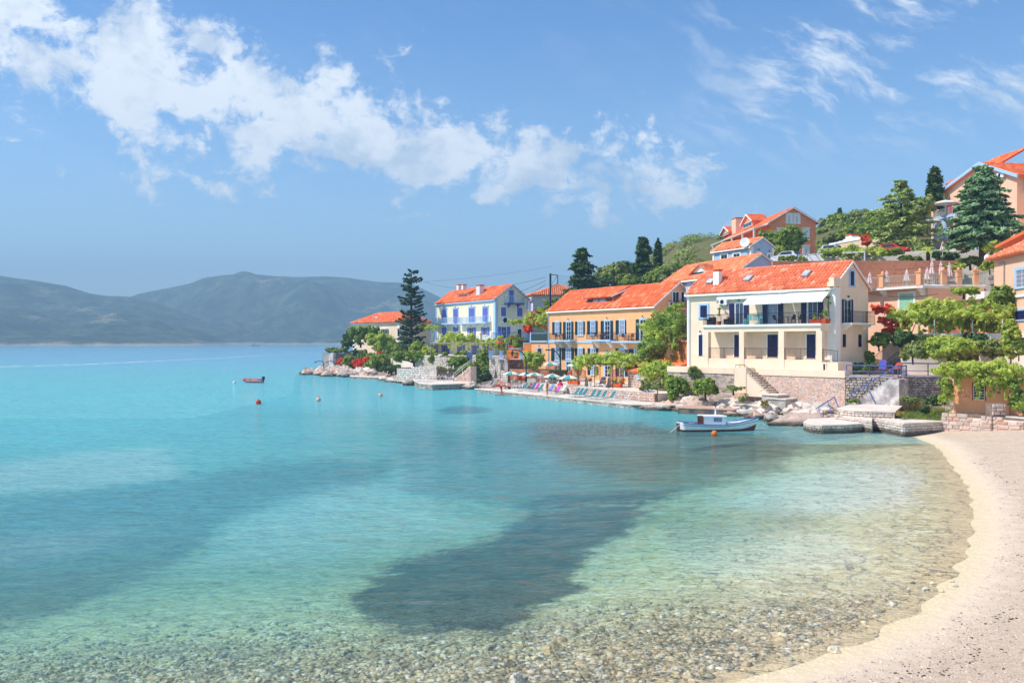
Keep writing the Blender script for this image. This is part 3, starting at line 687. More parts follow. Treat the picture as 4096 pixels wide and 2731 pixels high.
# masonry: single stones set proud of a mortar bed
def stone_proto(i):
 rr = random.Random(100+i); mb = MB(); j = lambda s: rr.uniform(-s, s)
 def ring(k, y, jj): return [(-.5*k+j(jj), y, -.5*k+j(jj)), (.5*k+j(jj), y, -.5*k+j(jj)), (.5*k+j(jj), y, .5*k+j(jj)), (-.5*k+j(jj), y, .5*k+j(jj))]
 vs = ring(1, .3, 0)+ring(.98, -.55, .05)+ring(.74, -1+j(.1), .06)
 fs = [(8, 9, 10, 11)]+[(a+i, a+(i+1) % 4, a+4+(i+1) % 4, a+4+i) for a in (0, 4) for i in range(4)]
 return mb.add(vs, fs)
SP = [stone_proto(i) for i in range(6)]; SPM = {}
def stones(parent, a, b, z0, z1, mt, w=.45, hh=.22, out=.07, gap=.03, cnt=[0], rot=.0, top=None, limit=300, bot=None):
 """courses on the face a->b (outward = right-hand side of a->b seen from above); z0..z1"""
 a, b = Vector((a[0], a[1], 0)), Vector((b[0], b[1], 0)); d = b-a; L = d.length
 if L < .05: return 0
 ux = d/L; ang = math.atan2(ux.y, ux.x); n = max(1, round((z1-z0)/hh)); ch = (z1-z0)/n; made = 0; jv = []; jf = []
 for j in range(n):
  zc = z0+(j+.5)*ch; s = -R.uniform(0, w*.5)
  while s < L:
   ww = w*R.uniform(.6, 1.5); s0, s1 = max(0, s), min(L, s+ww); s += ww
   if s1-s0 < w*.2: continue
   m = (s0+s1)/2
   if top and zc+ch*.4 > top(m): continue
   if bot and zc < bot(m): continue
   p = a+ux*m; k = R.randrange(6); sx_, sz_ = s1-s0-gap, (ch-gap)*R.uniform(.92, 1.06); o_ = out*R.uniform(.75, 1.25); ra = R.uniform(-rot, rot)
   if cnt[0] < limit:
    key = (k, mt.name)
    if key not in SPM: o = SP[k].build('stone', mt, parent); SPM[key] = o.data
    else: o = link('stone', SPM[key], parent)
    o.matrix_local = Matrix.Translation((p.x, p.y, zc)) @ Matrix.Rotation(ang, 4, 'Z') @ Matrix.Rotation(ra, 4, 'Y') @ Matrix.Diagonal((sx_, o_, sz_, 1))
   else:
    mm = Matrix.Translation((p.x, p.y, zc)) @ Matrix.Rotation(ang, 4, 'Z') @ Matrix.Rotation(ra, 4, 'Y') @ Matrix.Diagonal((sx_, o_, sz_, 1))
    base = len(jv); jv += [tuple(mm @ Vector(v)) for v in SP[k].v]; jf += [[i+base for i in f] for f in SP[k].f]
   cnt[0] += 1; made += 1
 if jv:
  me = bpy.data.meshes.new('stonework'); me.from_pydata(jv, [], jf); me.materials.append(mt); me.update()
  link('stonework', me, parent)['kind'] = 'stuff'
 return made
# ------------------------------------------------------------------ plants
def leaf_mesh(name, P_, N_, size, mt, parent, rng, elong=1.5, core=()):
 """one rhombic leaf per point, facing roughly N_"""
 n = len(P_)
 N_ = N_/np.maximum(np.linalg.norm(N_, axis=1, keepdims=True), 1e-6)
 r = rng.normal(size=(n, 3)); tx = np.cross(N_, r); tx /= np.maximum(np.linalg.norm(tx, axis=1, keepdims=True), 1e-6); ty = np.cross(N_, tx)
 s = (size*rng.uniform(.6, 1.35, n))[:, None]
 V = np.stack([P_-tx*s*elong*.5, P_-ty*s*.42+N_*s*.12, P_+tx*s*elong*.5, P_+ty*s*.42+N_*s*.12], 1).reshape(-1, 3)
 fq = np.arange(4*n).reshape(-1, 4); nv = len(V)
 ex = []; exf = []
 for (cx, cy, cz, rx, ry, rz) in core:
  m, k = 6, 8; b = nv+len(ex)
  for i in range(m+1):
   for j in range(k):
    th = math.pi*i/m; ph = 2*math.pi*j/k; jj = rng.uniform(.85, 1.1)
    ex.append((cx+rx*jj*math.sin(th)*math.cos(ph), cy+ry*jj*math.sin(th)*math.sin(ph), cz+rz*jj*math.cos(th)))
  for i in range(m):
   for j in range(k): exf.append((b+i*k+j, b+(i+1)*k+j, b+(i+1)*k+(j+1) % k, b+i*k+(j+1) % k))
 if ex: V = np.concatenate([V, np.array(ex)]); fq = np.concatenate([fq, np.array(exf)])
 me = bpy.data.meshes.new(name); me.vertices.add(len(V)); me.vertices.foreach_set('co', V.astype(np.float32).ravel())
 me.loops.add(fq.size); me.loops.foreach_set('vertex_index', fq.astype(np.int32).ravel())
 me.polygons.add(len(fq)); me.polygons.foreach_set('loop_start', np.arange(0, fq.size, 4, dtype=np.int32))
 me.materials.append(mt); me.update(calc_edges=True)
 return link(name, me, parent)
def crown(blobs, n, size, mt, parent, seed, name='crown', cl=.30, per=26, core=.62, flat=.75, lo=.55):
 rng = np.random.default_rng(seed); b = np.array(blobs, float)
 wgt = (b[:, 3]*b[:, 4]+b[:, 4]*b[:, 5]+b[:, 3]*b[:, 5]); wgt /= wgt.sum()
 K = max(3, n//per); bi = rng.choice(len(b), K, p=wgt)
 d = rng.normal(size=(K, 3)); d[:, 2] += .25; d /= np.linalg.norm(d, axis=1, keepdims=True)
 rad = lo+(1.02-lo)*rng.random(K)**.5
 C = b[bi, :3]+d*b[bi, 3:]*rad[:, None]
 cr = cl*b[bi, 3:].min(1)*rng.uniform(.6, 1.4, K)
 ci = np.repeat(np.arange(K), per); off = rng.normal(size=(len(ci), 3)); off[:, 2] *= flat
 Pp = C[ci]+off*(cr[ci]*.6)[:, None]
 Nn = d[ci]*.7+off*.35+rng.normal(size=off.shape)*.45; Nn[:, 2] += .35
 co = [(x[0], x[1], x[2], x[3]*core, x[4]*core, x[5]*core) for x in blobs] if core else ()
 return leaf_mesh(name, Pp, Nn, size, mt, parent, rng, core=co)
def trunk(parent, pts, r0, r1, limbs=(), mt=None):
 mb = MB(); mb.path(pts, r0, 7, r1)
 for a, b, r in limbs: mb.path([a, Vector(a).lerp(Vector(b), .5)+Vector((R.uniform(-.1, .1), R.uniform(-.1, .1), .08)), b], r, 5, r*.4)
 return mb.build('trunk', mt or M_bark, parent, True)
L_mid = leafmat('leaf_mid_green', lin(80, 112, 42), lin(182, 198, 92))
L_dark = leafmat('leaf_dark_green', lin(40, 70, 42), lin(106, 136, 76), .2)
L_vine = leafmat('leaf_vine_yellow_green', lin(150, 168, 60), lin(226, 230, 128), .45)
L_lime = leafmat('leaf_lime', lin(128, 158, 52), lin(216, 220, 112), .4)
L_olive = leafmat('leaf_olive', lin(104, 122, 62), lin(176, 186, 112), .3)
L_pine = leafmat('needles_blue_green', lin(30, 58, 48), lin(84, 116, 84), .1)
L_cedar = leafmat('needles_cedar', lin(54, 96, 62), lin(176, 208, 160), .15)
L_cedar2 = leafmat('needles_light_cedar', lin(104, 128, 66), lin(196, 208, 126), .2)
L_red = leafmat('bougainvillea_red', lin(222, 54, 34), lin(252, 108, 66), .3)
L_redbr = leafmat('flower_red_orange', lin(206, 58, 26), lin(244, 116, 56), .3)
L_dry = leafmat('dry_grass_blade', lin(150, 130, 72), lin(196, 176, 112), .3)
L_grass = leafmat('grass_blade', lin(92, 112, 48), lin(160, 172, 88), .3)
SEED = [40]
def bush(name, label, cat, q, x, y, rx, ry, Yd, mt, n=1500, size=.16, group=None, depth=None, stem=True, ground=None, flowers=None, blobs=6, hang=0, core=.52, kind_n='crown'):
 """leafy shrub or tree whose outline spans (x±rx, y±ry) in crop q at distance Yd"""
 SEED[0] += 1; rg = random.Random(SEED[0])
 u, v = q(x, y); u1, v1 = q(x+rx, y+ry); c = W(u, v, Yd); wx = (u1-u)/F*Yd; wz = (v1-v)/F*Yd
 dp = depth or wx
 gz = ground if ground is not None else c.z-wz
 root = empty(name, (c.x, c.y, gz), 0, label, cat, group)
 o = Vector((0, 0, c.z-gz))
 B = [(0, 0, o.z-.05*wz, wx*.70, dp*.70, wz*.78)]
 blobs += 3
 for i in range(blobs):
  a = 2*math.pi*(i+rg.random()*.7)/blobs; e = rg.uniform(-.85, .85)
  k = rg.uniform(.30, .52)
  B.append((math.cos(a)*wx*.66, math.sin(a)*dp*.66, o.z+e*wz*.62, wx*k, dp*k, wz*k*1.1))
 n = int(n*1.5)
 crown(B, n, size, mt, root, SEED[0], core=core)
 if flowers:
  fm, fn = flowers; crown(B, fn, size*1.05, fm, root, SEED[0]+500, name='flowers', core=0, lo=.9, cl=.25, per=14)
 if stem:
  top = o.z
  r0 = max(.05, min(.28, wx*.09))
  trunk(root, [(0, 0, -.4), (rg.uniform(-.1, .1)*wx, 0, top*.45), (0, 0, top)], r0, r0*.5,
    [((0, 0, top*.55), (math.cos(a)*wx*.5, math.sin(a)*dp*.5, top+wz*.15), r0*.55) for a in (0.3, 1.9, 3.4, 5.0)])
 return root
def conifer(name, label, q, x, ytop, ybot, wpx, Yd, mt, ybase=None, tiers=16, nb=9, per=40, size=.22, droop=.15, tp=.75, prof=None, trunk_from=None, up=.0, cat='tree', group=None, spread=.16, tr=.25):
 SEED[0] += 1; rng = np.random.default_rng(SEED[0]); prof = prof or (lambda s: (1-s)**.8*.95+.05)
 u, v = q(x, ytop); top = W(u, v, Yd); bot = W(*q(x, ybot), Yd); base = W(*q(x, ybase or ybot), Yd)
 wr = (q(x+wpx, ytop)[0]-u)/F*Yd
 root = empty(name, (top.x, top.y, base.z), 0, label, cat, group)
 H = top.z-base.z; z0 = bot.z-base.z; Ps = []; Ns = []
 for k in range(tiers):
  s = (k+rng.uniform(-.2, .2))/tiers; s = min(max(s, 0), .985); z = z0+(H-z0)*s; L0 = wr*prof(s)
  m = max(4, int(nb*(.5+.5*prof(s)))); a0 = rng.uniform(0, 6.28)
  for i in range(m):
   a = a0+i*2*math.pi/m+rng.uniform(-.45, .45); L = L0*rng.uniform(.58, 1.14); n = max(6, int(per*(.3+.7*prof(s))))
   t = rng.uniform(.05, 1, n)**tp; zb = z+rng.uniform(-.45, .45)*(H-z0)/tiers; dr = droop*rng.uniform(.4, 1.7)
   rr = L*t; zz = zb+up*L*t*t-dr*L*t*t+rng.normal(0, spread*.35, n)*(H/14)
   lat = rng.normal(0, 1, n)*spread*L0*(.35+.65*t)*(1.05-t*.6)
   x_ = math.cos(a)*rr-math.sin(a)*lat; y_ = math.sin(a)*rr+math.cos(a)*lat
   Ps.append(np.stack([x_, y_, zz], 1)); N = rng.normal(size=(n, 3))*.5; N[:, 2] += 1.0; N[:, 0] += math.cos(a)*.4; N[:, 1] += math.sin(a)*.4; Ns.append(N)
 leaf_mesh('crown', np.concatenate(Ps), np.concatenate(Ns), size, mt, root, rng, elong=2.0)
 mb = MB(); mb.path([(0, 0, -.6), (0, 0, H*.5), (0, 0, H*.98)], tr, 7, tr*.2)
 mb.build('trunk', M_bark, root, True)
 return root
# ------------------------------------------------------------------ houses
# --- cream house above the retaining wall
h = House('cream_house', 'large cream two-storey house with navy shutters, loggia and white awnings', 2752, 99.0, 3340, 85.3, 4.05)
f0 = h.f(); q = q3; ze = f0.pt(*q(920, 372))[1]; D = 5.9
zr = h.onf(*q(1100, 168), d=D/2)[1]
front_d = 1.7; lo = h.f(-front_d); sd_ = h.r()
yb = [p for p in [sd_.pt(*q(1935, 345))[0]]][0]; D = yb if 4 < yb < 9 else 5.9
zr = sd_.pt(*q(1775, 118))[1]
mainroof = gable_house(h, D, ze, zr, M_cream, T_main, M_white, indiv=300, tw=.40, tl=.50)
# corner piers and kneeler
mb = MB(); f0.box(mb, h.L-.75, h.L+.05, -1.2, ze-.15, 0, .12); sd_.box(mb, -.12, .75, -1.2, ze-.15, .052, .12); mb.build('corner_pier', M_white, h.root)
mb = MB(); f0.box(mb, -.05, .35, -1, ze-.15, 0, .1); mb.build('corner_pier', M_white, h.root)
mb = MB(); mb.box(h.L-.35, h.L+.35, -.75, .6, ze-.1, ze+.32); mb.box(h.L-.25, h.L+.25, -.62, .5, ze+.32, ze+.75); mb.build('kneeler', M_cream, h.root)
# loggia: floor, piers, beam, balcony slab
xs = [lo.pt(*q(x, 900))[0] for x in (388, 430, 720, 765, 1090, 1142, 1445, 1500)]
zf = lo.pt(*q(930, 1028))[1]; zbm = lo.pt(*q(930, 768))[1]; zs1 = lo.pt(*q(930, 700))[1]; zs0 = zs1-.2
x0, x1 = xs[0], xs[7]; xr = h.L-.45
mb = MB(); lo.box(mb, x0+.002, xr, -2.0, zf, -front_d, -.06); mb.build('loggia_floor', M_cream, h.root)
for a, b in ((xs[0], xs[1]), (xs[2], xs[3]), (xs[4], xs[5]), (xs[6], xs[7])):
 mb = MB(); lo.box(mb, a, b, -2.0, zbm, -.45, 0); mb.build('loggia_pier', M_cream, h.root)
mb = MB(); lo.box(mb, x0, xr, zbm, zs0, -.45, -.01); mb.box(xr-.4, xr, -front_d+.45, -.01, zbm, zs0); mb.box(x0, x0+.3, -front_d+.45, -.01, zbm, zs0); mb.build('beam', M_cream, h.root)
mb = MB(); lo.box(mb, x0-.12, xr+.12, zs0, zs1, -front_d+.01, .16); lo.box(mb, x0-.06, xr+.06, zs0-.12, zs0-.002, -.3, .08); mb.build('balcony_slab', M_white, h.root)
ry = -front_d-.08
railing(h.root, [(x0, -.05, zs1), (x0, ry, zs1), (xr, ry, zs1), (xr, -.05, zs1)], 1.08, M_iron, .13, .012, mid=True)
for a, b in ((xs[1], xs[2]), (xs[3], xs[4]), (xs[5], xs[6])):
 railing(h.root, [(a+.03, -front_d+.12, zf), (b-.03, -front_d+.12, zf)], 1.08, M_iron, .13, .012)
railing(h.root, [(x1+.02, -front_d+.1, zf), (xr, -front_d+.1, zf), (xr+1.6, -front_d+.2, zf-.15)], 1.05, M_iron, .13, .012)
mb = MB(); mb.box(xr, xr+1.75, -front_d+.05, .8, -2, zf-.16); mb.build('side_landing', M_cream, h.root)
opening(h, h.f(-front_d+.04), q, (1505, 1060, 1545, 1130), M_cream, closed=M_navy, kind='door')
# openings, front
opening(h, f0, q, (343, 503, 438, 641), M_trimb, closed=M_navy, fw=.22)
opening(h, f0, q, (335, 788, 389, 996), M_white, closed=M_navy, kind='door', lamp=True)
opening(h, f0, q, (680, 492, 772, 703), M_white, M_glass, .12, [(632, 505, 682, 703), (766, 505, 812, 700)], M_navy, kind='door', bars=(1, 1), lamp=True)
opening(h, f0, q, (990, 486, 1094, 700), M_white, M_lace, .1, [(945, 492, 998, 700), (1090, 488, 1137, 698)], M_navy, kind='door', bars=(1, 0))
opening(h, f0, q, (1360, 478, 1470, 697), M_white, M_glass, .12, [(1308, 484, 1358, 698), (1464, 478, 1513, 695)], M_navy, kind='door', bars=(1, 1))
for rc in ((668, 785, 735, 1004), (980, 782, 1100, 1008), (1348, 780, 1455, 1018)):
 opening(h, f0, q, rc, M_white, closed=M_navy, kind='door', lamp=True, fw=.14)
aircon(h, f0, q, (548, 462, 622, 518))
# awnings with scalloped valance
def awning(rt, rb, dep, label=None):
 (xa, ya), (xb, ya2) = rt; (xc, yc), (xd, yc2) = rb
 t0 = f0.pt(*q(xa, ya)); t1 = f0.pt(*q(xb, ya2)); fd = h.f(-dep); b0 = fd.pt(*q(xc, yc)); b1 = fd.pt(*q(xd, yc2))
 zt = (t0[1]+t1[1])/2; zb_ = (b0[1]+b1[1])/2; xa_, xb_ = b0[0], b1[0]
 mb = MB(); slab(mb, (xa_, -dep, zb_), (xb_, -dep, zb_), (xa_, -.05, zt), (xb_, -.05, zt), .03)
 n = max(4, int((xb_-xa_)/.22)); w = (xb_-xa_)/n
 for i in range(n):
  c = xa_+w*(i+.5); pts = [(c-w/2, zb_)]+[(c-w/2*math.cos(a), zb_-.16-.07*math.sin(a)) for a in (0, .8, 1.57, 2.34, 3.14)]+[(c+w/2, zb_)]
  k = len(pts); mb.add([(x, -dep-.004, z) for x, z in pts]+[(x, -dep+.012, z) for x, z in pts], [tuple(range(k)), tuple(range(k, 2*k))[::-1]]+[(j, k+j, k+(j+1) % k, (j+1) % k) for j in range(k)])
 aw = mb.build('awning', M_canvas, h.root)
 mb = MB(); mb.tube((xa_, -dep+.03, zb_-.02), (xb_, -dep+.03, zb_-.02), .03, 6); mb.tube((xa_, -.12, zt+.05), (xb_, -.12, zt+.05), .07, 8)
 for x in (xa_+.15, xb_-.15): mb.tube((x, -.08, zt-.35), (x, -dep+.05, zb_-.04), .02, 5)
 mb.build('awning_bar', M_plastic, aw)
M_canvas = mat('white_canvas', lin(248, 246, 242), lin(232, 230, 228), rough=.9, sc_=2)
awning(((845, 425), (1190, 400)), ((760, 500), (1112, 484)), 1.5)
awning(((1192, 400), (1580, 372)), ((1117, 482), (1507, 465)), 1.5)
awning(((510, 432), (835, 420)), ((508, 452), (822, 440)), .35)
# side wall
opening(h, sd_, q, (1753, 183, 1808, 342), M_trimb, closed=M_navy, fw=.2)
opening(h, sd_, q, (1702, 462, 1770, 690), M_white, M_glass, .1, [(1686, 465, 1716, 690), (1756, 468, 1787, 690)], M_navy, kind='door', bars=(1, 2), lamp=True)
a0, a1, zb0, zb1 = sd_.rect(q, 1688, 688, 1912, 706)
mb = MB(); sd_.box(mb, a0, a1, zb0, zb1, .0, 1.0); mb.build('balcony_slab', M_white, h.root)
for a in (a0+.4, a1-.5): corbel(h, sd_, a, zb0-.002, .55, .8, .25, M_white)
railing(h.root, [sd_.P(a0, zb1, .05), sd_.P(a0, zb1, .92), sd_.P(a1, zb1, .92), sd_.P(a1, zb1, .05)], 1.08, M_iron, .13, .012, mid=True)
opening(h, sd_, q, (1680, 778, 1728, 920), M_cream, closed=M_navy, fw=.14); opening(h, sd_, q, (1828, 782, 1876, 918), M_cream, closed=M_navy, fw=.14)
# roof windows and chimney
def skylight(h, q, quad, D2, ze_, zr_, oe=.0):
 s1 = (zr_-ze_)/D2
 def onroof(u, v):
  r = h.ray(u, v); n = Vector((0, -s1, 1)); p0 = Vector((0, 0, ze_+.34)); t = (p0-h.c).dot(n)/r.dot(n); return h.c+r*t
 P4 = [onroof(*q(*p)) for p in quad]
 up = Vector((0, -s1, 1)).normalized(); mb = MB(); c = sum(P4, Vector())/4
 mb.hexa([p+up*.0 for p in P4]+[p+up*.16 for p in P4]); w = mb.build('roof_window', M_steel, h.root)
 mb = MB(); mb.hexa([c+(p-c)*.82+up*.12 for p in P4]+[c+(p-c)*.82+up*.175 for p in P4]); mb.build('pane', M_skyg, w)
M_skyg = glassmat('roof_window_glass', lin(206, 216, 220))
for qd in (((402, 322), (462, 322), (496, 278), (440, 278)), ((755, 297), (812, 297), (862, 246), (810, 246)), ((1298, 256), (1358, 256), (1410, 200), (1350, 200))):
 skylight(h, q, qd, D/2, ze, zr)
cx = h.onf(*q(519, 270), d=.9)
chimney(h, (cx[0], .9), .75, .6, ze, h.onf(*q(519, 205), d=.9)[1], M_white)
mb = MB(); px = h.onf(*q(252, 600), d=-.05)[0]; mb.tube((px, -.14, -1), (px, -.14, ze-.3), .06, 6); mb.tube((px, -.14, ze-.3), (px+.1, -.4, ze-.05), .06, 6); mb.build('downpipe', M_white, h.root)
CREAM = dict(h=h, zs1=zs1, x0=x0, xr=xr, ry=ry, zf=zf, D=D, ze=ze)
# --- orange house on the terrace
h = House('orange_house', 'long orange house with dark green shutters and three small balconies above the terrace', 2194, 142.0, 2621, 120.0, 1.5)
q = q2; f0 = h.f(); D = 7.5; sd_ = h.r()
zA = f0.pt(*q(225, 700))[1]; zB = f0.pt(*q(1215, 632))[1]; ze = (zA+zB)/2; apx = sd_.pt(*q(1452, 430)); zr = apx[1]; D = max(5.5, min(9, 2*apx[0]))
oroof = gable_house(h, D, ze, zr, M_orange, T_red, M_white, indiv=0, tw=.45, tl=.62, oe=.3)
k = lambda *r: r
UP = [((280, 786, 330, 918), [(260, 797, 283, 914), (326, 797, 343, 912)], 0), ((384, 783, 441, 960), [(362, 795, 387, 955), (437, 793, 456, 957)], 1), ((496, 782, 553, 924), [(474, 792, 498, 914), (548, 792, 564, 911)], 0),
  ((614, 777, 669, 920), [(588, 787, 616, 910), (665, 786, 684, 906)], 0), ((745, 772, 809, 962), [(716, 786, 746, 960), (805, 784, 829, 960)], 1), ((884, 768, 945, 914), [(856, 780, 887, 909), (943, 780, 952, 909)], 0), ((1075, 758, 1151, 968), [(1046, 771, 1077, 965), (1148, 767, 1180, 965)], 1)]
for rc, sh, dr in UP: opening(h, f0, q, rc, M_trimb, M_dark if dr else M_lace, .24, sh, M_green, kind='door' if dr else 'window', lamp=bool(dr), bars=(1, 3) if dr else (1, 2))
LOW = [((280, 1031, 329, 1160), [(250, 1040, 283, 1160), (326, 1040, 341, 1160)], 0), ((383, 1031, 441, 1148), [(350, 1040, 385, 1150), (438, 1040, 461, 1152)], 0), ((495, 1032, 549, 1150), [(471, 1042, 497, 1165), (546, 1042, 563, 1148)], 0),
  ((616, 1034, 673, 1150), [(592, 1043, 618, 1145), (671, 1043, 690, 1140)], 0), ((744, 1083, 813, 1145), [], 0), ((885, 1037, 945, 1160), [(855, 1045, 887, 1150), (943, 1047, 967, 1150)], 0), ((1024, 1040, 1078, 1160), [(978, 1050, 1026, 1155)], 0),
  ((280, 1172, 341, 1268), [], 1), ((384, 1156, 441, 1285), [], 1), ((617, 1205, 673, 1296), [(592, 1215, 618, 1290), (671, 1215, 692, 1290)], 0), ((744, 1160, 813, 1312), [], 1), ((885, 1172, 945, 1312), [(855, 1182, 887, 1305), (943, 1182, 967, 1305)], 1)]
for i, (rc, sh, dr) in enumerate(LOW): opening(h, f0, q, rc, M_trimb, M_dark if dr else M_lace, .24, sh, M_green, kind='door' if dr else 'window', lamp=(i == 4), bars=(1, 3) if dr else (1, 2))
zc = f0.pt(*q(540, 985))[1]
mb = MB(); f0.box(mb, 0, h.L, zc-.12, zc+.12, .0, .1); mb.build('string_course', M_trimb, h.root)
for x0, x1, yt, crb in ((282, 482, 966, (348, 430)), (632, 862, 962, (695, 822)), (868, 1212, 975, (960,))):
 a0 = f0.pt(*q(x0, yt))[0]; a1 = f0.pt(*q(x1, yt))[0]; zt = f0.pt(*q((x0+x1)/2, yt))[1]
 mb = MB(); f0.box(mb, a0, a1, zt-.22, zt, .1, 1.15); mb.build('balcony_slab', M_trimb, h.root)
 for cxp in crb: corbel(h, f0, f0.pt(*q(cxp, yt))[0], zt-.222, .95, .95, .55, M_white)
 railing(h.root, [f0.P(a0+.05, zt, .05), f0.P(a0+.05, zt, 1.08), f0.P(a1-.05, zt, 1.08), f0.P(a1-.05, zt, .05)], 1.05, M_iron, .16, .013)
ORANGE = dict(h=h, f=f0, D=D)
# dormer: long shed roof with four lights
def roof_y(z, ze_, zr_, D2): return (z-ze_)/(zr_-ze_)*D2
s1 = (zr-ze)/(D/2); ydm = .95
xa = h.onf(*q(585, 605), d=ydm)[0]; xb = h.onf(*q(822, 605), d=ydm)[0]; zd0 = ze+s1*ydm-.1; zd1 = h.onf(*q(700, 583), d=ydm)[1]
zt = zr-.25; yt = D/2-.3
mb = MB(); mb.add([(xa, ydm, zd0), (xb, ydm, zd0), (xb, ydm, zd1), (xa, ydm, zd1), (xa, yt, zt-.1), (xb, yt, zt-.1)], [(0, 1, 2, 3), (1, 5, 2), (0, 3, 4), (3, 2, 5, 4), (0, 4, 5, 1)])
dm = mb.build('dormer', M_orange, h.root)
zd1 += .3; A, B, C, Dp = (xa-.5, ydm-.45, zd1-.02), (xb+.5, ydm-.45, zd1-.02), (xa-.5, yt, zt+.4), (xb+.5, yt, zt+.4)
mb = MB(); slab(mb, A, B, C, Dp, .12); dr = mb.build('dormer_roof', T_red, h.root); tiles(dr, A, B, C, Dp, T_red, .34, .42)
for x in (xa-.56, xb+.5): 
 qd = [Vector((x, ydm-.5, zd1-.12)), Vector((x+.1, ydm-.5, zd1-.12)), Vector((x+.1, yt, zt+.02)), Vector((x, yt, zt+.02))]; MB().hexa(qd+[p+Vector((0, 0, .22)) for p in qd]).build('dormer_barge_board', M_white, dm)
wd_ = (xb-xa)/4
for i in range(4):
 mb = MB(); a = xa+wd_*i+.08; b = a+wd_-.16; mb.box(a, b, ydm-.05, ydm-.01, zd0+.28, zd1-.15); w = mb.build('dormer_window', M_wood, dm)
 mb = MB(); mb.box(a+.09, b-.09, ydm-.07, ydm-.052, zd0+.36, zd1-.23); mb.build('pane', M_lace if i in (1, 2) else M_dark, w)
# right gable: two shuttered windows, little balcony
opening(h, sd_, q, (1383, 508, 1449, 612), M_white, M_glass, .14, [(1390, 515, 1408, 605), (1424, 515, 1443, 605)], M_green, kind='door'); opening(h, sd_, q, (1463, 508, 1522, 612), M_white, M_glass, .14, [(1468, 515, 1486, 605)], M_green, kind='door')
a0, a1, zb0, zb1 = sd_.rect(q, 1355, 668, 1530, 680)
mb = MB(); sd_.box(mb, a0, a1, zb0, zb1, 0, 1.1); mb.build('balcony_slab', M_orange, h.root)
railing(h.root, [sd_.P(a0, zb1, .05), sd_.P(a0, zb1, 1.05), sd_.P(a1, zb1, 1.05)], 1.0, M_iron, .15, .013)
mb = MB(); n = 14
for i in range(n): a = a0+(a1-a0)*i/n; sd_.box(mb, a+.02, a+(a1-a0)/n-.02, zb1+.05, zb1+.8, 1.07, 1.09)
mb.build('reed_screen', M_wood, h.root)
aircon(h, sd_, q, (1338, 608, 1394, 656))
mb = MB(); mb.tube((.1, -.1, -.5), (.1, -.1, ze-.2), .06, 6); mb.build('downpipe', M_trimb, h.root)
# --- annexe at the left of the orange house, roof terrace on it
h = House('orange_annexe', 'low orange annexe with a glass-railed roof terrace beside the orange house', 2126, 146.0, 2193, 142.3, 1.5)
f0 = h.f(); q = q2; zt = f0.pt(*q(140, 972))[1]
mb = MB(); mb.box(0, h.L-.01, 0, 5, -2, zt-.2); mb.build('wall', M_orange, h.root)
mb = MB(); mb.box(-.2, h.L-.01, -.25, 5.1, zt-.2, zt); mb.build('roof_slab', M_trimb, h.root)
opening(h, f0, q, (113, 1035, 163, 1150), M_trimb, M_dark, .14, kind='door', lamp=True, bars=(0, 0))
mb = MB(); mb.box(.1, h.L-.25, -.1, -.07, zt+.03, zt+1.15); gp = mb.build('glass_screen', glassmat('dark_glass', lin(42, 66, 62)), h.root)
mb = MB(); mb.tube((.1, -.085, zt+1.18), (h.L-.25, -.085, zt+1.18), .03, 6); mb.box(-.15, .1, -.2, .05, zt, zt+1.35); mb.build('screen_frame', M_trimb, h.root)
h = House('orange_garden_wall', 'deep orange garden wall with white coping beside the parasol terrace', 2030, 149.0, 2126, 146.2, 2.5, 'wall')
f0 = h.f(); q = e1
z1 = f0.pt(*q(1460, 445))[1]; z2 = f0.pt(*q(1290, 545))[1]; xs_ = f0.pt(*q(1390, 500))[0]
mb = MB(); mb.box(xs_, h.L-.01, 0, .4, -4, z1); mb.box(0, xs_, 0, .4, -4, z2); mb.build('wall', M_orange2, h.root)
mb = MB(); mb.box(xs_-.1, h.L-.01, -.06, .46, z1, z1+.12); mb.box(0, xs_, -.06, .46, z2, z2+.12); mb.box(xs_-.12, xs_+.002, -.05, .45, z2+.12, z1-.002); mb.build('coping', M_trimb, h.root)
# --- garage between the orange and cream houses
h = House('orange_garage', 'small orange garage block with shutter door under hanging vines', 2640, 117.0, 2760, 108.0, 3.0, 'garage')
f0 = h.f(); q = q3; zt = f0.pt(*q(140, 865))[1]
mb = MB(); mb.box(0, h.L, 0, 5, -3, zt); mb.build('wall', M_orange2, h.root)
mb = MB(); mb.box(-.1, h.L+.1, -.2, 5.1, zt, zt+.2); mb.build('roof_slab', M_peach, h.root)
a0, a1, z0, z1 = f0.rect(q, 143, 890, 236, 1015); mb = MB()
for i in range(12): f0.box(mb, a0, a1, z0+(z1-z0)*i/12, z0+(z1-z0)*(i+.86)/12, .0, .05)
mb.build('roller_door', mat('orange_roller', lin(238, 158, 104)), h.root)
mb = MB(); f0.box(mb, *f0.rect(q, 20, 905, 112, 1012)[:2], *f0.rect(q, 20, 905, 112, 1012)[2:], .0, .03); mb.build('recess', M_peach, h.root)
mb = MB(); n = 16; zz = zt+.2
for i in range(n):
 for j in range(8):
  if (i+j) % 2: mb.box(h.L*.55+h.L*.45*i/n, h.L*.55+h.L*.45*(i+.8)/n, 1.0, 1.15, zz+.28*j, zz+.28*j+.24)
mb.build('pierced_brick_screen', M_terra, h.root)
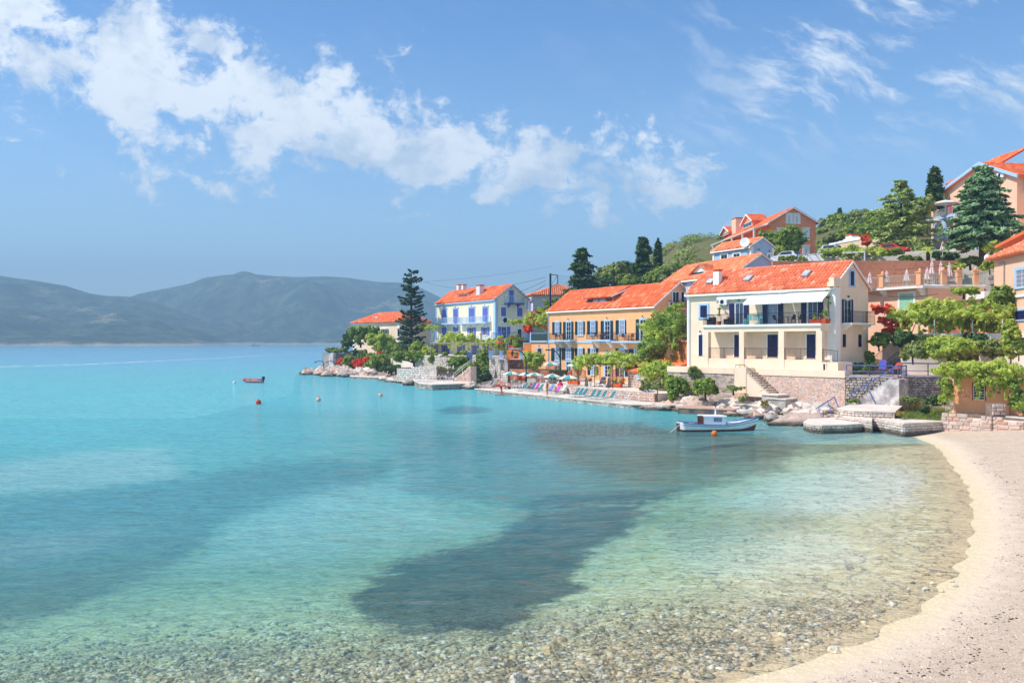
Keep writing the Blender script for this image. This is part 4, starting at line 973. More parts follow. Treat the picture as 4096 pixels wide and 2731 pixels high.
# --- yellow house with lilac shutters
h = House('yellow_house', 'pale yellow three-storey house with lilac shutters, blue trim and a steep red roof', 1745, 190.0, 1982, 167.0, 4.3)
q = q1; f0 = h.f(); sd_ = h.r(); ze = (f0.pt(*q(1400, 508))[1]+f0.pt(*q(1950, 460))[1])/2; apx = sd_.pt(*q(2103, 335)); D = 2*apx[0]; D = max(7, min(12, D)); zr = apx[1]
gable_house(h, D, ze, zr, M_yel, T_red, M_trimb, indiv=0, tw=.6, tl=.8, oe=.3)
mb = MB(); f0.box(mb, h.L-.7, h.L+.05, -1, ze-.2, 0, .1); sd_.box(mb, -.1, .45, -1, ze-.2, .052, .1); f0.box(mb, -.05, .3, -1, ze-.2, 0, .1); f0.box(mb, .3, h.L-.7, ze-.55, ze-.2, 0, .12); sd_.box(mb, D-.45, D, -1, ze-.2, 0, .1)
mb.build('corner_trim', M_trimb, h.root)
for rc in ((1450, 553, 1502, 692), (1558, 548, 1610, 690), (1704, 538, 1768, 684), (1834, 533, 1892, 680)): opening(h, f0, q, rc, M_trimb, closed=M_lilac, fw=.2, kind='door', cap=True, lamp=True)
for rc in ((1453, 724, 1500, 810), (1558, 718, 1612, 830)): opening(h, f0, q, rc, M_trimb, closed=M_lilac, fw=.14, lamp=True)
for rc, sh in (((1712, 726, 1752, 838), [(1694, 730, 1716, 838), (1748, 728, 1773, 838)]), ((1842, 724, 1882, 803), [(1824, 727, 1846, 803), (1877, 725, 1900, 803)])): opening(h, f0, q, rc, M_white, M_glass, .1, sh, M_lilac, lamp=True)
for x0 in (1358, 1472, 1618, 1748, 1858): opening(h, f0, q, (x0, 893, x0+32, 988), M_trimb, M_glass, .1, [(x0-20, 896, x0+3, 986), (x0+29, 895, x0+54, 984)], M_lilac)
for x0, x1, yt in ((1398, 1620, 692), (1638, 1912, 684)):
 a0 = max(0, f0.pt(*q(x0, yt))[0]); a1 = f0.pt(*q(x1, yt))[0]; zt = f0.pt(*q((x0+x1)/2, yt))[1]
 mb = MB(); f0.box(mb, a0, a1, zt-.22, zt, 0, 1.1); mb.build('balcony_slab', M_trimb, h.root)
 for s in (.12, .5, .88): corbel(h, f0, a0+(a1-a0)*s, zt-.222, .7, .8, .4, M_white)
 railing(h.root, [f0.P(a0+.05, zt, .05), f0.P(a0+.05, zt, 1.02), f0.P(a1-.05, zt, 1.02), f0.P(a1-.05, zt, .05)], 1.1, M_trimb, .18, .018, mid=True)
# side
opening(h, sd_, q, (2078, 372, 2132, 505), M_trimb, closed=M_lilac, fw=.15, kind='door', lamp=True)
a0, a1, zb0, zb1 = sd_.rect(q, 2040, 500, 2206, 512); mb = MB(); sd_.box(mb, a0, a1, zb0, zb1, 0, 1.0); mb.build('balcony_slab', M_bluerail, h.root)
railing(h.root, [sd_.P(a0, zb1, .05), sd_.P(a0, zb1, .95), sd_.P(a1, zb1, .95), sd_.P(a1, zb1, .05)], 1.3, M_trimb, .3, .02)
for a in (a0+.8, a1-1): corbel(h, sd_, a, zb0-.002, .6, .8, .3, M_bluerail)
opening(h, sd_, q, (1998, 530, 2063, 625), M_white, closed=M_lilac, fw=.2, cap=True); opening(h, sd_, q, (2150, 535, 2218, 628), M_white, closed=M_lilac, fw=.2, cap=True)
opening(h, sd_, q, (2008, 718, 2062, 838), M_white, M_glass, .1, [(1980, 722, 2010, 836), (2060, 722, 2094, 836)], M_lilac, kind='door'); opening(h, sd_, q, (2160, 740, 2206, 838), M_white, M_dark, .1, kind='door', bars=(0, 0))
aircon(h, sd_, q, (2015, 630, 2073, 692))
# dormer and chimneys
s1 = (zr-ze)/(D/2); ydm = D*.16; xa = h.onf(*q(1605, 445), d=ydm)[0]; xb = h.onf(*q(1702, 440), d=ydm)[0]; zd0 = ze+s1*ydm; zd1 = h.onf(*q(1650, 412), d=ydm)[1]
yt = ydm+(zd1+.3-zd0)/s1*1.6; zt = ze+s1*yt
mb = MB(); mb.add([(xa, ydm, zd0-.2), (xb, ydm, zd0-.2), (xb, ydm, zd1), (xa, ydm, zd1), (xa, yt, zt), (xb, yt, zt)], [(0, 1, 2, 3), (1, 5, 2), (0, 3, 4), (3, 2, 5, 4), (0, 4, 5, 1)]); dm = mb.build('dormer', M_white, h.root)
mb = MB(); mb.box(xa+.6, xb-.6, ydm-.05, ydm+.02, zd0+.35, zd1-.3); mb.build('dormer_window', M_glass, dm)
A, B, C, Dp = (xa-.4, ydm-.4, zd1-.03), (xb+.4, ydm-.4, zd1-.03), (xa-.4, yt+.5, zt+.25), (xb+.4, yt+.5, zt+.25)
mb = MB(); slab(mb, A, B, C, Dp, .12); dr = mb.build('dormer_roof', T_red, h.root); tiles(dr, A, B, C, Dp, T_red, .5, .5)
for x, y0, y1, w in ((1615, 335, 385, .9), (1660, 335, 380, .8)): c = h.onf(*q(x, y1), d=D*.6)[0]; chimney(h, (c, D*.6), w, .8, zr-1.5, h.onf(*q(x, y0), d=D*.6)[1], M_white)
c = h.onf(*q(1812, 440), d=D*.2)[0]; chimney(h, (c, D*.2), 1.5, 1.0, ze+s1*D*.1, h.onf(*q(1812, 342), d=D*.2)[1], M_greyw)
YEL = dict(h=h, f=f0, D=D, r=sd_)
# --- hipped villa on the headland
def hip_roof(h, L, D, ze, zr, tm, oe=.5, tw=.5, tl=.5, rl=None, x0=0):
 rl = L-D if rl is None else rl; rl = max(rl, .2); xm = x0+L/2
 A, B, Cc, Dd = (x0-oe, -oe, ze), (x0+L+oe, -oe, ze), (x0+L+oe, D+oe, ze), (x0-oe, D+oe, ze); r0, r1 = (xm-rl/2, D/2, zr), (xm+rl/2, D/2, zr)
 mb = MB(); mb.add([A, B, Cc, Dd, r0, r1], [(0, 1, 5, 4), (1, 2, 5), (2, 3, 4, 5), (3, 0, 4), (3, 2, 1, 0)]); roof = mb.build('roof', tm, h.root)
 tiles(roof, A, B, r0, r1, tm, tw, tl); tiles(roof, B, Cc, r1, r1, tm, tw, tl); tiles(roof, Cc, Dd, r1, r0, tm, tw, tl); tiles(roof, Dd, A, r0, r0, tm, tw, tl)
 for a, b in ((A, r0), (B, r1), (Cc, r1), (Dd, r0), (r0, r1)): ridge_caps(roof, Vector(a)+Vector((0, 0, .08)), Vector(b)+Vector((0, 0, .08)), tm, .16, .5)
 return roof
h = House('villa', 'small cream villa with a hipped red roof among trees on the point', 1412, 226.0, 1598, 212.0, 5.2)
q = q1; f0 = h.f(); sd_ = h.r(); ze = f0.pt(*q(830, 686))[1]; D = 9.0; zr = h.onf(*q(880, 597), d=D/2)[1]
mb = MB(); mb.box(0, h.L, 0, D, -3, ze); mb.build('wall', M_cream, h.root)
mb = MB(); mb.box(-.35, h.L+.35, -.35, D+.35, ze-.28, ze-.02); mb.build('cornice', M_white, h.root)
hip_roof(h, h.L, D, ze+.02, zr, T_red, .6)
mb = MB(); f0.box(mb, h.L-.9, h.L+.06, -2, ze-.3, 0, .08); sd_.box(mb, -.08, .7, -2, ze-.3, .062, .1); mb.build('quoin', M_white, h.root); mb = MB(); f0.box(mb, 0, .8, -2, ze-.3, 0, .08); mb.build('quoin', M_white, h.root)
opening(h, f0, q, (893, 742, 942, 800), M_white, M_dark, .15, [(882, 748, 901, 798), (935, 748, 952, 798)], M_green, cap=True)
opening(h, f0, q, (785, 742, 832, 800), M_white, M_dark, .15, [(775, 748, 792, 798), (826, 748, 842, 798)], M_green, cap=True)
opening(h, f0, q, (670, 742, 715, 800), M_white, M_dark, .15, [(660, 748, 677, 798), (708, 748, 724, 798)], M_green, cap=True)
opening(h, sd_, q, (1032, 744, 1058, 812), M_white, closed=M_green, cap=True)
skylight(h, q, ((822, 650), (848, 650), (854, 630), (830, 630)), D/2, ze, zr)
# --- white house behind, between the yellow and orange ones
h = House('white_house', 'white hip-roofed house half hidden behind the yellow house', 2086, 187.0, 2132, 176.0, 9.0)
q = d8; f0 = h.f(); sd_ = h.r(); ze = f0.pt(*q(340, 432))[1]; D = 13.0
mb = MB(); mb.box(0, h.L, 0, D, -7, ze); mb.build('wall', M_greyw, h.root)
apx = h.onr(*q(600, 262), x=h.L/2)
hip_roof(h, h.L, D, ze, apx[1], T_pale, .5, .42, .45, rl=.3)
opening(h, f0, q, (283, 515, 318, 712), M_white, closed=M_lilac, kind='door', fw=.1)
aircon(h, f0, q, (300, 465, 348, 528))
a0, a1, z0, z1 = f0.rect(q, 235, 712, 340, 730); mb = MB(); f0.box(mb, a0, a1, z0, z1, 0, 1.4); mb.build('balcony_slab', M_white, h.root)
railing(h.root, [f0.P(a0, z1, 1.3), f0.P(a1, z1, 1.3)], 1.0, M_steel, .25, .02)
mb = MB(); f0.box(mb, a0+.3, a1-.2, z1+1.0, z1+1.15, 1.25, 1.45); mb.build('flower_trough', M_terra, h.root)
# --- lavender house tucked behind the cream one
h = House('lavender_house', 'low lavender-walled house with tiled roof and gabled dormer behind the cream house', 2658, 128.0, 2945, 110.0, 8.0)
q = q3; f0 = h.f(); ze = (f0.pt(*q(25, 298))[1]+f0.pt(*q(680, 225))[1])/2; sd_ = h.r(); D = 7.0; zr = h.onf(*q(520, 112), d=D/2)[1]
gable_house(h, D, ze, zr, M_lav, T_pale, M_white, base=6, tw=.45, tl=.6, oe=.4)
xa = h.onf(*q(272, 230), d=.5)[0]; xb = h.onf(*q(448, 225), d=.5)[0]; zd0 = ze+.1; zd1 = h.onf(*q(360, 200), d=.5)[1]; zap = h.onf(*q(360, 142), d=.4)[1]; xm = (xa+xb)/2; yb_ = D/2
mb = MB(); mb.add([(xa, .5, zd0-.3), (xb, .5, zd0-.3), (xb, .5, zd1), (xm, .5, zap), (xa, .5, zd1), (xa, yb_, zd0-.3), (xb, yb_, zd0-.3), (xb, yb_, zd1), (xm, yb_, zap), (xa, yb_, zd1)], [(0, 1, 2, 3, 4), (9, 8, 7, 6, 5), (1, 6, 7, 2), (0, 4, 9, 5), (2, 7, 8, 3), (4, 3, 8, 9)]); dm = mb.build('dormer', M_white, h.root)
mb = MB(); slab(mb, (xb+.35, .15, zd1-.25), (xb+.35, yb_, zd1-.25), (xm, .15, zap+.12), (xm, yb_, zap+.12), .1); slab(mb, (xa-.35, yb_, zd1-.25), (xa-.35, .15, zd1-.25), (xm, yb_, zap+.12), (xm, .15, zap+.12), .1); dr = mb.build('dormer_roof', T_pale, h.root)
tiles(dr, (xb+.35, .15, zd1-.25), (xb+.35, yb_, zd1-.25), (xm, .15, zap+.12), (xm, yb_, zap+.12), T_pale, .3, .4)
mb = MB(); mb.box(xa+.3, xb-.3, .42, .49, zd0+.15, zd1-.1); w = mb.build('dormer_window', M_dark, dm)
mb = MB(); mb.box(xa+.5, xa+1.5, .3, .41, zd0+.25, zd1-.3); mb.build('pane', M_glass, w)
# --- pale blue house on the slope
h = House('blue_house', 'small pale blue gabled house with a satellite dish on the slope', 2852, 141.0, 3005, 133.0, 17.0)
q = d7; f0 = h.f(); sd_ = h.r(); ze = (f0.pt(*q(15, 602))[1]+f0.pt(*q(430, 548))[1])/2; apx = sd_.pt(*q(588, 450)); D = max(4, min(9, 2*apx[0])); zr = apx[1]
gable_house(h, D, ze, zr, M_bluew, T_pale, M_white, base=6, tw=.5, tl=.6)
for rc in ((90, 626, 188, 742), (236, 613, 336, 725)): opening(h, f0, q, rc, M_white, M_dark, .26, lamp=True, bars=(1, 1))
for rc in ((506, 603, 571, 760), (636, 620, 691, 750)): opening(h, sd_, q, rc, M_white, M_dark, .26, lamp=True, kind='door')
mb = MB(); sd_.box(mb, -.1, .35, -2, ze-.1, 0, .1); f0.box(mb, h.L-.5, h.L+.098, -2, ze-.1, 0, .098); mb.build('quoin', M_white, h.root); mb = MB(); sd_.box(mb, D-.4, D, -2, ze-.1, 0, .1); mb.build('quoin', M_white, h.root); mb = MB(); f0.box(mb, 0, .4, -2, ze-.1, 0, .1); mb.build('quoin', M_white, h.root)
c = h.onf(*q(387, 505), d=-.5); mb = MB(); mb.lathe((0, 0, 0), [(.04, 0), (.4, .05), (.72, .2), (.74, .22), (.7, .22), (.3, .1)], 16); dish = mb.build('satellite_dish', M_plastic, h.root, True)
dish.location = (c[0], -.5, c[1]); dish.rotation_euler = (math.radians(80), 0, .5)
mb = MB(); mb.tube((c[0], -.45, c[1]-.1), (c[0]+.05, -.02, ze-.3), .05, 6); mb.build('dish_arm', M_steel, h.root)
a0, a1, z0, z1 = sd_.rect(q, 565, 795, 720, 800); railing(h.root, [sd_.P(a0, z1, .8), sd_.P(a1, z1, .8)], 1.2, M_iron, .2, .015); mb = MB(); sd_.box(mb, a0, a1, z1-.12, z1, 0, .9); mb.build('balcony_slab', M_white, h.root)
# --- salmon house at the top
h = House('salmon_house', 'big salmon-orange house with a white-edged gable and veranda on the hilltop', 2905, 197.0, 3082, 168.0, 23.0)
q = d7; f0 = h.f(); sd_ = h.r(); aR = sd_.pt(*q(1215, 400))[0]; D = max(8, min(16, aR)); zeR = sd_.pt(*q(1240, 275))[1]; ze = sd_.pt(*q(665, 255))[1]; apx = sd_.pt(*q(945, 100)); zr = apx[1]
ze = zeR = min(ze, zeR)+.2
gable_house(h, D, ze, zr, M_salmon, T_red, M_white, base=7, tw=.42, tl=.48, ridge=min(.6, max(.4, apx[0]/D)), oe=.6, og=.35)
for rc in ((860, 153, 944, 279), (951, 156, 1033, 281), (1053, 336, 1141, 474), (1058, 543, 1142, 660)): opening(h, sd_, q, rc, M_white, closed=mat('pale_lilac_paint', lin(226, 222, 236), lin(206, 200, 222)), fw=.5, cap=rc[0] > 1000)
opening(h, sd_, q, (755, 336, 830, 474), M_white, closed=MATS['pale_lilac_paint'], fw=.5, cap=True)
# dormer and veranda on the left slope
def gdormer(h, q, xl, xr_, ybot, yeav, yap, d, D2, wallm, tm, winr=None, trim=M_white):
 xa = h.onf(*q(xl, ybot), d=d)[0]; xb = h.onf(*q(xr_, ybot), d=d)[0]; z0 = h.onf(*q((xl+xr_)/2, ybot), d=d)[1]; z1 = h.onf(*q((xl+xr_)/2, yeav), d=d)[1]; za = h.onf(*q((xl+xr_)/2, yap), d=d)[1]; xm = (xa+xb)/2
 mb = MB(); mb.add([(xa, d, z0), (xb, d, z0), (xb, d, z1), (xm, d, za), (xa, d, z1)]+[(xa, D2, z0), (xb, D2, z0), (xb, D2, z1), (xm, D2, za), (xa, D2, z1)], [(0, 1, 2, 3, 4), (9, 8, 7, 6, 5), (1, 6, 7, 2), (0, 4, 9, 5), (2, 7, 8, 3), (4, 3, 8, 9)]); dm = mb.build('dormer', wallm, h.root)
 mb = MB(); dr_ = None
 Q = [((xb+.4, d-.4, z1-.2), (xb+.4, D2, z1-.2), (xm, d-.4, za+.15), (xm, D2, za+.15)), ((xa-.4, D2, z1-.2), (xa-.4, d-.4, z1-.2), (xm, D2, za+.15), (xm, d-.4, za+.15))]
 for Z in Q: slab(mb, *Z, .12)
 dr_ = mb.build('dormer_roof', tm, h.root)
 for Z in Q: tiles(dr_, *Z, tm, .42, .48)
 mb = MB()
 for a, b in (((xb+.45, z1-.25), (xm, za+.12)), ((xa-.45, z1-.25), (xm, za+.12))):
  qd = [Vector((a[0], d-.5, a[1]-.1)), Vector((b[0], d-.5, b[1]-.1)), Vector((b[0], d-.38, b[1]-.1)), Vector((a[0], d-.38, a[1]-.1))]; MB().hexa(qd+[p+Vector((0, 0, .25)) for p in qd]).build('dormer_barge_board', trim, dm)
 mb = MB(); mb.box(xa+.5, xb-.5, d-.06, d-.01, z0+.15, z1-.05); w = mb.build('dormer_window', M_white, dm)
 mb = MB(); 
 for i in range(3): k0 = xa+.6+(xb-xa-1.2)*i/3; mb.box(k0+.05, k0+(xb-xa-1.2)/3-.05, d-.08, d-.062, z0+.25, z1-.15)
 mb.build('pane', M_glass, w)
 return dm
gdormer(h, q, 355, 475, 330, 262, 182, .6, D*.45, M_salmon, T_red); gdormer(h, q, 108, 200, 420, 385, 328, .6, D*.45, M_salmon, T_red)
c = h.onf(*q(292, 330), d=1.8)[0]; chimney(h, (c, 1.8), 3.0, 1.6, ze-.5, h.onf(*q(292, 232), d=1.8)[1], M_pink)
zv = h.onf(*q(400, 360), d=-2.5)[1]
mb = MB(); slab(mb, (-1, -3.2, zv-.3), (h.L, -3.2, zv-.3), (-1, -.0, zv+.6), (h.L, -.0, zv+.6), .2); mb.build('veranda_roof', M_white, h.root)
for i in range(5): mb = MB(); x = .2+(h.L-.6)*i/4; mb.box(x-.15, x+.15, -3.1, -2.8, -4, zv-.35); mb.build('veranda_post', M_white, h.root)
mb = MB(); mb.box(-.5, h.L, -3.3, -.01, -6, zv-3.2); mb.build('veranda_base', M_salmon, h.root)
# --- low beige building with a white chimney
h = House('beige_block', 'low flat beige building with a white chimney beyond the vine pergola', 3318, 142.0, 3520, 130.0, 19.0, 'building')
q = d7; f0 = h.f(); z1 = f0.pt(*q(1560, 500))[1]
mb = MB(); mb.box(0, h.L, 0, 6, -4, z1); mb.build('wall', mat('beige_plaster', lin(232, 206, 178), lin(214, 186, 158)), h.root)
mb = MB(); xa = f0.pt(*q(1375, 500))[0]; n = 10
for i in range(n): a = h.L*i/n; hh_ = .25+.35*math.exp(-((i-4)/1.6)**2); mb.box(a, a+h.L/n-.001, -.1, .5, z1, z1+hh_)
mb.build('parapet', M_white, h.root)
c = f0.pt(*q(1542, 450))[0]; chimney(h, (c, 1.5), 1.5, 1.3, z1, f0.pt(*q(1542, 425))[1], M_white, T_terra if False else T_red)
# --- pink hotel at the right edge
h = House('pink_hotel', 'tall pink hotel with red roofs, mint shutters and arched balconies at the right edge', 3768, 126.0, 4068, 110.0, 17.5, 'hotel')
q = d5; f0 = h.f(); xa = f0.pt(*q(915, 200))[0]; za = f0.pt(*q(915, 132))[1]; zl = f0.pt(*q(425, 455))[1]; zrr = f0.pt(*q(1400, 262))[1]; Dp_ = 14.0
xl = f0.pt(*q(425, 455))[0]
L = h.L
prof = [(xl, -6), (xl, zl), (xa, za), (L, zrr+.1), (L, -6)]; n = 5
mb = MB(); mb.add([(x, 0, z) for x, z in prof]+[(x, Dp_, z) for x, z in prof], [tuple(range(5)), tuple(range(5, 10))[::-1]]+[(i, (i+1) % 5, 5+(i+1) % 5, 5+i) for i in range(5)]); mb.build('wall', M_pink, h.root)
zb = f0.pt(*q(380, 380))[1]
mb = MB(); mb.box(-.2, xl+6, 1.2, Dp_, -6, zb); mb.build('left_wing', M_pink, h.root)
mb = MB(); Q1 = ((xl-.6, Dp_, zl-.35), (xl-.6, -.5, zl-.35), (xa, Dp_, za+.15), (xa, -.5, za+.15)); Q2 = ((L+.8, -.5, zrr-.2), (L+.8, Dp_, zrr-.2), (xa, -.5, za+.15), (xa, Dp_, za+.15))
slab(mb, *Q1); slab(mb, *Q2)
Q3 = ((-.8, 1.0, zb), (xl+7, 1.0, zb), (2.0, 7, zb+3.4), (xl+7, 7, zb+3.4)); Q4 = ((L-6, 6, za-1.2), (L+12, 3, za-.6), (xa+1, 12, za+2.6), (L+12, 11, za+3.6))
slab(mb, *Q3); slab(mb, *Q4)
roof = mb.build('roof', T_red, h.root)
for Z in (Q1, Q2, Q3, Q4): tiles(roof, *Z, T_red, .42, .48)
mb = MB()
for (x0, z0), (x1, z1) in (((xl-.7, zl-.45), (xa, za+.1)), ((L+.9, zrr-.3), (xa, za+.1))):
 qd = [Vector((x0, -.62, z0-.12)), Vector((x1, -.62, z1-.12)), Vector((x1, -.45, z1-.12)), Vector((x0, -.45, z0-.12))]; mb.hexa(qd+[p+Vector((0, 0, .38)) for p in qd])
mb.build('barge_board', M_trimb, h.root)
mb = MB(); mb.box(L, L+9, 1.0, Dp_, -6, zrr-.5); mb.build('right_wing', M_pink, h.root)
aircon(h, f0, q, (1130, 235, 1222, 302))
# terraces on the left: two storeys of balconies with an arch
fb = h.f(-2.2); a0, a1, zt0, zt1 = fb.rect(q, 245, 800, 560, 830)
zfl = fb.pt(*q(300, 1110))[1]
mb = MB(); mb.box(a0, a1, -2.2, 0, zt0, zt1); mb.box(a0, a1, -2.2, 0, zfl-.25, zfl); mb.build('balcony_slab', M_trimb, h.root)
mb = MB()
for i in range(12):   # arched opening in the end wall
 t0, t1 = math.pi*i/12, math.pi*(i+1)/12; c0 = a0+1.9; r_ = 1.15; zz = zt0-1.55
 for rr0, rr1 in ((r_, r_+.3),):
  P8 = [(c0-rr0*math.cos(t0), -2.25, zz+rr0*math.sin(t0)), (c0-rr1*math.cos(t0), -2.25, zz+rr1*math.sin(t0)), (c0-rr1*math.cos(t1), -2.25, zz+rr1*math.sin(t1)), (c0-rr0*math.cos(t1), -2.25, zz+rr0*math.sin(t1))]
  mb.hexa(P8+[(x, -1.95, z) for x, y, z in P8])
mb.box(a0+.45, a0+.75, -2.25, -1.95, zfl, zt0-1.55); mb.box(a0+3.05, a0+3.35, -2.25, -1.95, zfl, zt0-1.55); mb.build('arch', M_trimb, h.root)
mb = MB(); mb.box(a0, a0+.45, -2.2, -1.9, zfl, zt0); mb.box(a1-.5, a1, -2.2, -1.9, zfl, zt0); mb.box(a0, a1, -2.15, 0, -6, zfl-.25); mb.build('balcony_piers', M_pink, h.root)
for zz in (zt1, zfl): railing(h.root, [(a0+.1, -.1, zz), (a0+.1, -2.05, zz), (a1, -2.05, zz)], 1.0, M_plastic, .3, .025)
mb = MB(); mb.box(a0, a0+.5, -2.2, -1.7, zt1, zt1+1.35); mb.box(a0-.08, a0+.58, -2.28, -1.62, zt1+1.35, zt1+1.5); mb.build('terrace_pier', M_pink, h.root)
mb = MB(); mb.box(a0+1, a0+2.2, -.4, -.02, zt1, zt1+2.1); mb.build('red_door', M_red, h.root)
fl = h.f(-2.15)
opening(h, fl, q, (285, 1180, 400, 1290), M_trimb, closed=M_mint, fw=.2, kind='door'); opening(h, fl, q, (490, 1175, 605, 1292), M_white, M_glass, .2, kind='door', bars=(1, 3), shut=[(430, 1185, 492, 1285)], shm=M_mint)
opening(h, f0, q, (830, 1140, 905, 1285), M_white, M_glass, .12, kind='door', shut=[(785, 1150, 842, 1280)], shm=M_mint, bars=(1, 3)); opening(h, f0, q, (935, 1120, 1010, 1240), M_white, M_glass, .12, shut=[(1000, 1115, 1052, 1215)], shm=M_mint, bars=(1, 2))
opening(h, h.f(1.2), q, (370, 425, 384, 520), M_white, closed=M_mint, fw=.05)
# --- house at the right edge, in front
h = House('right_house', 'pink house with blue-framed windows and red tiled roof cut off by the right edge', 3962, 90.0, 4230, 76.0, 4.5)
q = q4; f0 = h.f(); ze = f0.pt(*q(2150, 75))[1]
mb = MB(); mb.box(.9, h.L, .0, 7, -4, ze); mb.build('wall', M_pink, h.root)
zr = ze+2.2
A, B, C, Dp = (.3, -.6, ze-.02), (h.L, -.6, ze-.02), (3.2, 3.4, zr), (h.L, 3.4, zr)
mb = MB(); slab(mb, A, B, C, Dp); slab(mb, (.3, 7.2, ze), (.3, -.6, ze), (3.2, 3.4, zr), (3.2, 3.3, zr)); roof = mb.build('roof', T_main, h.root); tiles(roof, A, B, C, Dp, T_main, .3, .4)
A, B, C, Dp = (.8, 2.2, ze+1.5), (h.L, 2.2, ze+1.5), (.8, 6.5, ze+5.2), (h.L, 6.5, ze+5.2)
mb = MB(); mb.box(1.6, h.L, 2.6, 7, ze+.2, ze+2.3); mb.build('attic_wall', M_lav, h.root)
xx0 = .9; fA = h.f(2.2); pA = fA.pt(*d5(1075, 1225)); pB = fA.pt(*d5(1457, 1030))
mb = MB(); P0 = Vector((pA[0], 2.2, pA[1])); P1 = Vector((pB[0], 2.2, pB[1])); e_ = P1-P0
slab(mb, P0, P0+Vector((0, 5, 0)), P1, P1+Vector((0, 5, 0)), .3); mb.build('upper_roof', T_red, h.root)
opening(h, f0, q, (2245, 195, 2420, 448), M_trimb, M_lace, .3, bars=(1, 3)); opening(h, f0, q, (2245, 690, 2420, 830), M_trimb, closed=M_navy, fw=.2)
mb = MB(); f0.box(mb, .9, h.L, f0.pt(*q(2200, 555))[1]-.12, f0.pt(*q(2200, 555))[1]+.12, 0, .15); mb.build('string_course', M_white, h.root)
px = f0.pt(*q(2128, 300))[0]; mb = MB(); mb.path([(px-1.2, -.1, ze-.55), (px, -.1, ze-.55), (px, -.1, ze-3.6)], .06, 6); mb.build('downpipe', M_steel, h.root)
# lamp on the corner
mb = MB(); p = f0.pt(*q(1965, 95)); mb.ball((p[0], -.4, p[1]), .28, 8, 6, .35); mb.tube((p[0], -.4, p[1]), (1.0, -.05, p[1]+.1), .04); mb.build('lamp', M_plastic, h.root)
# balcony with planter
a0, a1, z0, z1 = f0.rect(q, 1500, 520, 2000, 600)
mb = MB(); mb.box(a0, .9, -.9, 3, z0, z1); mb.build('balcony', M_white, h.root); mb = MB(); mb.box(a0+.1, .9, .2, 6, -4, z0); mb.build('lower_wall', M_peach, h.root)
aircon(h, h.f(.2), q, (1715, 600, 1842, 668))
# --- terrace building with the white parasols
h = House('terrace_building', 'pink terrace building with balustraded roof terrace of folded parasols', 3470, 100.0, 3712, 93.0, 4.5, 'building')
q = q4; f0 = h.f(); zt = (f0.pt(*q(520, 462))[1]+f0.pt(*q(1200, 425))[1])/2
mb = MB(); mb.box(-4, h.L, 0, 6, -3, zt-.25); mb.build('wall', M_pink, h.root)
mb = MB(); mb.box(-4, h.L+.1, -.9, 6, zt-.25, zt); mb.build('terrace_slab', M_white, h.root)
for x in (720, 1165): corbel(h, f0, f0.pt(*q(x, 470))[0], zt-.252, .75, .75, .45, M_white)
opening(h, f0, q, (862, 490, 1072, 712), M_white, closed=M_mint, fw=.26)
pts = [(-4, -.75, zt), (h.L-.1, -.75, zt)]
railing(h.root, pts, 1.15, mat('pale_green_iron', lin(178, 196, 176)), .2, .016)
for x in (680, 1122):
 a = h.onf(*q(x, 370), d=-.7)[0]; mb = MB(); mb.box(a-.28, a+.28, -.95, -.45, zt+.002, zt+1.3); mb.box(a-.36, a+.36, -1.03, -.37, zt+1.3, zt+1.42); mb.lathe((a, -.7, zt+1.42), [(.08, 0), (.16, .08), (.16, .2), (.05, .34)], 8); mb.build('terrace_pier', M_peach, h.root)
TB = dict(h=h, zt=zt)
h2 = House('terrace_wing', 'set-back pink wing of the parasol terrace with balustrade and orange wall', 3712, 93.2, 3960, 93.0, 4.5, 'building')
f0 = h2.f(1.2); ztb = f0.pt(*q4(1480, 410))[1]; hh_ = h2
mb = MB(); mb.box(.02, h2.L, 1.2, 8, -3, ztb-.2); mb.build('wall', M_pink, h2.root); mb = MB(); mb.box(.02, h2.L, .9, 8, ztb-.2, ztb); mb.build('terrace_slab', M_white, h2.root)
railing(h2.root, [(.1, 1.1, ztb), (h2.L, 1.1, ztb)], 1.15, MATS['pale_green_iron'], .2, .016)
for x in (1400, 1580, 1780): a = h2.onf(*q4(x, 350), d=1.1)[0]; mb = MB(); mb.box(a-.25, a+.25, .85, 1.35, ztb+.002, ztb+1.35); mb.box(a-.32, a+.32, .78, 1.42, ztb+1.35, ztb+1.47); mb.lathe((a, 1.1, ztb+1.47), [(.08, 0), (.15, .08), (.15, .2), (.05, .32)], 8); mb.build('terrace_pier', M_peach, h2.root)
mb = MB(); mb.box(-14, h2.L, 7.0, 7.6, ztb-1, ztb+3.0); mb.build('back_wall', S_red, h2.root)
# --- vine hut by the beach
h = House('beach_hut', 'square apricot plaster hut under a thick mat of vine by the beach', 3815, 71.5, 4034, 69.0, 1.3, 'hut')
q = q5; f0 = h.f(); zt = f0.pt(*q(1700, 300))[1]
M_apr = plaster('apricot_plaster', lin(246, 176, 130), .12)
zb0 = f0.pt(*q(1700, 745))[1]
mb = MB(); mb.box(0, h.L, 0, 3.4, zb0-1.2, zt); mb.build('wall', M_apr, h.root)
mb = MB(); mb.box(-.5, h.L+.4, -.5, 3.8, zt, zt+.28); mb.build('roof_slab', M_conc, h.root)
opening(h, f0, q, (1742, 385, 1902, 598), M_wood, M_dark, .07, bars=(1, 5), sill=False)
mb = MB(); mb.box(h.L+.02, h.L+1.3, .4, 3.4, zb0-1.2, zt-.3); mb.build('lean_to', M_apr, h.root)
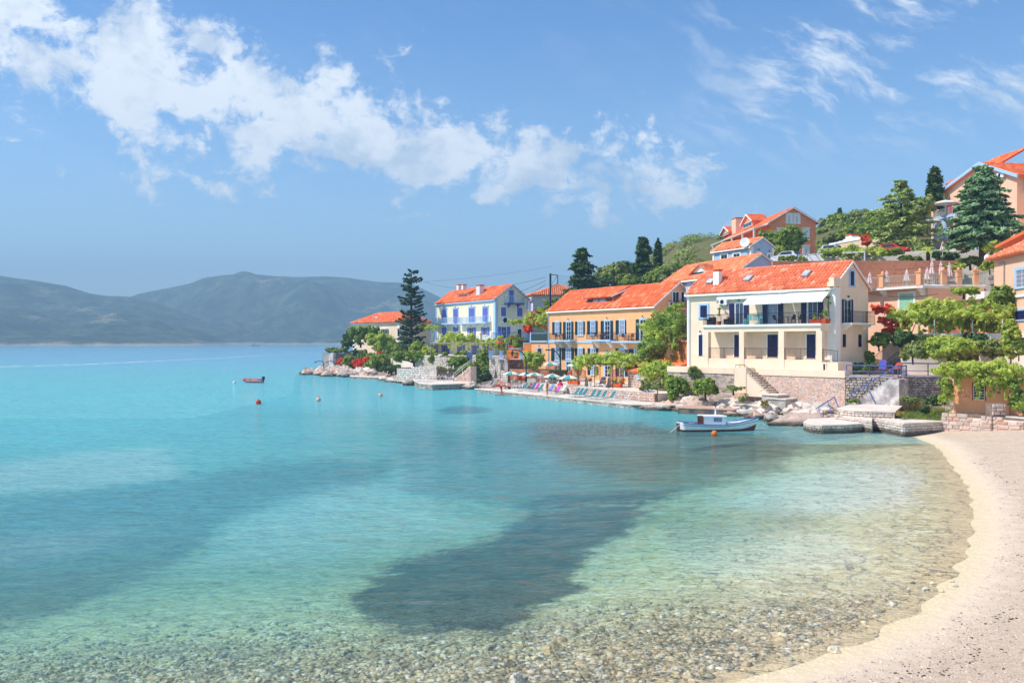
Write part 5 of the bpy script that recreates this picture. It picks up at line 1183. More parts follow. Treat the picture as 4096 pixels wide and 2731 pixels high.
# faded graffiti: short painted strokes and a small heart
mr_ = mat('faded_red_paint', lin(204, 74, 58)); mg_ = mat('faded_grey_paint', lin(184, 158, 158))
def stroke(mb, pts):
 for i in range(len(pts)-1):
  a = f0.pt(*q(*pts[i])); b = f0.pt(*q(*pts[i+1])); mb.tube((a[0], -.012, a[1]), (b[0], -.012, b[1]), .012, 4)
mb = MB()
for x in range(1575, 1700, 13): stroke(mb, [(x, 505), (x+4, 494), (x+8, 507)])
for x in range(1590, 1722, 14): stroke(mb, [(x, 522), (x+6, 534), (x+10, 520)])
mb.build('faded_writing', mg_, h.root)
mb = MB()
for x in range(1637, 1682, 9): stroke(mb, [(x, 553), (x+3, 543), (x+6, 553)])
c = f0.pt(*q(1697, 549)); hp = [(c[0]+.055*math.sin(t)**3*1.3, c[1]+.055*(.85*math.cos(t)-.33*math.cos(2*t)-.13*math.cos(3*t))*1.2) for t in [i*2*math.pi/16 for i in range(16)]]
mb.add([(x, -.012, z) for x, z in hp], [tuple(range(16))]); stroke(mb, [(1930, 488), (1950, 478), (1970, 490), (1950, 494), (1930, 488)]); stroke(mb, [(1935, 500), (1975, 500)]); mb.build('red_scribble', mr_, h.root)
# --- stone hut beside the quay
h = House('stone_hut', 'small stone hut with a red tiled lean-to roof next to the quay', 2513, 112.0, 2640, 104.0, .8, 'hut')
q = q2; f0 = h.f(); z1 = f0.pt(*q(980, 1255))[1]; zt = h.onf(*q(1110, 1178), d=3.2)[1]
mb = MB(); mb.add([(0, 0, -1), (h.L, 0, -1), (h.L, 3.2, -1), (0, 3.2, -1), (0, 0, z1), (h.L, 0, z1), (h.L, 3.2, zt-.2), (0, 3.2, zt-.2)], [(3, 2, 1, 0), (0, 1, 5, 4), (1, 2, 6, 5), (2, 3, 7, 6), (3, 0, 4, 7), (4, 5, 6, 7)]); mb.build('wall', M_mort, h.root)
stones(h.root, (0, 0), (h.L, 0), -.6, z1-.05, S_pink, .5, .3, .06, rot=.2, cnt=[0])
stones(h.root, (h.L, 0), (h.L, 3.2), -.6, z1, S_pink, .5, .3, .06, rot=.2, cnt=[150])
A, B, C, Dp = (-.3, -.35, z1-.02), (h.L+.2, -.35, z1-.02), (-.3, 3.5, zt+.1), (h.L+.2, 3.5, zt+.1)
mb = MB(); slab(mb, A, B, C, Dp, .1); roof = mb.build('roof', T_red, h.root); tiles(roof, A, B, C, Dp, T_red, .3, .42)
opening(h, h.f(-.08), q, (1055, 1283, 1082, 1332), M_trimb, M_glass, .1)
# ------------------------------------------------------------------ terraces, walls, quays, stairs, rocks
def wp(u, Y, z=0.0): return Vector(((u-2048)/F*Y, Y, z))
def masonry(name, label, pts, z0, z1, core_m, st_m, w=.45, hh=.22, out=.07, th=.4, cat='wall', rot=.05, limit=300, closed_top=None, gap=.03, sides=None):
 """wall along pts (left to right as seen from the sea) with stones on its seaward face"""
 root = empty(name, (pts[0][0], pts[0][1], 0), 0, label, cat); o = Vector((pts[0][0], pts[0][1], 0)); cnt = [0]
 P_ = [Vector((p[0], p[1], 0))-o for p in pts]
 mb = MB()
 for i in range(len(P_)-1):
  a, b = P_[i], P_[i+1]; d = (b-a).normalized(); n = Vector((-d.y, d.x, 0))*th
  za, zb = (z1(i) if callable(z1) else z1), (z1(i+1) if callable(z1) else z1)
  mb.hexa([(a.x, a.y, z0), (b.x, b.y, z0), (b.x+n.x, b.y+n.y, z0), (a.x+n.x, a.y+n.y, z0), (a.x, a.y, za), (b.x, b.y, zb), (b.x+n.x, b.y+n.y, zb), (a.x+n.x, a.y+n.y, za)])
 mb.build('mortar_core', core_m, root)
 for i in range(len(P_)-1):
  za, zb = (z1(i) if callable(z1) else z1), (z1(i+1) if callable(z1) else z1); L = (P_[i+1]-P_[i]).length
  stones(root, P_[i], P_[i+1], z0, max(za, zb), st_m, w, hh, out, gap, cnt, rot, top=(lambda m, za=za, zb=zb, L=L: za+(zb-za)*m/L+.02), limit=limit)
 return root
def platform(name, label, pts, z, core_m, top_m, st_m=None, z0=-1.5, faces=None, kind=None, cat='quay', w=.5, hh=.24, over=.08, out=.06, limit=200):
 """paved platform: pts counter-clockwise; stones on the listed edges"""
 o = Vector((pts[0][0], pts[0][1], 0)); root = empty(name, o, 0, label, cat); P_ = [(p[0]-o.x, p[1]-o.y) for p in pts]
 MB().prism(P_, z0, z-.1).build('body', core_m, root)
 cx = sum(p[0] for p in P_)/len(P_); cy = sum(p[1] for p in P_)/len(P_)
 MB().prism([(cx+(p[0]-cx)*(1+over/3), cy+(p[1]-cy)*(1+over/3)) for p in P_], z-.1, z).build('paving', top_m, root)
 cnt = [0]
 for i in (faces or ()): stones(root, P_[i], P_[(i+1) % len(P_)], -.45, z-.1, st_m, w, hh, out, .035, cnt, .03, limit=limit)
 return root
# retaining wall under the cream house
hw = House('retaining_wall', 'tall pink-patched stone retaining wall with cream parapet below the cream house', 2670, 98.3, 3380, 82.0, 0, 'wall')
ztop = hw.onf(*e3(600, 360))[1]; zband = ztop-.62
mb = MB(); mb.box(0, hw.L, .04, .6, -.8, zband); mb.build('core', mat('pinkish_render', lin(228, 190, 168), lin(170, 146, 134), sc_=.7, bump=.6, bsc=6), hw.root)
xst0 = hw.onf(*q3(676, 1200))[0]; xst1 = hw.onf(*q3(785, 1200))[0]
mb = MB(); mb.box(0, xst0, -.06, .66, zband, ztop); mb.box(xst1, hw.L+.02, -.06, .66, zband, ztop); mb.build('parapet', M_cream, hw.root)
S_render = stonemat('pinkish_render_stone', [lin(228, 188, 166), lin(240, 206, 186), lin(206, 184, 172), lin(238, 214, 200)])
stones(hw.root, (xst1+.8, .05), (hw.L, .05), .6, zband, S_render, .38, .2, .035, .02, [0], .25, limit=260)
stones(hw.root, (0, .05), (xst0, .05), .6, zband, S_grey, .45, .24, .03, .03, [999], .2)
mb = MB(); mb.box(xst0, xst1, .04, .66, zband, ztop-.3); mb.build('parapet_gap', M_cream, hw.root)
# stair down to the rocks
st = House('sea_stair', 'cream masonry stair with pale treads descending from the parapet to the rocks', 2670, 98.3, 3380, 82.0, 0, 'stairs')
dz = -1.45; a0, zl0 = st.onf(*q3(676, 1312), d=dz); a1, _ = st.onf(*q3(785, 1200), d=dz); zt = st.onf(*q3(730, 1108), d=dz)[1]
mb = MB(); mb.box(a0, a1, dz, -.061, zl0-.3, zt); mb.build('landing_block', M_cream, st.root)
sx0, sz0 = st.onf(*q3(785, 1150), d=dz); sx1, sz1 = st.onf(*q3(992, 1330), d=dz); n = 9
for i in range(n):
 xa, xb = sx0+(sx1-sx0)*i/n, sx0+(sx1-sx0)*(i+1)/n; zz = sz0+(sz1-sz0)*i/(n-1)
 mb = MB(); mb.box(xa+.002, xb, dz+.06, -.03, zl0-.6, zz-.06); mb.build('riser', M_cream, st.root); mb = MB(); mb.box(xa+.002, xb+.12, dz, -.03, zz-.06, zz); mb.build('step', M_pave, st.root)
for (px, py, wd) in ((1050, 1355, 1.7), (1115, 1392, 1.9), (985, 1425, 1.5), (860, 1450, 2.6)):
 x_, z_ = st.onf(*q3(px, py), d=dz-.9); mb = MB(); mb.box(x_-wd/2, x_+wd/2, dz-1.6, dz+.3, z_-.9, z_-.1); mb.build('rough_base', M_conc, st.root); mb = MB(); mb.box(x_-wd/2-.1, x_+wd/2+.1, dz-1.7, dz+.25, z_-.1, z_); mb.build('step', M_pave, st.root)
mb = MB(); hp = [st.onf(*q3(*p), d=dz+.08) for p in ((688, 1080), (770, 1080), (997, 1275), (912, 1337))]; hp = [(x, dz+.08, z) for x, z in hp]; mb.path(hp, .028, 6)
for x, z in ((hp[0][0], hp[0][2]), ((hp[0][0]+hp[1][0])/2, hp[0][2]), (hp[1][0], hp[1][2])): mb.tube((x, dz+.08, zt), (x, dz+.08, z), .022, 5)
for k in (.35, .7): x = hp[1][0]+(hp[2][0]-hp[1][0])*k; z = hp[1][2]+(hp[2][2]-hp[1][2])*k; mb.tube((x, dz+.08, z-.9), (x, dz+.08, z), .02, 5)
mb.build('handrail', M_iron, st.root)
# paved level round the cream house and the terrace to its right
iw = lambda x, y: tuple((hw.M @ Vector((x, y, 0)))[:2])
MB().prism([iw(0, .6), iw(hw.L, .6), iw(hw.L, 9), iw(0, 9)], 1, 3.9).build('terrace', M_pave)['kind'] = 'structure'
E0 = wp(3381.5, 82.0); E1 = wp(3596, 79.6); E2 = wp(3614, 80.6); E3 = wp(3790, 81.5); E4 = wp(4180, 74)
MB().prism([(E0.x, E0.y+.6), (E1.x, E1.y+.4), (E2.x, E2.y+.4), (E3.x, E3.y+.4), (E4.x, E4.y+.4), (52, 90), (33, 93)], 1, 3.86).build('terrace', mat('terracotta_paving', lin(236, 190, 160), lin(206, 150, 118), sc_=.8, bump=.3))['kind'] = 'structure'
masonry('rubble_wall', 'rough grey rubble wall under the blue-railed terrace beside the white stair', [E0+Vector((.05, 0, 0)), E1], .6, 3.78, M_mort, S_grey, .42, .24, .10, rot=.3, gap=.04)
masonry('rubble_wall', 'rough grey rubble wall right of the white stair under the small orange tree', [E2, E3], .6, 3.74, M_mort, S_grey, .42, .22, .10, rot=.3, gap=.04)
r_ = empty('terrace_kerb', (E0.x, E0.y, 0), 0, 'grey concrete kerb along the blue-railed terrace edge', 'kerb')
for a, b in ((E0, E1), (E2, E3)):
 d = (b-a).normalized(); n = Vector((-d.y, d.x, 0)); a_, b_ = a-E0-n*.12, b-E0-n*.12
 MB().hexa([(a_.x, a_.y, 3.78), (b_.x, b_.y, 3.78), (b_.x+n.x*.7, b_.y+n.y*.7, 3.78), (a_.x+n.x*.7, a_.y+n.y*.7, 3.78), (a_.x, a_.y, 3.9), (b_.x, b_.y, 3.9), (b_.x+n.x*.7, b_.y+n.y*.7, 3.9), (a_.x+n.x*.7, a_.y+n.y*.7, 3.9)]).build('kerb_stone', M_conc, r_)
# white concrete stair in front of it
hs = House('white_stair', 'whitewashed concrete stair with grey stains climbing to the blue-railed terrace', 3423, 79.0, 3596, 76.6, 0, 'stairs')
f0 = hs.f(); q = e3; zb = f0.pt(*q(1600, 862))[1]; x0, z0 = f0.pt(*q(1350, 808)); x1, z1 = f0.pt(*q(1880, 475)); n = 10
M_wash = mat('stained_whitewash', lin(238, 230, 224), lin(150, 140, 142), sc_=1.1, amt=.3, bump=.4)
for i in range(n):
 a, b = x0+(x1-x0)*i/n, x0+(x1-x0)*(i+1)/n; zz = z0+(z1-z0)*i/(n-1)
 mb = MB(); mb.box(a+.003, b, 0, 1.3, zb-.3, zz); mb.build('step', M_wash, hs.root)
mb = MB(); mb.box(x1+.003, hs.L, .0, 2.4, zb-.3, 3.8); mb.build('pier', M_wash, hs.root)
mb = MB(); hp = [f0.pt(*q(*p)) for p in ((1285, 705), (1500, 575), (1955, 305))]; hp = [(x, -.05, z) for x, z in hp]; mb.path(hp, .05, 6)
b0 = f0.pt(*q(1355, 835)); b1 = f0.pt(*q(1640, 855)); mb.tube(hp[0], (b0[0], -.05, b0[1]), .035, 5); mb.tube(hp[1], (b1[0], -.05, b1[1]), .045, 5); mb.build('handrail', M_bluerail, hs.root)
# blue railings of the terrace
def blue_rail(label, pl, ht=.95):
 r = empty('blue_railing', pl[0], 0, label, 'railing'); o = Vector(pl[0]); railing(r, [Vector(p)-o for p in pl], ht, M_bluerail, 99, .028, 'rails', low=.0, rails=(.42,)); return r
blue_rail('blue tubular railing on the terrace edge beside the cream parapet', [wp(3386, 82.3, 3.9), wp(3478, 81.3, 3.9), wp(3572, 80.2, 3.9)])
blue_rail('blue tubular railing at the head of the white stair', [wp(3592, 79.4, 3.9), wp(3625, 80.9, 3.9), wp(3624, 83, 3.9)])
blue_rail('blue tubular railing running right in front of the small orange tree', [wp(3606, 84, 3.9), wp(3712, 82.5, 3.9), wp(3790, 82.2, 3.9)], 1.1)
# bathing platforms at the right
platform('upper_platform', 'upper stone bathing platform at the foot of the white stair', [G(*e3(1085, 915), 1.6), G(*e3(1340, 938), 1.6), G(*e3(1600, 950), 1.6), G(*e3(1915, 957), 1.6), wp(3612, 78.2), wp(3420, 79.8), G(*e3(1290, 852), 1.6)], 1.6, M_mort, M_pave, S_white, .2, (0, 1, 2), hh=.2, w=.42)
mp0, mp1, mp2 = G(*e3(1050, 1010), 1.02), wp(3493, 71.4), wp(3614, 66.8)
wB = wp(3767, 68.3); wC = wp(4096, 64.0); wD = wp(4500, 60)
platform('middle_platform', 'middle stone bathing platform with a sharp corner towards the beach', [mp0, G(*e3(1590, 1085), 1.02), mp1, mp2, wB, wp(3790, 75), wp(3430, 76)], 1.02, M_mort, M_pave, S_white, -1, (0, 2, 3), hh=.2, w=.42)
platform('lower_platform', 'lowest rounded stone bathing platform jutting into the water', [wp(3216, 71.6), wp(3250, 69.6), wp(3290, 68.9), wp(3380, 69.2), wp(3492, 71.2), wp(3500, 74.6), wp(3345, 76), wp(3235, 74.5)], .68, M_mort, M_pave, S_white, -1.2, (0, 1, 2, 3), hh=.2, w=.42)
# beach wall
bw = masonry('beach_wall', 'long pale squared-stone wall along the back of the beach', [wB, wp(3925, 66.2), wC, wD], -.4, lambda i: (1.66, 1.6, 1.5, 1.5)[i], M_mort, S_pink, .62, .30, .08, .7, limit=300)
mb = MB(); p = wp(3966, 65.6)-Vector((wB.x, wB.y, 0)); mb.box(p.x-.02, p.x+.95, p.y-.1, p.y+.8, .5, 2.5); mb.build('pier_core', M_mort, bw); stones(bw, (p.x-.02, p.y-.1), (p.x+.95, p.y-.1), 1.7, 2.5, S_pink, .45, .26, .06, .03, [0])
MB().prism([tuple(wB[:2]), tuple(wC[:2]), tuple(wD[:2]), (60, 66), (50, 78), (37, 76)], .2, 1.4).build('hut_terrace', M_pave)['kind'] = 'structure'
# small rusty blue rail by the rocks
r = empty('blue_handrail', G(*e3(850, 1040), .9), 0, 'sloping blue handrail beside the flat rock at the water', 'railing'); o = Vector(r.location)
mb = MB(); P0, P1 = W(*e3(770, 925), 76.5)-o, W(*e3(1040, 755), 77.5)-o; mb.tube(P0, P1, .045, 6); mb.tube(P1, W(*e3(1095, 890), 77)-o, .045, 6); mb.tube(P0.lerp(P1, .12), W(*e3(855, 1045), 75.5)-o, .03, 5); mb.tube(P0.lerp(P1, .62), W(*e3(995, 980), 76)-o, .03, 5); mb.build('rail', M_bluerail, r)
# bathing quay in front of the orange house and the terrace behind it
qL, qR = G(1908, 1554.4, .5), G(2524, 1616, .5); dq = (qR-qL).normalized(); nq = Vector((-dq.y, dq.x, 0)); Lq = (qR-qL).length
Q = lambda s, t, z=.5: qL+dq*s+nq*t+Vector((0, 0, z-.5))
platform('bathing_quay', 'pale paved bathing quay with a grey stained edge below the orange house', [Q(0, 0), Q(Lq, 0), Q(Lq+2.5, 2.2), Q(Lq+4.5, 5.5), Q(Lq, 6), Q(0, 4.5)], .5, M_sea_conc, M_pave, S_grey, -1.5, (0, 1), hh=.22, w=.5, out=.03, limit=300)
TW = 3.9
masonry('terrace_wall', 'low buff stone wall behind the row of loungers', [Q(12, TW), Q(Lq-1.0, TW)], .3, 1.4, M_mort, S_pink, .5, .28, .06, .4, rot=.2)
MB().prism([tuple(Q(8, TW+.4)[:2]), tuple(Q(Lq-1, TW+.4)[:2]), tuple(Q(Lq-1, 18)[:2]), tuple(Q(0, 18)[:2])], .3, 1.38).build('parasol_terrace', M_pave)['kind'] = 'structure'
# round stone bastion and stepped terraces at its left
bs = empty('stone_bastion', wp(1957, 143, 0), 0, 'pale crazy-jointed stone bastion at the left end of the quay', 'wall'); o = Vector(bs.location)
A0, A1, A2, A3 = wp(1957, 144)-o, wp(2003, 142.5)-o, wp(2004, 141.5)-o, wp(2032, 140.5)-o
zt1, zt2 = 4.15, 2.5
MB().prism([tuple(A0[:2]), tuple(A1[:2]), (A1.x+3, A1.y+6), (A0.x+3, A0.y+7)], -.5, zt1).build('core', M_mort, bs)
MB().prism([tuple(A2[:2]), tuple(A3[:2]), (A3.x+3, A3.y+5), (A2.x+3, A2.y+5)], -.5, zt2).build('lower_core', M_mort, bs)
S_pal = stonemat('pale_crazy_stone', [lin(220, 208, 194), lin(236, 226, 214), lin(206, 192, 180), lin(240, 232, 222)])
stones(bs, A0, A1, .3, zt1, S_pal, .42, .34, .05, .04, [0], .35); stones(bs, A2, A3, .3, zt2, S_pal, .42, .34, .05, .04, [100], .35); stones(bs, A1, A1+Vector((3, 6, 0)), .3, zt1, S_pal, .5, .4, .04, .03, [100], .3)
RW0, RW1 = wp(2033, 141), wp(2196, 132.5)
masonry('red_stone_wall', 'warm red-brown stone wall behind the open parasols', [RW0, RW1], 1.2, 2.75, M_mort, S_red, .55, .3, .06, .4, rot=.12)
MB().prism([tuple(RW0[:2]), tuple(RW1[:2]), (10, 140), (4, 150), (-1, 148)], .5, 2.7).build('raised_bed', mg)['kind'] = 'structure'
MB().prism([tuple(wp(1957, 144)[:2]), tuple(wp(2004, 142.6)[:2]), (3.5, 148), (3, 152), (-2, 156)], 1, 4.15).build('upper_terrace', M_pave)['kind'] = 'structure'
tr_ = masonry('upper_terrace_wall', 'buff stone wall under the little upper terrace with white piers', [wp(2004.5, 143), wp(2093, 143.5)], 2.2, 4.15, M_mort, S_red, .5, .3, .05, .4, rot=.15)
o = wp(2004.5, 143); mb = MB(); b = wp(2098, 142.4)-o; mb.box(-.6, b.x, -.55, .6, 4.15, 4.27); mb.build('coping', M_white, tr_)
for i, u in enumerate((1962, 2005, 2085)):
 p = wp(u, 143.4)-o; mb = MB(); mb.box(p.x-.28, p.x+.28, p.y-.3, p.y+.3, 4.27, 5.45); mb.box(p.x-.36, p.x+.36, p.y-.38, p.y+.38, 5.45, 5.58); mb.build('pier', M_trimb, tr_)
railing(tr_, [wp(2010, 143.2, 4.27)-o, wp(2082, 143.2, 4.27)-o], .95, M_iron, .22, .016)
o2 = wp(2033, 141); mb = MB(); p = Vector((.0, -.3, 0)); wl = bpy.data.objects['red_stone_wall']
mb.box(-.6, -.05, -.35, .25, 2.52, 4.0); mb.box(-.7, .05, -.45, .35, 4.0, 4.12); mb.build('pier', M_white, wl)
mb = MB(); mb.box(.06, 8, .1, .7, 2.752, 2.82); mb.build('coping', M_white, wl) if False else None
# headland: platform, walls, stair
pA, pB, pC, pD, pE = wp(1679, 134.8), wp(1730, 131), wp(1868, 134.5), wp(1885, 146), wp(1645, 150)
platform('bathing_platform', 'small stone bathing platform with white loungers below the yellow house', [pA, pB, pC, pD, pE], .82, M_sea_conc, M_pave, S_grey, -1.5, (0, 1), hh=.24, w=.45, out=.05)
masonry('garden_wall', 'pale stone wall behind the white loungers on the headland', [wp(1588, 152), wp(1660, 148.5), wp(1748, 146)], .3, lambda i: (2.6, 2.85, 2.85)[i], M_mort, S_pal, .55, .36, .06, .5, rot=.3)
masonry('garden_wall', 'upper pale stone wall under the yellow house garden', [wp(1665, 160), wp(1760, 155), wp(1905, 150)], 2.0, lambda i: (4.6, 4.6, 4.7)[i], M_mort, S_pal, .6, .4, .06, .5, rot=.3)
MB().prism([tuple(wp(1588, 152.3)[:2]), tuple(wp(1748, 146.3)[:2]), tuple(wp(1890, 148)[:2]), tuple(wp(1905, 150)[:2]), tuple(wp(1665, 160)[:2])], .5, 2.55).build('garden_terrace', mg)['kind'] = 'structure'
MB().prism([tuple(wp(1665, 160.3)[:2]), tuple(wp(1760, 155.3)[:2]), tuple(wp(1905, 150.3)[:2]), tuple(wp(2030, 152)[:2]), (2, 170), (-12, 196), (-26, 190)], 1.5, 4.45).build('house_terrace', M_pave)['kind'] = 'structure'
gs = House('garden_stair', 'buff stone stair with thin railing rising from the bathing platform', 1812, 141.5, 1884, 139.5, .82, 'stairs')
f0 = gs.f(); n = 8
for i in range(n): mb = MB(); a, b = gs.L*i/n, gs.L*(i+1)/n; mb.box(a, b-.003, 0, 1.4, -.4, .22+(2.4)*i/n); mb.build('step', M_pave if i % 1 == 0 else M_conc, gs.root)
stones(gs.root, (0, 0), (gs.L, 0), -.05, 2.4, S_pink, .4, .26, .05, .03, [0], .2, top=lambda m: .2+2.4*m/gs.L)
mb = MB(); mb.tube((0, .1, 1.15), (gs.L*.95, .1, 3.35), .03, 6); mb.tube((0, .1, .2), (0, .1, 1.15), .03, 6); mb.tube((0, .1, .75), (gs.L*.95, .1, 2.95), .02, 5); mb.tube((gs.L*.5, .1, 1.3), (gs.L*.5, .1, 2.3), .025, 5); mb.build('handrail', M_plastic, gs.root)
# concrete sea wall on the point
hc = empty('concrete_wall', wp(1316, 206, 0), 0, 'grey concrete wall with a whitewashed corner on the rocky point', 'wall'); o = Vector(hc.location)
c0, c1, c2, c3 = wp(1290, 214)-o, wp(1316, 206)-o, wp(1334, 200)-o, wp(1424, 203)-o; c4 = wp(1540, 196)-o
M_cg = mat('weathered_grey_concrete', lin(168, 160, 156), lin(110, 106, 108), sc_=.5, bump=.5, bsc=3)
for a, b, m_, nm in ((c1, c2, M_wash, 'white_corner'), (c2, c3, M_cg, 'wall'), (c3, c4, M_cg, 'wall'), (c0, c1, M_cg, 'wall')):
 d = (b-a).normalized(); n = Vector((-d.y, d.x, 0))*.5; e = d*.004
 a, b = a+e, b-e
 MB().hexa([(a.x, a.y, .2), (b.x, b.y, .2), (b.x+n.x, b.y+n.y, .2), (a.x+n.x, a.y+n.y, .2), (a.x, a.y, 4.3), (b.x, b.y, 4.5), (b.x+n.x, b.y+n.y, 4.5), (a.x+n.x, a.y+n.y, 4.3)]).build(nm, m_, hc)
MB().prism([tuple(wp(1318, 207)[:2]), tuple(wp(1336, 201)[:2]), tuple(wp(1424, 204)[:2]), tuple(wp(1540, 197)[:2]), (-18, 215), (-32, 232), (-42, 224)], 1, 4.1).build('villa_garden', mg)['kind'] = 'structure'
platform('landing_strip', 'thin pale concrete landing strip at the water on the headland', [wp(1400, 172), wp(1530, 166), wp(1535, 170), wp(1402, 177)], .45, M_sea_conc, M_pave)
platform('rock_ledge', 'flat dark concrete ledge on the rocks behind the moored boat', [wp(2712, 88.5), wp(2938, 85.5), wp(2945, 90), wp(2722, 93)], .62, mat('dark_wet_concrete', lin(150, 122, 104), lin(78, 72, 74), sc_=1.2, bump=.6), mat('ledge_top', lin(222, 184, 160), lin(178, 140, 120), sc_=1.0))
# white terrace walls on the slope at the right
hx = House('white_garden_wall', 'white garden wall behind the small orange tree', 3604, 86.0, 3790, 85.0, 3.86, 'wall')
mb = MB(); mb.box(0, hx.L, 0, .4, -.5, 2.2); mb.build('wall', M_white, hx.root)
MB().prism([tuple((hx.M @ Vector((0, .4, 0)))[:2]), tuple((hx.M @ Vector((hx.L+8, .4, 0)))[:2]), (58, 92), (40, 93)], 2, 5.9).build('garden_level', mg)['kind'] = 'structure'
hx = House('white_parapet', 'white parapet below the vine pergola at the right', 3650, 88.5, 4120, 82.0, 5.8, 'wall')
mb = MB(); mb.box(0, hx.L, 0, .4, -1.5, hx.f().pt(*q4(2000, 985))[1]); mb.build('wall', M_white, hx.root)
zpg = hx.z0+hx.f().pt(*q4(2000, 985))[1]
MB().prism([tuple((hx.M @ Vector((-3, .4, 0)))[:2]), tuple((hx.M @ Vector((hx.L, .4, 0)))[:2]), (60, 92), (42, 93)], 4, zpg-.9).build('pergola_terrace', M_pave)['kind'] = 'structure'
# stair beside the cream house
hg = House('side_stair', 'shaded stone stair with iron railing climbing beside the cream house', 3478, 91.5, 3545, 88.5, 3.9, 'stairs')
for i in range(12): mb = MB(); mb.box(0, hg.L, .32*i, .32*(i+1)-.003, -1, .2+.24*i); mb.build('step', M_conc, hg.root)
railing(hg.root, [(0, 0, .2), (0, 3.8, 3.0)], 1.0, M_iron, .18, .014); railing(hg.root, [(hg.L, 0, .2), (hg.L, 3.8, 3.0)], 1.0, M_iron, .18, .014)
mb = MB(); mb.box(-2, hg.L+1, 3.85, 6, -1, 3.0); mb.build('landing', M_white, hg.root)
# upper road, its white wall, low walls on the slope
hr = House('road_wall', 'long white wall carrying the upper road behind the cream roof', 3080, 128.0, 3330, 121.0, 15.0, 'wall')
zr_ = hr.f().pt(*d7(900, 672))[1]; mb = MB(); mb.box(0, hr.L, 0, .5, -6, zr_); mb.build('wall', M_greyw, hr.root)
ROADZ = hr.z0+zr_
MB().prism([tuple((hr.M @ Vector((-2, .5, 0)))[:2]), tuple((hr.M @ Vector((hr.L+22, .5, 0)))[:2]), tuple((hr.M @ Vector((hr.L+24, 8, 0)))[:2]), tuple((hr.M @ Vector((-2, 8, 0)))[:2])], 8, ROADZ-.8).build('road', mat('road_surface', lin(206, 196, 186), lin(176, 166, 158), sc_=.6))['kind'] = 'structure'
hk = House('hotel_wall', 'grey stone retaining wall below the pink hotel hedge', 3640, 117.0, 3990, 106.0, 10.0, 'wall')
zk = hk.f().pt(*d5(700, 1345))[1]; zk0 = hk.f().pt(*d5(700, 1445))[1]; mb = MB(); mb.box(0, hk.L, 0, .6, -3, zk); mb.build('core', M_mort, hk.root); stones(hk.root, (0, 0), (hk.L, 0), zk0-2.5, zk-.05, S_grey, .9, .5, .08, .04, [0], .15)
mb = MB(); mb.box(4.5, hk.L, .65, 1.0, zk-.2, hk.f(.65).pt(*d5(720, 1285))[1]); mb.build('upper_wall', M_pink, hk.root)
MB().prism([tuple((hk.M @ Vector((0, .6, 0)))[:2]), tuple((hk.M @ Vector((hk.L+10, .6, 0)))[:2]), (95, 125), (62, 128)], 8, hk.z0+zk-.1).build('hotel_terrace', M_pave)['kind'] = 'structure'
# ------------------------------------------------------------------ boulders
def boulder(seed):
 rr = random.Random(seed); mb = MB(); n, m = 20, 13; vs = []
 offs = Vector((rr.uniform(0, 50), rr.uniform(0, 50), rr.uniform(0, 50)))
 planes = [(Vector((rr.uniform(-1, 1), rr.uniform(-1, 1), rr.uniform(-.3, 1))).normalized(), rr.uniform(.55, .9)) for _ in range(9)]
 for i in range(m+1):
  for j in range(n):
   th = math.pi*i/m; ph = 2*math.pi*j/n; d = Vector((math.sin(th)*math.cos(ph), math.sin(th)*math.sin(ph), math.cos(th)))
   r = 1+.45*noise.fractal(d*1.8+offs, .9, 2, 5)
   for pn, pd in planes:
    c = d.dot(pn)
    if c > 0: r = min(r, pd/c+.04)
   p = d*r*(1+.10*noise.fractal(d*5+offs, .8, 2, 3)); vs.append((p.x, p.y, p.z*.75))
 fs = [(i*n+j, (i+1)*n+j, (i+1)*n+(j+1) % n, i*n+(j+1) % n) for i in range(m) for j in range(n)]
 return mb.add(vs, fs)
BM = []
for i in range(8):
 o = boulder(i).build('rock', S_rock); BM.append(o.data); bpy.data.objects.remove(o)
def rock(p, s, label, group, rz=None, mt=None, cat='rock'):
 me = R.choice(BM)
 if mt:
  me = me.copy(); me.materials.clear(); me.materials.append(mt)
 o = link('rock', me); o.location = p; o.scale = s if isinstance(s, tuple) else (s*R.uniform(.8, 1.4), s*R.uniform(.7, 1.1), s*R.uniform(.6, 1.0))
 o.rotation_euler = (R.uniform(-.25, .25), R.uniform(-.25, .25), R.uniform(0, 6.28) if rz is None else rz)
 return tag(o, label, cat, group)
def along(pts, n, t0, t1, smin, smax, label, group, zoff=0.0):
 P_ = [Vector((p[0], p[1], 0)) for p in pts]; seg = [(P_[i+1]-P_[i]).length for i in range(len(P_)-1)]; T_ = sum(seg)
 for k in range(n):
  s = T_*(k+R.random())/n; i = 0
  while s > seg[i] and i < len(seg)-1: s -= seg[i]; i += 1
  d = (P_[i+1]-P_[i]).normalized(); nn = Vector((d.y, -d.x, 0)); t = R.uniform(t0, t1); p = P_[i]+d*s+nn*t
  sz = R.uniform(smin, smax)*(1.0-.25*abs(t-t0)/(abs(t1-t0)+.1))
  rock((p.x, p.y, max(-.1, lz(p.x, p.y))+sz*.12+zoff), sz, label, group)
sp = lambda L: [G(u, v) for u, v in L]
along(sp([(3140, 1700), (3000, 1668), (2760, 1648), (2560, 1638)]), 58, -.3, 1.5, .5, 1.15, 'rough pale pink boulder on the shore below the cream house', 'boulders below the cream house')
along(sp([(3140, 1690), (3000, 1668), (2760, 1648), (2620, 1640)]), 46, 2.0, 4.6, .5, 1.2, 'brown-pink boulder higher up the bank below the retaining wall', 'boulders on the bank under the wall', .2)
along(sp([(1690, 1548), (1600, 1535), (1530, 1522)]), 26, -.5, 3, .6, 1.5, 'pale boulder left of the small bathing platform', 'boulders beside the bathing platform')
along(sp([(1480, 1510), (1400, 1510), (1300, 1505), (1225, 1496)]), 56, -.6, 6, .8, 2.0, 'whitish jagged boulder at the tip of the rocky point', 'boulders on the rocky point')
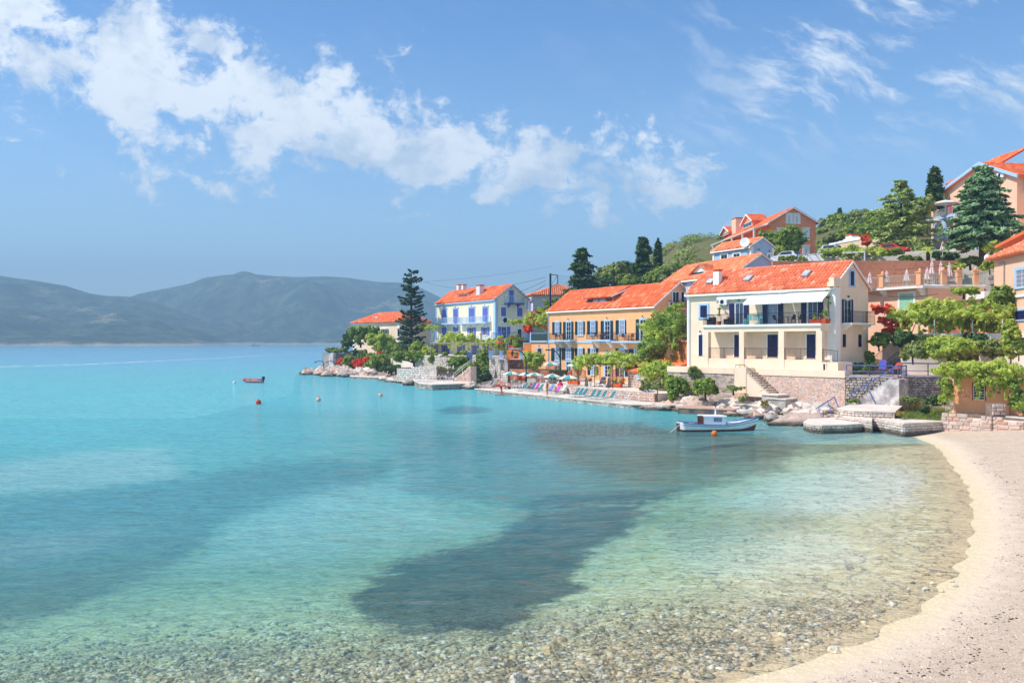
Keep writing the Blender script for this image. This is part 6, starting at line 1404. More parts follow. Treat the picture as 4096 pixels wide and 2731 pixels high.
along(sp([(1930, 1560), (1880, 1556), (1840, 1550)]), 12, -.5, 2.2, .6, 1.4, 'grey boulder between the two bathing quays', 'boulders between the quays')
rock(G(*e3(560, 1120), .25)+Vector((0, .8, 0)), (3.2, 1.8, 1.0), 'long flat layered rock slab left of the lowest platform', None, .35)
rock(G(*e3(900, 960), .6)+Vector((.3, 1.0, 0)), (2.8, 1.7, 1.2), 'sloping pale rock under the blue handrail', None, .2)
rock(G(*e3(260, 980), .4)+Vector((0, .8, 0)), (2.4, 1.4, 1.3), 'dark-footed knobbly rock beneath the end of the sea stair', None, .1)
rock(G(*e3(60, 960), .5)+Vector((0, 1.0, 0)), (2.0, 1.3, 1.4), 'white pitted rock left below the lowest sea-stair tread', None, 1)
# stones awash at the beach and on the near sea bed
def bed(u, v, dz=.0):
 Yv = (CH)*F/(v-HZ)
 for _ in range(6): x = (u-2048)/F*Yv; zz = float(beach_z(np.array([x]), np.array([Yv]))[0]); Yv = (CH-zz)*F/(v-HZ)
 return Vector(((u-2048)/F*Yv, Yv, zz+dz))
for u, v, s, lb in ((3345, 2608, .22, 'dark weedy stone at the waterline near the bottom edge'), (3160, 2640, .15, 'small dark stone just under water left of the weedy waterline stone'), (2070, 2725, .3, 'dark boulder cut by the bottom edge'), (2350, 2490, .22, 'brown stone under clear water, the leftmost of two large ones'), (2512, 2500, .16, 'reddish stone under clear water beside the brown one'), (2210, 2605, .4, 'broad greenish boulder under water near the bottom'), (3130, 2560, .28, 'long grey-brown stone patch under shallow water')):
 rock(bed(u, v, .02), s*.8, lb, None, mt=S_peb)
for i, (u, v) in enumerate(((3705, 2300), (3760, 2302), (3650, 2332), (3805, 2328), (3700, 2358), (3765, 2366), (3820, 2345), (3730, 2335), (3680, 2352))): rock(bed(u, v, .02), R.uniform(.07, .15), 'brown stone of the small cluster lying at the beach waterline', 'stones clustered at the waterline', mt=S_peb)
# pebbles: far too many to count
def pebbles(name, label, n, zone, smin, smax, mt, seed):
 rng = np.random.default_rng(seed); X, Y = zone(rng, n); Z = beach_z(X, Y); s = smin+(smax-smin)*rng.random(len(X))**4
 bv = np.array([(1, 0, 0), (-1, 0, 0), (0, 1, 0), (0, -1, 0), (0, 0, 1), (.62, .62, .45), (-.62, .62, .45), (.62, -.62, .45), (-.62, -.62, .45)])
 bf = [(4, 0, 5), (4, 5, 2), (4, 2, 6), (4, 6, 1), (4, 1, 8), (4, 8, 3), (4, 3, 7), (4, 7, 0), (0, 2, 5), (2, 1, 6), (1, 3, 8), (3, 0, 7)]
 a = rng.uniform(0, 6.28, len(X)); ex = rng.uniform(.6, 1.3, (len(X), 3))*np.array([1.15, .8, .5])
 V = bv[None]*ex[:, None, :]*s[:, None, None]*rng.uniform(.85, 1.15, (len(X), 9, 1))
 c, sn = np.cos(a)[:, None], np.sin(a)[:, None]
 V = np.stack([V[..., 0]*c-V[..., 1]*sn+X[:, None], V[..., 0]*sn+V[..., 1]*c+Y[:, None], V[..., 2]+Z[:, None]+s[:, None]*.05], 2)
 fq = (np.array(bf)[None]+9*np.arange(len(X))[:, None, None]).reshape(-1, 3)
 me = bpy.data.meshes.new(name); me.vertices.add(V.size//3); me.vertices.foreach_set('co', V.astype(np.float32).ravel())
 me.loops.add(fq.size); me.loops.foreach_set('vertex_index', fq.astype(np.int32).ravel()); me.polygons.add(len(fq)); me.polygons.foreach_set('loop_start', np.arange(0, fq.size, 3, dtype=np.int32))
 me.polygons.foreach_set('use_smooth', np.full(len(fq), True)); me.materials.append(mt); me.update(calc_edges=True)
 return tag(link(name, me), label, kind='stuff')
def z_under(rng, n):
 Y = 13+rng.random(n)**1.3*17; X = (rng.random(n)-.56)*1.22*Y; d = sdist(X, Y, BEACH_POLY); k = (d < -.6) & (d > -16) & (Y+fbm(X, Y, .3, 8)*9+rng.random(n)**3*14-4 < 27) & (rng.random(n) < np.clip(1.25+d/13, .1, 1)) & (mask(X, Y, X*0-.6, DARK) < .3); return X[k], Y[k]
pebbles('pebbles', 'rounded pebbles on the sea bed under clear shallow water', 90000, z_under, .015, .14, S_peb, 3)
S_shing = stonemat('beach_shingle', [lin(226, 204, 190), lin(206, 182, 168), lin(238, 222, 208), lin(160, 136, 124), lin(232, 212, 198)])
def z_dry(rng, n):
 Y = 12+rng.random(n)**1.5*40; X = Y*(.1+rng.random(n)*.6); d = sdist(X, Y, BEACH_POLY); k = (d > .9) & (d < 14); return X[k], Y[k]
pebbles('shingle', 'fine pinkish shingle scattered over the beach', 60000, z_dry, .006, .045, S_shing, 5)
def z_weed(rng, n):
 Y = 12+rng.random(n)*42; X = Y*(.08+rng.random(n)*.62); d = sdist(X, Y, BEACH_POLY)+(fbm(X, Y, .5, 4)-.5)*2.5; k = (np.abs(d-1.9) < .35) | (np.abs(d-4.2) < .5) | ((d > 1.5) & (rng.random(n) < .10)); return X[k], Y[k]
pebbles('dried_weed', 'scraps of dried brown weed in drift lines on the beach', 30000, z_weed, .008, .05, mat('dry_weed', lin(96, 74, 62), lin(64, 48, 42)), 9)
# ------------------------------------------------------------------ trees, shrubs, vines
# headland
conifer('norfolk_pine', 'tall tiered Norfolk Island pine with open upper branches beside the yellow house', q1, 1165, 182, 930, 150, 186, L_pine, ybase=950, tiers=17, nb=7, per=70, size=.36, droop=-.16, up=.04, spread=.13, tp=.55,
  prof=lambda s: (1.0-.1*abs(math.sin(s*21))) if s < .5 else (1.0-(s-.5)*1.05 if s < .95 else .35), tr=.38)
for x, y, rx, ry, Yd, mt, n, lb, kw in (
 (600, 790, 62, 78, 208, L_dark, 900, 'dark scraggly tree at the left end of the headland trees', {}),
 (690, 800, 88, 92, 205, L_mid, 2200, 'mid-green rounded tree in front of the villa, left of its windows', {}),
 (805, 775, 55, 55, 204, L_mid, 1200, 'green tree in front of the villa left window', {}),
 (845, 850, 90, 62, 199, L_lime, 1900, 'yellow-green bush in front of the villa', {}),
 (945, 880, 95, 92, 197, L_lime, 2400, 'large lime-green bush under the villa right window', {}),
 (1030, 935, 60, 78, 193, L_mid, 1400, 'green bush left of the Norfolk pine foot', {}),
 (1095, 900, 40, 90, 190, L_mid, 1000, 'upright green shrub touching the Norfolk pine', {}),
 (840, 925, 40, 26, 198, L_redbr, 500, 'orange flowering shrub below the yellow-green bush', {}),
 (590, 1055, 66, 72, 192, L_mid, 1700, 'round green bush in front of the concrete wall', {}),
 (690, 980, 58, 44, 194, L_dark, 900, 'dark spiky plant on top of the concrete wall', {}),
 (845, 1060, 112, 78, 185, L_mid, 2800, 'broad green bush right of the red flowers on the headland', {}),
 (925, 1010, 70, 80, 188, L_dark, 1600, 'dark green bush behind the broad headland bush', {}),
 (470, 945, 105, 26, 208, L_olive, 1500, 'low olive hedge along the top of the concrete wall', {'stem': False}),
 (1640, 985, 55, 38, 154, L_mid, 1200, 'small clipped pine crown beside the blue garden gate', {}),
 (1622, 1042, 84, 44, 151, L_mid, 1700, 'spreading pine crown below the blue garden gate', {}),
 (1770, 1110, 122, 58, 146, L_mid, 2400, 'wide pine bough hanging over the garden stair', {}),
 (1845, 1040, 62, 130, 147, L_mid, 2400, 'tall leaning pine against the stone bastion', {}),
 (1810, 1190, 80, 60, 144, L_dark, 1300, 'dark pine foliage at the foot of the bastion', {}),
 (1440, 1125, 42, 26, 149, L_mid, 500, 'small bush below the round umbrella pine', {}),
 (750, 1010, 70, 50, 191, L_mid, 1200, 'green bush between the red flowers and the concrete wall', {}), (560, 870, 50, 60, 204, L_dark, 700, 'dark bush at the left foot of the villa', {}), (1240, 930, 80, 70, 180, L_mid, 1300, 'leafy shrub right of the Norfolk pine foot', {}), (1330, 960, 60, 50, 170, L_lime, 900, 'lime shrub left of the yellow house pergola', {}), (980, 1120, 110, 40, 176, L_dark, 1300, 'dark undergrowth above the landing strip', {}), (1560, 1060, 50, 40, 153, L_mid, 700, 'low green shrub beside the round umbrella pine', {}),
 (2050, 1130, 1, 1, 145, L_mid, 30, None, {})):
 if lb: bush('tree' if rx > 60 else 'bush', lb, 'tree' if rx > 60 else 'bush', q1, x, y, rx*1.16, ry*1.12, Yd, mt, int(n*1.2), .30, **kw)
for x, y, rx, ry, Yd, lb in ((700, 1065, 60, 52, 189, 'scarlet bougainvillea spilling over the headland rocks'), (520, 1050, 45, 26, 194, 'thin red flowering creeper on the concrete wall'), (880, 970, 26, 14, 190, 'small patch of red flowers above the broad headland bush')):
 bush('bougainvillea', lb, 'shrub', q1, x, y, rx*1.3, ry*1.25, Yd-1, L_red, 1800 if rx > 50 else 700, .28, stem=False, core=.2, blobs=9)
for x, y, rx, ry, xb, yb, Yd, lb in ((1150, 1005, 182, 62, 1200, 1105, 160, 'flat-topped umbrella pine over the headland stone wall'), (1415, 1015, 88, 54, 1445, 1110, 157, 'round umbrella pine in front of the yellow house')):
 SEED[0] += 1; c = W(*q1(x, y), Yd); b = W(*q1(xb, yb), Yd); k = .4252/F*Yd; wx, wz = rx*k, ry*k
 root = empty('umbrella_pine', (b.x, b.y, b.z), 0, lb, 'tree'); o = c-b; rg = random.Random(SEED[0])
 Bl = [(o.x+rg.uniform(-1, 1)*wx*.72, rg.uniform(-1, 1)*wx*.4, o.z+rg.uniform(-.5, .4)*wz, wx*.3, wx*.3, wz*.5) for _ in range(12)]
 crown(Bl, 5200 if rx > 100 else 3000, .28, L_mid, root, SEED[0], core=.6)
 trunk(root, [(0, 0, -.6), (.25*o.x, 0, o.z*.4), (o.x*.6, 0, o.z*.85)], .22, .12, [((.25*o.x, 0, o.z*.4), (o.x+wx*a, .2*a, o.z-.1), .1) for a in (-.7, -.3, .3, .7)])
# vines on the pergolas, and their frames
def pergola(name, label, posts, ztop, mt, r=.05, cat='pergola', beams=6):
 o = Vector(posts[0]); root = empty(name, o, 0, label, cat)
 F0 = [Vector(p) for p in posts[0:len(posts)//2]]; B0 = [Vector(p) for p in posts[len(posts)//2:]]
 for p in F0+B0: mb = MB(); mb.tube(p-o, Vector((p.x, p.y, ztop))-o, r, 6); mb.build('post', mt, root)
 up = lambda p: Vector((p.x, p.y, ztop))-o
 for L_ in (F0, B0): mb = MB(); mb.path([up(p) for p in L_], r*.9, 6); mb.build('beam', mt, root)
 n = beams
 for i in range(n+1):
  s = i/n*(len(F0)-1); k = min(int(s), len(F0)-2); a = up(F0[k]).lerp(up(F0[k+1]), s-k); b = up(B0[k]).lerp(up(B0[k+1]), s-k); d = (b-a).normalized()*.4
  mb = MB(); mb.tube(a-d+Vector((0, 0, r*1.5)), b+d+Vector((0, 0, r*1.5)), r*.6, 5); mb.build('cross_bar', mt, root)
 return root
def vine(label, pts, wid, ht, mt, n, size, seed, name='vine', hang=.5, flowers=None, stems=()):
 """leaf canopy along a line of points, tufts on top and hanging trails below"""
 o = Vector(pts[0]); root = empty(name, o, 0, label, 'vine'); rg = random.Random(seed); B = []
 P_ = [Vector(p)-o for p in pts]; tot = sum((P_[i+1]-P_[i]).length for i in range(len(P_)-1)); m = max(5, int(tot/(wid*.55)))
 for k in range(m):
  s = tot*(k+.5)/m; i = 0
  while i < len(P_)-2 and s > (P_[i+1]-P_[i]).length: s -= (P_[i+1]-P_[i]).length; i += 1
  p = P_[i]+(P_[i+1]-P_[i]).normalized()*s
  for _ in range(2): B.append((p.x+rg.uniform(-.4, .4)*wid, p.y+rg.uniform(-.6, .6)*wid, p.z+rg.uniform(-.35, .45)*ht, wid*rg.uniform(.5, .8), wid*rg.uniform(.5, .8), ht*rg.uniform(.45, .8)))
  if rg.random() < hang: B.append((p.x+rg.uniform(-.4, .4)*wid, p.y-rg.uniform(.2, .7)*wid, p.z-ht*rg.uniform(.6, 1.4), wid*.2, wid*.2, ht*rg.uniform(.5, 1.0)))
 crown(B, n, size, mt, root, seed, name='foliage', core=.45, cl=.42)
 if flowers: crown(B, flowers[1], size, flowers[0], root, seed+900, name='flowers', core=0, lo=.9, per=12)
 if stems:
  for a, b in stems: mb = MB(); mb.path([Vector(a)-o, (Vector(a)-o).lerp(Vector(b)-o, .5)+Vector((.15, 0, 0)), Vector(b)-o], .06, 5, .03); mb.build('stem', M_bark, root, True)
 return root
zp = 6.75
pergola('pergola', 'thin steel pergola in front of the yellow house ground floor', [wp(1722, 163, 4.45), wp(1850, 158, 4.45), wp(1965, 153, 4.45), wp(2035, 151, 4.45), wp(1735, 172, 4.45), wp(1868, 167, 4.45), wp(1985, 162, 4.45), wp(2050, 158, 4.45)], zp, M_steel)
vine('yellow-green grapevine on the left half of the yellow house pergola', [W(*q1(1440, 845), 163), W(*q1(1755, 840), 159)], 1.6, 1.1, L_vine, 2600, .34, 301)
vine('yellow-green grapevine in the middle of the yellow house pergola', [W(*q1(1800, 868), 157), W(*q1(2010, 855), 154)], 1.3, .7, L_vine, 1400, .34, 302)
vine('dark vine with red flowers at the right end of the pergola', [W(*q1(2000, 885), 153), W(*q1(2200, 865), 151)], 1.5, 1.5, L_mid, 2200, .32, 303, flowers=(L_red, 220))
vine('lime vine over the yellow house side terrace', [W(*q1(2110, 672), 160), W(*q1(2270, 672), 153)], 1.0, .5, L_vine, 900, .32, 304)
vine('dense yellow vine with red blossoms on the annexe roof terrace', [W(*d8(300, 850), 150), W(*d8(600, 880), 146)], 1.6, 1.6, L_vine, 2600, .3, 305, flowers=(L_red, 420))
bush('bougainvillea', 'bright red bougainvillea hanging beside the annexe glass screen', 'shrub', d8, 255, 1000, 75, 80, 147.5, L_red, 700, .28, stem=False, core=.15, blobs=9)
vine('yellow vine along the low terrace left of the yellow house', [W(*q1(1255, 730), 186), W(*q1(1395, 722), 182)], 1.4, .7, L_vine, 900, .36, 306)
PT = 4.25
pergola('pergola', 'black steel pergola on the parasol terrace', [wp(2312, 114.5, 1.38), wp(2379, 111.5, 1.38), wp(2451, 108.5, 1.38), wp(2400, 118.5, 1.38), wp(2465, 115.5, 1.38), wp(2535, 112.5, 1.38)], PT, M_iron, .045)
vine('thick yellow grapevine over the black pergola', [W(*e2(250, 715), 114.5), W(*e2(480, 690), 113.5), W(*e2(800, 690), 112.5), W(*e2(1280, 700), 112)], 1.5, 1.05, L_vine, 5200, .24, 307, hang=.7)
bush('bush', 'big round green bush on the red stone wall', 'bush', q8, 690, 560, 122, 112, 136, L_lime, 4200, .22, ground=2.6)
bush('tree', 'dark leafy tree in front of the garage', 'tree', q2, 1190, 1085, 142, 108, 110, L_mid, 4200, .22, ground=1.5)
vine('vine climbing the corner of the orange house', [W(*q2(1190, 830), 115.5), W(*q2(1215, 920), 114), W(*q2(1230, 1010), 112)], 1.5, 1.5, L_lime, 3000, .22, 308)
vine('dark green creeper hanging over the orange garage roof', [W(*q2(1270, 760), 115), W(*q2(1400, 800), 112), W(*q2(1500, 790), 109.5)], 1.8, 2.2, L_mid, 4200, .22, 309, hang=.9)
vine('green creeper trailing down beside the garage door', [W(*q2(1400, 930), 110.5), W(*q2(1390, 1050), 110)], .6, 1.6, L_mid, 700, .2, 310)
vine('leafy wisteria spilling over the stone hut roof', [W(*q2(1120, 1230), 106.5), W(*q2(1210, 1250), 104.5), W(*q2(1310, 1230), 103)], 1.5, 1.3, L_lime, 3400, .22, 311, hang=1)
for x, y, rx, ry, Yd, mt, n, lb in ((1130, 1385, 52, 68, 101, L_olive, 900, 'pale scrubby bush in front of the stone hut'), (1250, 1395, 58, 48, 98, L_olive, 900, 'small tamarisk beside the blue tarpaulin boat'), (1440, 1385, 118, 105, 95, L_mid, 3600, 'large green shrub on the rocks left of the sea stair'), (1700, 1400, 112, 92, 91, L_mid, 3200, 'large green shrub on the rocks nearest the sea stair'), (1600, 1265, 70, 62, 95, L_olive, 1000, 'wispy pale shrub rising behind the two green shrubs'), (1395, 1480, 45, 60, 94, L_mid, 800, 'small green shrub drooping over the boulders'), (1960, 1420, 110, 26, 88, L_olive, 500, 'grey-green tuft at the foot of the sea-stair landing')):
 bush('shrub', lb, 'shrub', q2, x, y, rx, ry, Yd, mt, n, .19)
# behind the roofs
TREEP = lambda s: (.35+.65*(1-s))*(.8+.2*math.sin(s*23)) if s < .9 else .25
conifer('cypress_tree', 'broad ragged dark conifer behind the orange roof', q2, 535, 92, 530, 215, 160, L_dark, tiers=22, nb=11, per=56, size=.38, droop=.2, spread=.24, tp=.45, prof=TREEP, tr=.35)
conifer('cypress_tree', 'tall dense dark conifer left of the slim cypress', q2, 1110, -12, 450, 135, 165, L_dark, tiers=26, nb=11, per=52, size=.38, droop=.25, spread=.28, tp=.45, prof=lambda s: (.55+.45*math.sin(s*9+1)**2)*(1.05-s*.55), tr=.35)
conifer('cypress_tree', 'slim pointed dark cypress on the ridge', q2, 1252, 10, 310, 42, 170, L_dark, tiers=22, nb=7, per=26, size=.34, droop=-.7, spread=.4, prof=lambda s: math.sin(math.pi*min(1, s*.75+.25))**.6*(1 if s < .8 else 1.6*(1.05-s)*2), tr=.2)
for x, y, rx, ry, Yd, mt, n, lb in ((830, 370, 130, 105, 172, L_olive, 3000, 'pale green bushy tree between the two dark conifers'), (950, 290, 95, 70, 176, L_dark, 1800, 'dark rounded pine crown behind the pale green tree'), (1010, 410, 130, 62, 165, L_mid, 2400, 'green tree right behind the orange roof ridge'), (1260, 370, 95, 85, 158, L_mid, 2200, 'green tree below the slim cypress'), (1400, 330, 110, 75, 155, L_olive, 2200, 'olive-green tree left of the lavender house roof'), (690, 460, 120, 75, 165, L_dark, 2200, 'dark green tree mass under the broad conifer'), (240, 640, 60, 60, 160, L_olive, 900, 'dry olive bush at the left end of the orange roof'), (170, 700, 60, 40, 158, L_mid, 800, 'green bush above the annexe vine')):
 bush('tree', lb, 'tree', q2, x, y, rx*1.25, ry*1.2, Yd, mt, int(n*1.3), .34)
for x, y, rx, ry, Yd, mt, n, lb in ((905, 495, 170, 172, 152, L_mid, 5200, 'large dense dark-green tree in front of the salmon house'), (690, 470, 150, 130, 156, L_mid, 3600, 'yellow-green tree left of the dense tree by the salmon house'), (760, 600, 80, 80, 146, L_lime, 1200, 'light green bush behind the blue house gable')):
 bush('tree', lb, 'tree', d7, x, y, rx, ry, Yd, mt, n, .3)
k_ = 0
for x, y, rx, ry, Yd, mt, lb in ((1330, 330, 110, 110, 195, L_olive, 'pale green tree at the left end of the wooded skyline'), (1500, 250, 130, 130, 190, L_mid, 'bright green tree in the wooded skyline'), (1690, 220, 150, 140, 185, L_olive, 'broad olive tree at the top of the wooded skyline'), (1620, 390, 140, 110, 175, L_mid, 'dark leafy tree behind the white chimney'), (1820, 350, 140, 130, 172, L_mid, 'green tree right of the white chimney'), (1420, 440, 110, 70, 178, L_olive, 'pale shrubby tree right of the salmon house'), (1960, 230, 140, 140, 178, L_mid, 'green tree behind the light cedar'), (2150, 330, 140, 140, 172, L_olive, 'pale tree right behind the light cedar'), (1290, 250, 26, 24, 200, L_dark, 'small dark tree tip on the skyline')):
 bush('tree', lb, 'tree', d7, x, y, rx, ry, Yd, mt, 2600, .36)
conifer('cypress_tree', 'tiny dark cypress tip on the wooded skyline', d7, 1497, 102, 260, 26, 200, L_dark, tiers=14, nb=6, per=20, size=.4, droop=-.6, spread=.4, prof=lambda s: math.sin(math.pi*min(1, s*.7+.3))**.6, tr=.2)
bush('shrub', 'orange-red flowering shrub left of the light cedar', 'shrub', d7, 1820, 470, 70, 80, 128, L_redbr, 800, .3, blobs=5)
CED = lambda s: (1-s)**.75*(.72+.28*abs(math.sin(s*19)))+.05
conifer('cedar_tree', 'light green layered cedar with a thin leader', q6, 1552, 182, 655, 235, 122, L_cedar2, ybase=755, tiers=22, nb=10, per=48, size=.32, droop=.02, up=-.02, spread=.20, tp=.45, prof=lambda s: (.95 if s < .35 else .95-(s-.35) if s < .75 else .5-1.7*(s-.75))*(.75+.25*abs(math.sin(s*15))), tr=.32)
conifer('cedar_tree', 'large full blue-green cedar in front of the pink hotel', d5, 915, 132, 1170, 610, 101, L_cedar, ybase=1420, tiers=30, nb=15, per=110, size=.29, droop=.16, spread=.16, tp=.45, prof=lambda s: min(1, s*3+.6)*(1.02-s)**.6*(.86+.14*math.sin(s*40)), tr=.42)
conifer('cypress_tree', 'dense upright cypress left of the pink hotel roof', d5, 292, 165, 740, 98, 125, L_dark, tiers=28, nb=9, per=40, size=.34, droop=-.6, spread=.4, prof=lambda s: math.sin(math.pi*min(1, s*.7+.3))**.55, tr=.25)
for x, y, rx, ry, Yd, mt, n, lb in ((150, 680, 130, 130, 118, L_olive, 1800, 'pale feathery tree between the two cedars'), (60, 1240, 90, 90, 116, L_olive, 900, 'reddish-green shrub under the hotel balcony'), (430, 1350, 150, 95, 107.5, L_dark, 3200, 'square clipped dark hedge in front of the pink hotel'), (1050, 1220, 130, 90, 98, L_vine, 1400, 'yellow-green tree beside the cedar trunk'), (60, 1390, 70, 60, 113, L_dark, 700, 'dark round shrub below the light cedar'), (1010, 1440, 100, 70, 92, L_lime, 900, 'leafy shrub behind the right-hand house corner'), (760, 1390, 190, 75, 103.5, L_mid, 1800, 'green shrubs in front of the stone wall under the big cedar'), (1430, 1000, 60, 80, 104, L_olive, 600, 'pale tree at the far right under the cedar boughs')):
 bush('hedge' if 'hedge' in lb else 'tree', lb, 'hedge' if 'hedge' in lb else 'tree', d5, x, y, rx, ry, Yd, mt, n, .24)
# palm
p = W(*d5(205, 1430), 108); root = empty('palm_tree', p, 0, 'small fan palm left of the clipped hedge', 'tree'); top = W(*d5(205, 1270), 108)-p
trunk(root, [(0, 0, -.5), (0, 0, top.z)], .28, .22)
mb = MB()
for i in range(26):
 a = i*2.4; e = R.uniform(-.4, .9); L = R.uniform(1.1, 1.7); d = Vector((math.cos(a)*math.cos(e), math.sin(a)*math.cos(e), math.sin(e))); s = d.cross(Vector((0, 0, 1))).normalized()*.16
 m_ = Vector(top)+d*L*.55+Vector((0, 0, .1)); t_ = Vector(top)+d*L-Vector((0, 0, .3*L)); mb.add([Vector(top), m_+s, t_, m_-s], [(0, 1, 2, 3)])
mb.build('fronds', L_lime, root)
# right-hand gardens
pergola('pergola', 'white-painted pergola carrying vines above the gardens at the right', [wp(3598, 88.8, zpg-.9), wp(3738, 87.0, zpg-.9), wp(3890, 85.0, zpg-.9), wp(4010, 83.6, zpg-.9), wp(3610, 92, zpg-.9), wp(3742, 91, zpg-.9), wp(3842, 90, zpg-.9), wp(3996, 88, zpg-.9)], W(*q4(1500, 795), 87).z, M_greyw, .06, beams=9)
vine('long bright vine over the white pergola', [W(*q4(820, 790), 88), W(*q4(1100, 745), 88), W(*q4(1500, 720), 87), W(*q4(1900, 725), 86), W(*q4(2230, 740), 84)], 1.4, 1.3, L_vine, 7500, .22, 320, hang=.8, stems=[(W(*q4(900, 1200), 87), W(*q4(1090, 820), 87))])
vine('vine fringe draped over the front beam of the white pergola', [W(*q4(1250, 775), 85.6), W(*q4(1700, 770), 84.4), W(*q4(2120, 775), 82.6)], .8, .5, L_vine, 2600, .2, 322, hang=.5)
for x, y, rx, ry, Yd, lb in ((880, 690, 110, 30, 118, 'low green shrubs in front of the silver car'), (1420, 630, 110, 26, 117, 'low vine leaves in front of the blue car'), (2120, 615, 135, 50, 112, 'leafy shrub in front of the red car'), (2290, 700, 80, 60, 111, 'dark shrub beside the light cedar trunk')): bush('shrub', lb, 'shrub', d7, x, y, rx, ry, Yd, L_mid, 1000, .26, stem=False)
vine('vine leaves hanging down behind the white pergola posts', [W(*q4(1150, 870), 88.5), W(*q4(1500, 880), 88), W(*q4(1900, 880), 87), W(*q4(2130, 900), 85.5)], 1.0, 1.4, L_lime, 3000, .2, 321)
for x, y, rx, ry, Yd, mt, n, lb, fl in ((1480, 1160, 335, 165, 83, L_lime, 7500, 'broad leafy tree with a dark leaning trunk on the terrace', None), (1040, 1185, 130, 118, 83.5, L_olive, 2000, 'small pale orange tree on the terrace', None), (640, 1055, 115, 95, 88, L_mid, 1800, 'feathery green shrub beside the side stair', None), (440, 1385, 150, 72, 86, L_mid, 1600, 'green garden shrub behind the blue railing', None), (530, 1260, 55, 90, 88.5, L_mid, 900, 'upright green shrub at the foot of the side stair', None), (930, 1060, 110, 110, 86.5, L_dark, 2200, 'dark climbing plant left of the small orange tree', None), (1150, 1070, 120, 70, 86.5, L_dark, 1600, 'dark ivy clump under the white pergola', None), (2200, 1060, 105, 260, 79.5, L_lime, 3600, 'tall column of vine at the right edge', None), (1980, 1160, 170, 130, 82, L_olive, 1800, 'mixed garden shrubs behind the broad leafy tree', (L_redbr, 60)), (1640, 480, 165, 55, 87, L_lime, 1800, 'leafy planter on the balcony of the right-hand house', None), (2080, 560, 130, 155, 85, L_mid, 2800, 'climbing plant on the corner of the right-hand house', None), (1780, 1050, 130, 80, 84.5, L_dark, 1200, 'dark garden shrub below the white parapet', None), (2290, 1140, 90, 120, 79, L_mid, 1200, 'green shrub at the right edge above the hut', None)):
 bush('tree' if 'tree' in lb else 'shrub', lb, 'tree' if 'tree' in lb else 'shrub', q4, x, y, rx, ry, Yd, mt, n, .2, flowers=fl, depth=min(2.2, rx*.3384/F*Yd))
for x, y, rx, ry, Yd, n, lb in ((690, 700, 125, 70, 90.5, 1200, 'red bougainvillea on the wall of the parasol building'), (820, 860, 180, 80, 89.5, 1500, 'red bougainvillea under the left end of the white pergola'), (760, 960, 100, 60, 89.5, 600, 'dark crimson bougainvillea over the side stair')):
 bush('bougainvillea', lb, 'shrub', q4, x, y, rx, ry, Yd, L_red, n, .2, stem=False, core=.2, blobs=9)
# vine mat on the beach hut
vine('thick pale vine covering the hut roof and hanging over its front', [W(*q5(1380, 300), 69.5), W(*q5(1600, 235), 69.8), W(*q5(1900, 235), 69.0), W(*q5(2330, 250), 68.2)], 1.15, .75, L_vine, 9000, .16, 330, hang=.9)
vine('vine trail hanging down the left corner of the hut', [W(*q5(1420, 400), 70.6), W(*q5(1450, 600), 70.6)], .55, .8, L_lime, 1400, .15, 331)
vine('vine curtain over the front of the hut, right of the window', [W(*q5(1760, 370), 68.6), W(*q5(2000, 390), 68.3), W(*q5(2250, 400), 67.8)], .45, .7, L_lime, 2600, .15, 332, hang=1)
vine('vine trail hanging at the right corner of the hut', [W(*q5(2260, 430), 67.8), W(*q5(2290, 650), 67.8)], .6, .8, L_mid, 1400, .15, 333)
vine('leafy strand hanging in front of the hut window', [W(*q5(1820, 400), 68.5), W(*q5(1830, 520), 68.5)], .16, .45, L_lime, 160, .13, 334, hang=0)
# upper pergola by the road
zq = W(*d7(1600, 640), 118).z
pergola('pergola', 'grey timber pergola beside the upper road', [W(*d7(1110, 800), 119), W(*d7(1480, 800), 117), W(*d7(1790, 800), 115), W(*d7(1150, 800), 124), W(*d7(1500, 800), 122), W(*d7(1830, 800), 120)], zq, M_greyw, .09, beams=8)
vine('bright vine over the upper road pergola', [W(*d7(1280, 640), 121), W(*d7(1500, 620), 120), W(*d7(1750, 610), 118.5), W(*d7(1960, 610), 117)], 1.6, .8, L_vine, 3600, .27, 340, hang=.6)
bush('shrub', 'green creeper on the white road wall', 'shrub', d7, 1060, 715, 50, 58, 117.5, L_mid, 800, .26)
vine('ragged vine along the roof terrace wall behind the folded parasols', [W(*q4(980, 220), 103), W(*q4(1250, 215), 101.5), W(*q4(1650, 190), 99)], .9, .35, L_lime, 1200, .24, 341, hang=.2)
# grass and weeds
def tufts(name, label, zone, n, ht, mt, seed):
 rng = np.random.default_rng(seed); P_ = zone(rng, n); n = len(P_); a = rng.uniform(0, 6.28, n); h_ = ht*rng.uniform(.4, 1.2, n); w = .018+.012*rng.random(n)
 lean = rng.normal(0, .35, (n, 2))*h_[:, None]
 dx = np.stack([np.cos(a)*w, np.sin(a)*w, a*0], 1); tip = P_+np.stack([lean[:, 0], lean[:, 1], h_], 1)
 V = np.stack([P_-dx, P_+dx, tip], 1).reshape(-1, 3); fq = np.arange(3*n).reshape(-1, 3)
 me = bpy.data.meshes.new(name); me.from_pydata(V.tolist(), [], fq.tolist()); me.materials.append(mt); me.update(); return tag(link(name, me), label, kind='stuff')
def zone_q(pts, z, dens=None):
 W4 = [G(*p, z) for p in pts]
 def f(rng, n):
  x0, x1 = min(p.x for p in W4), max(p.x for p in W4); y0, y1 = min(p.y for p in W4), max(p.y for p in W4)
  X = rng.uniform(x0, x1, n); Y = rng.uniform(y0, y1, n); k = inside(X, Y, [(p.x, p.y) for p in W4]); return np.stack([X[k], Y[k], np.full(k.sum(), z)], 1)
 return f
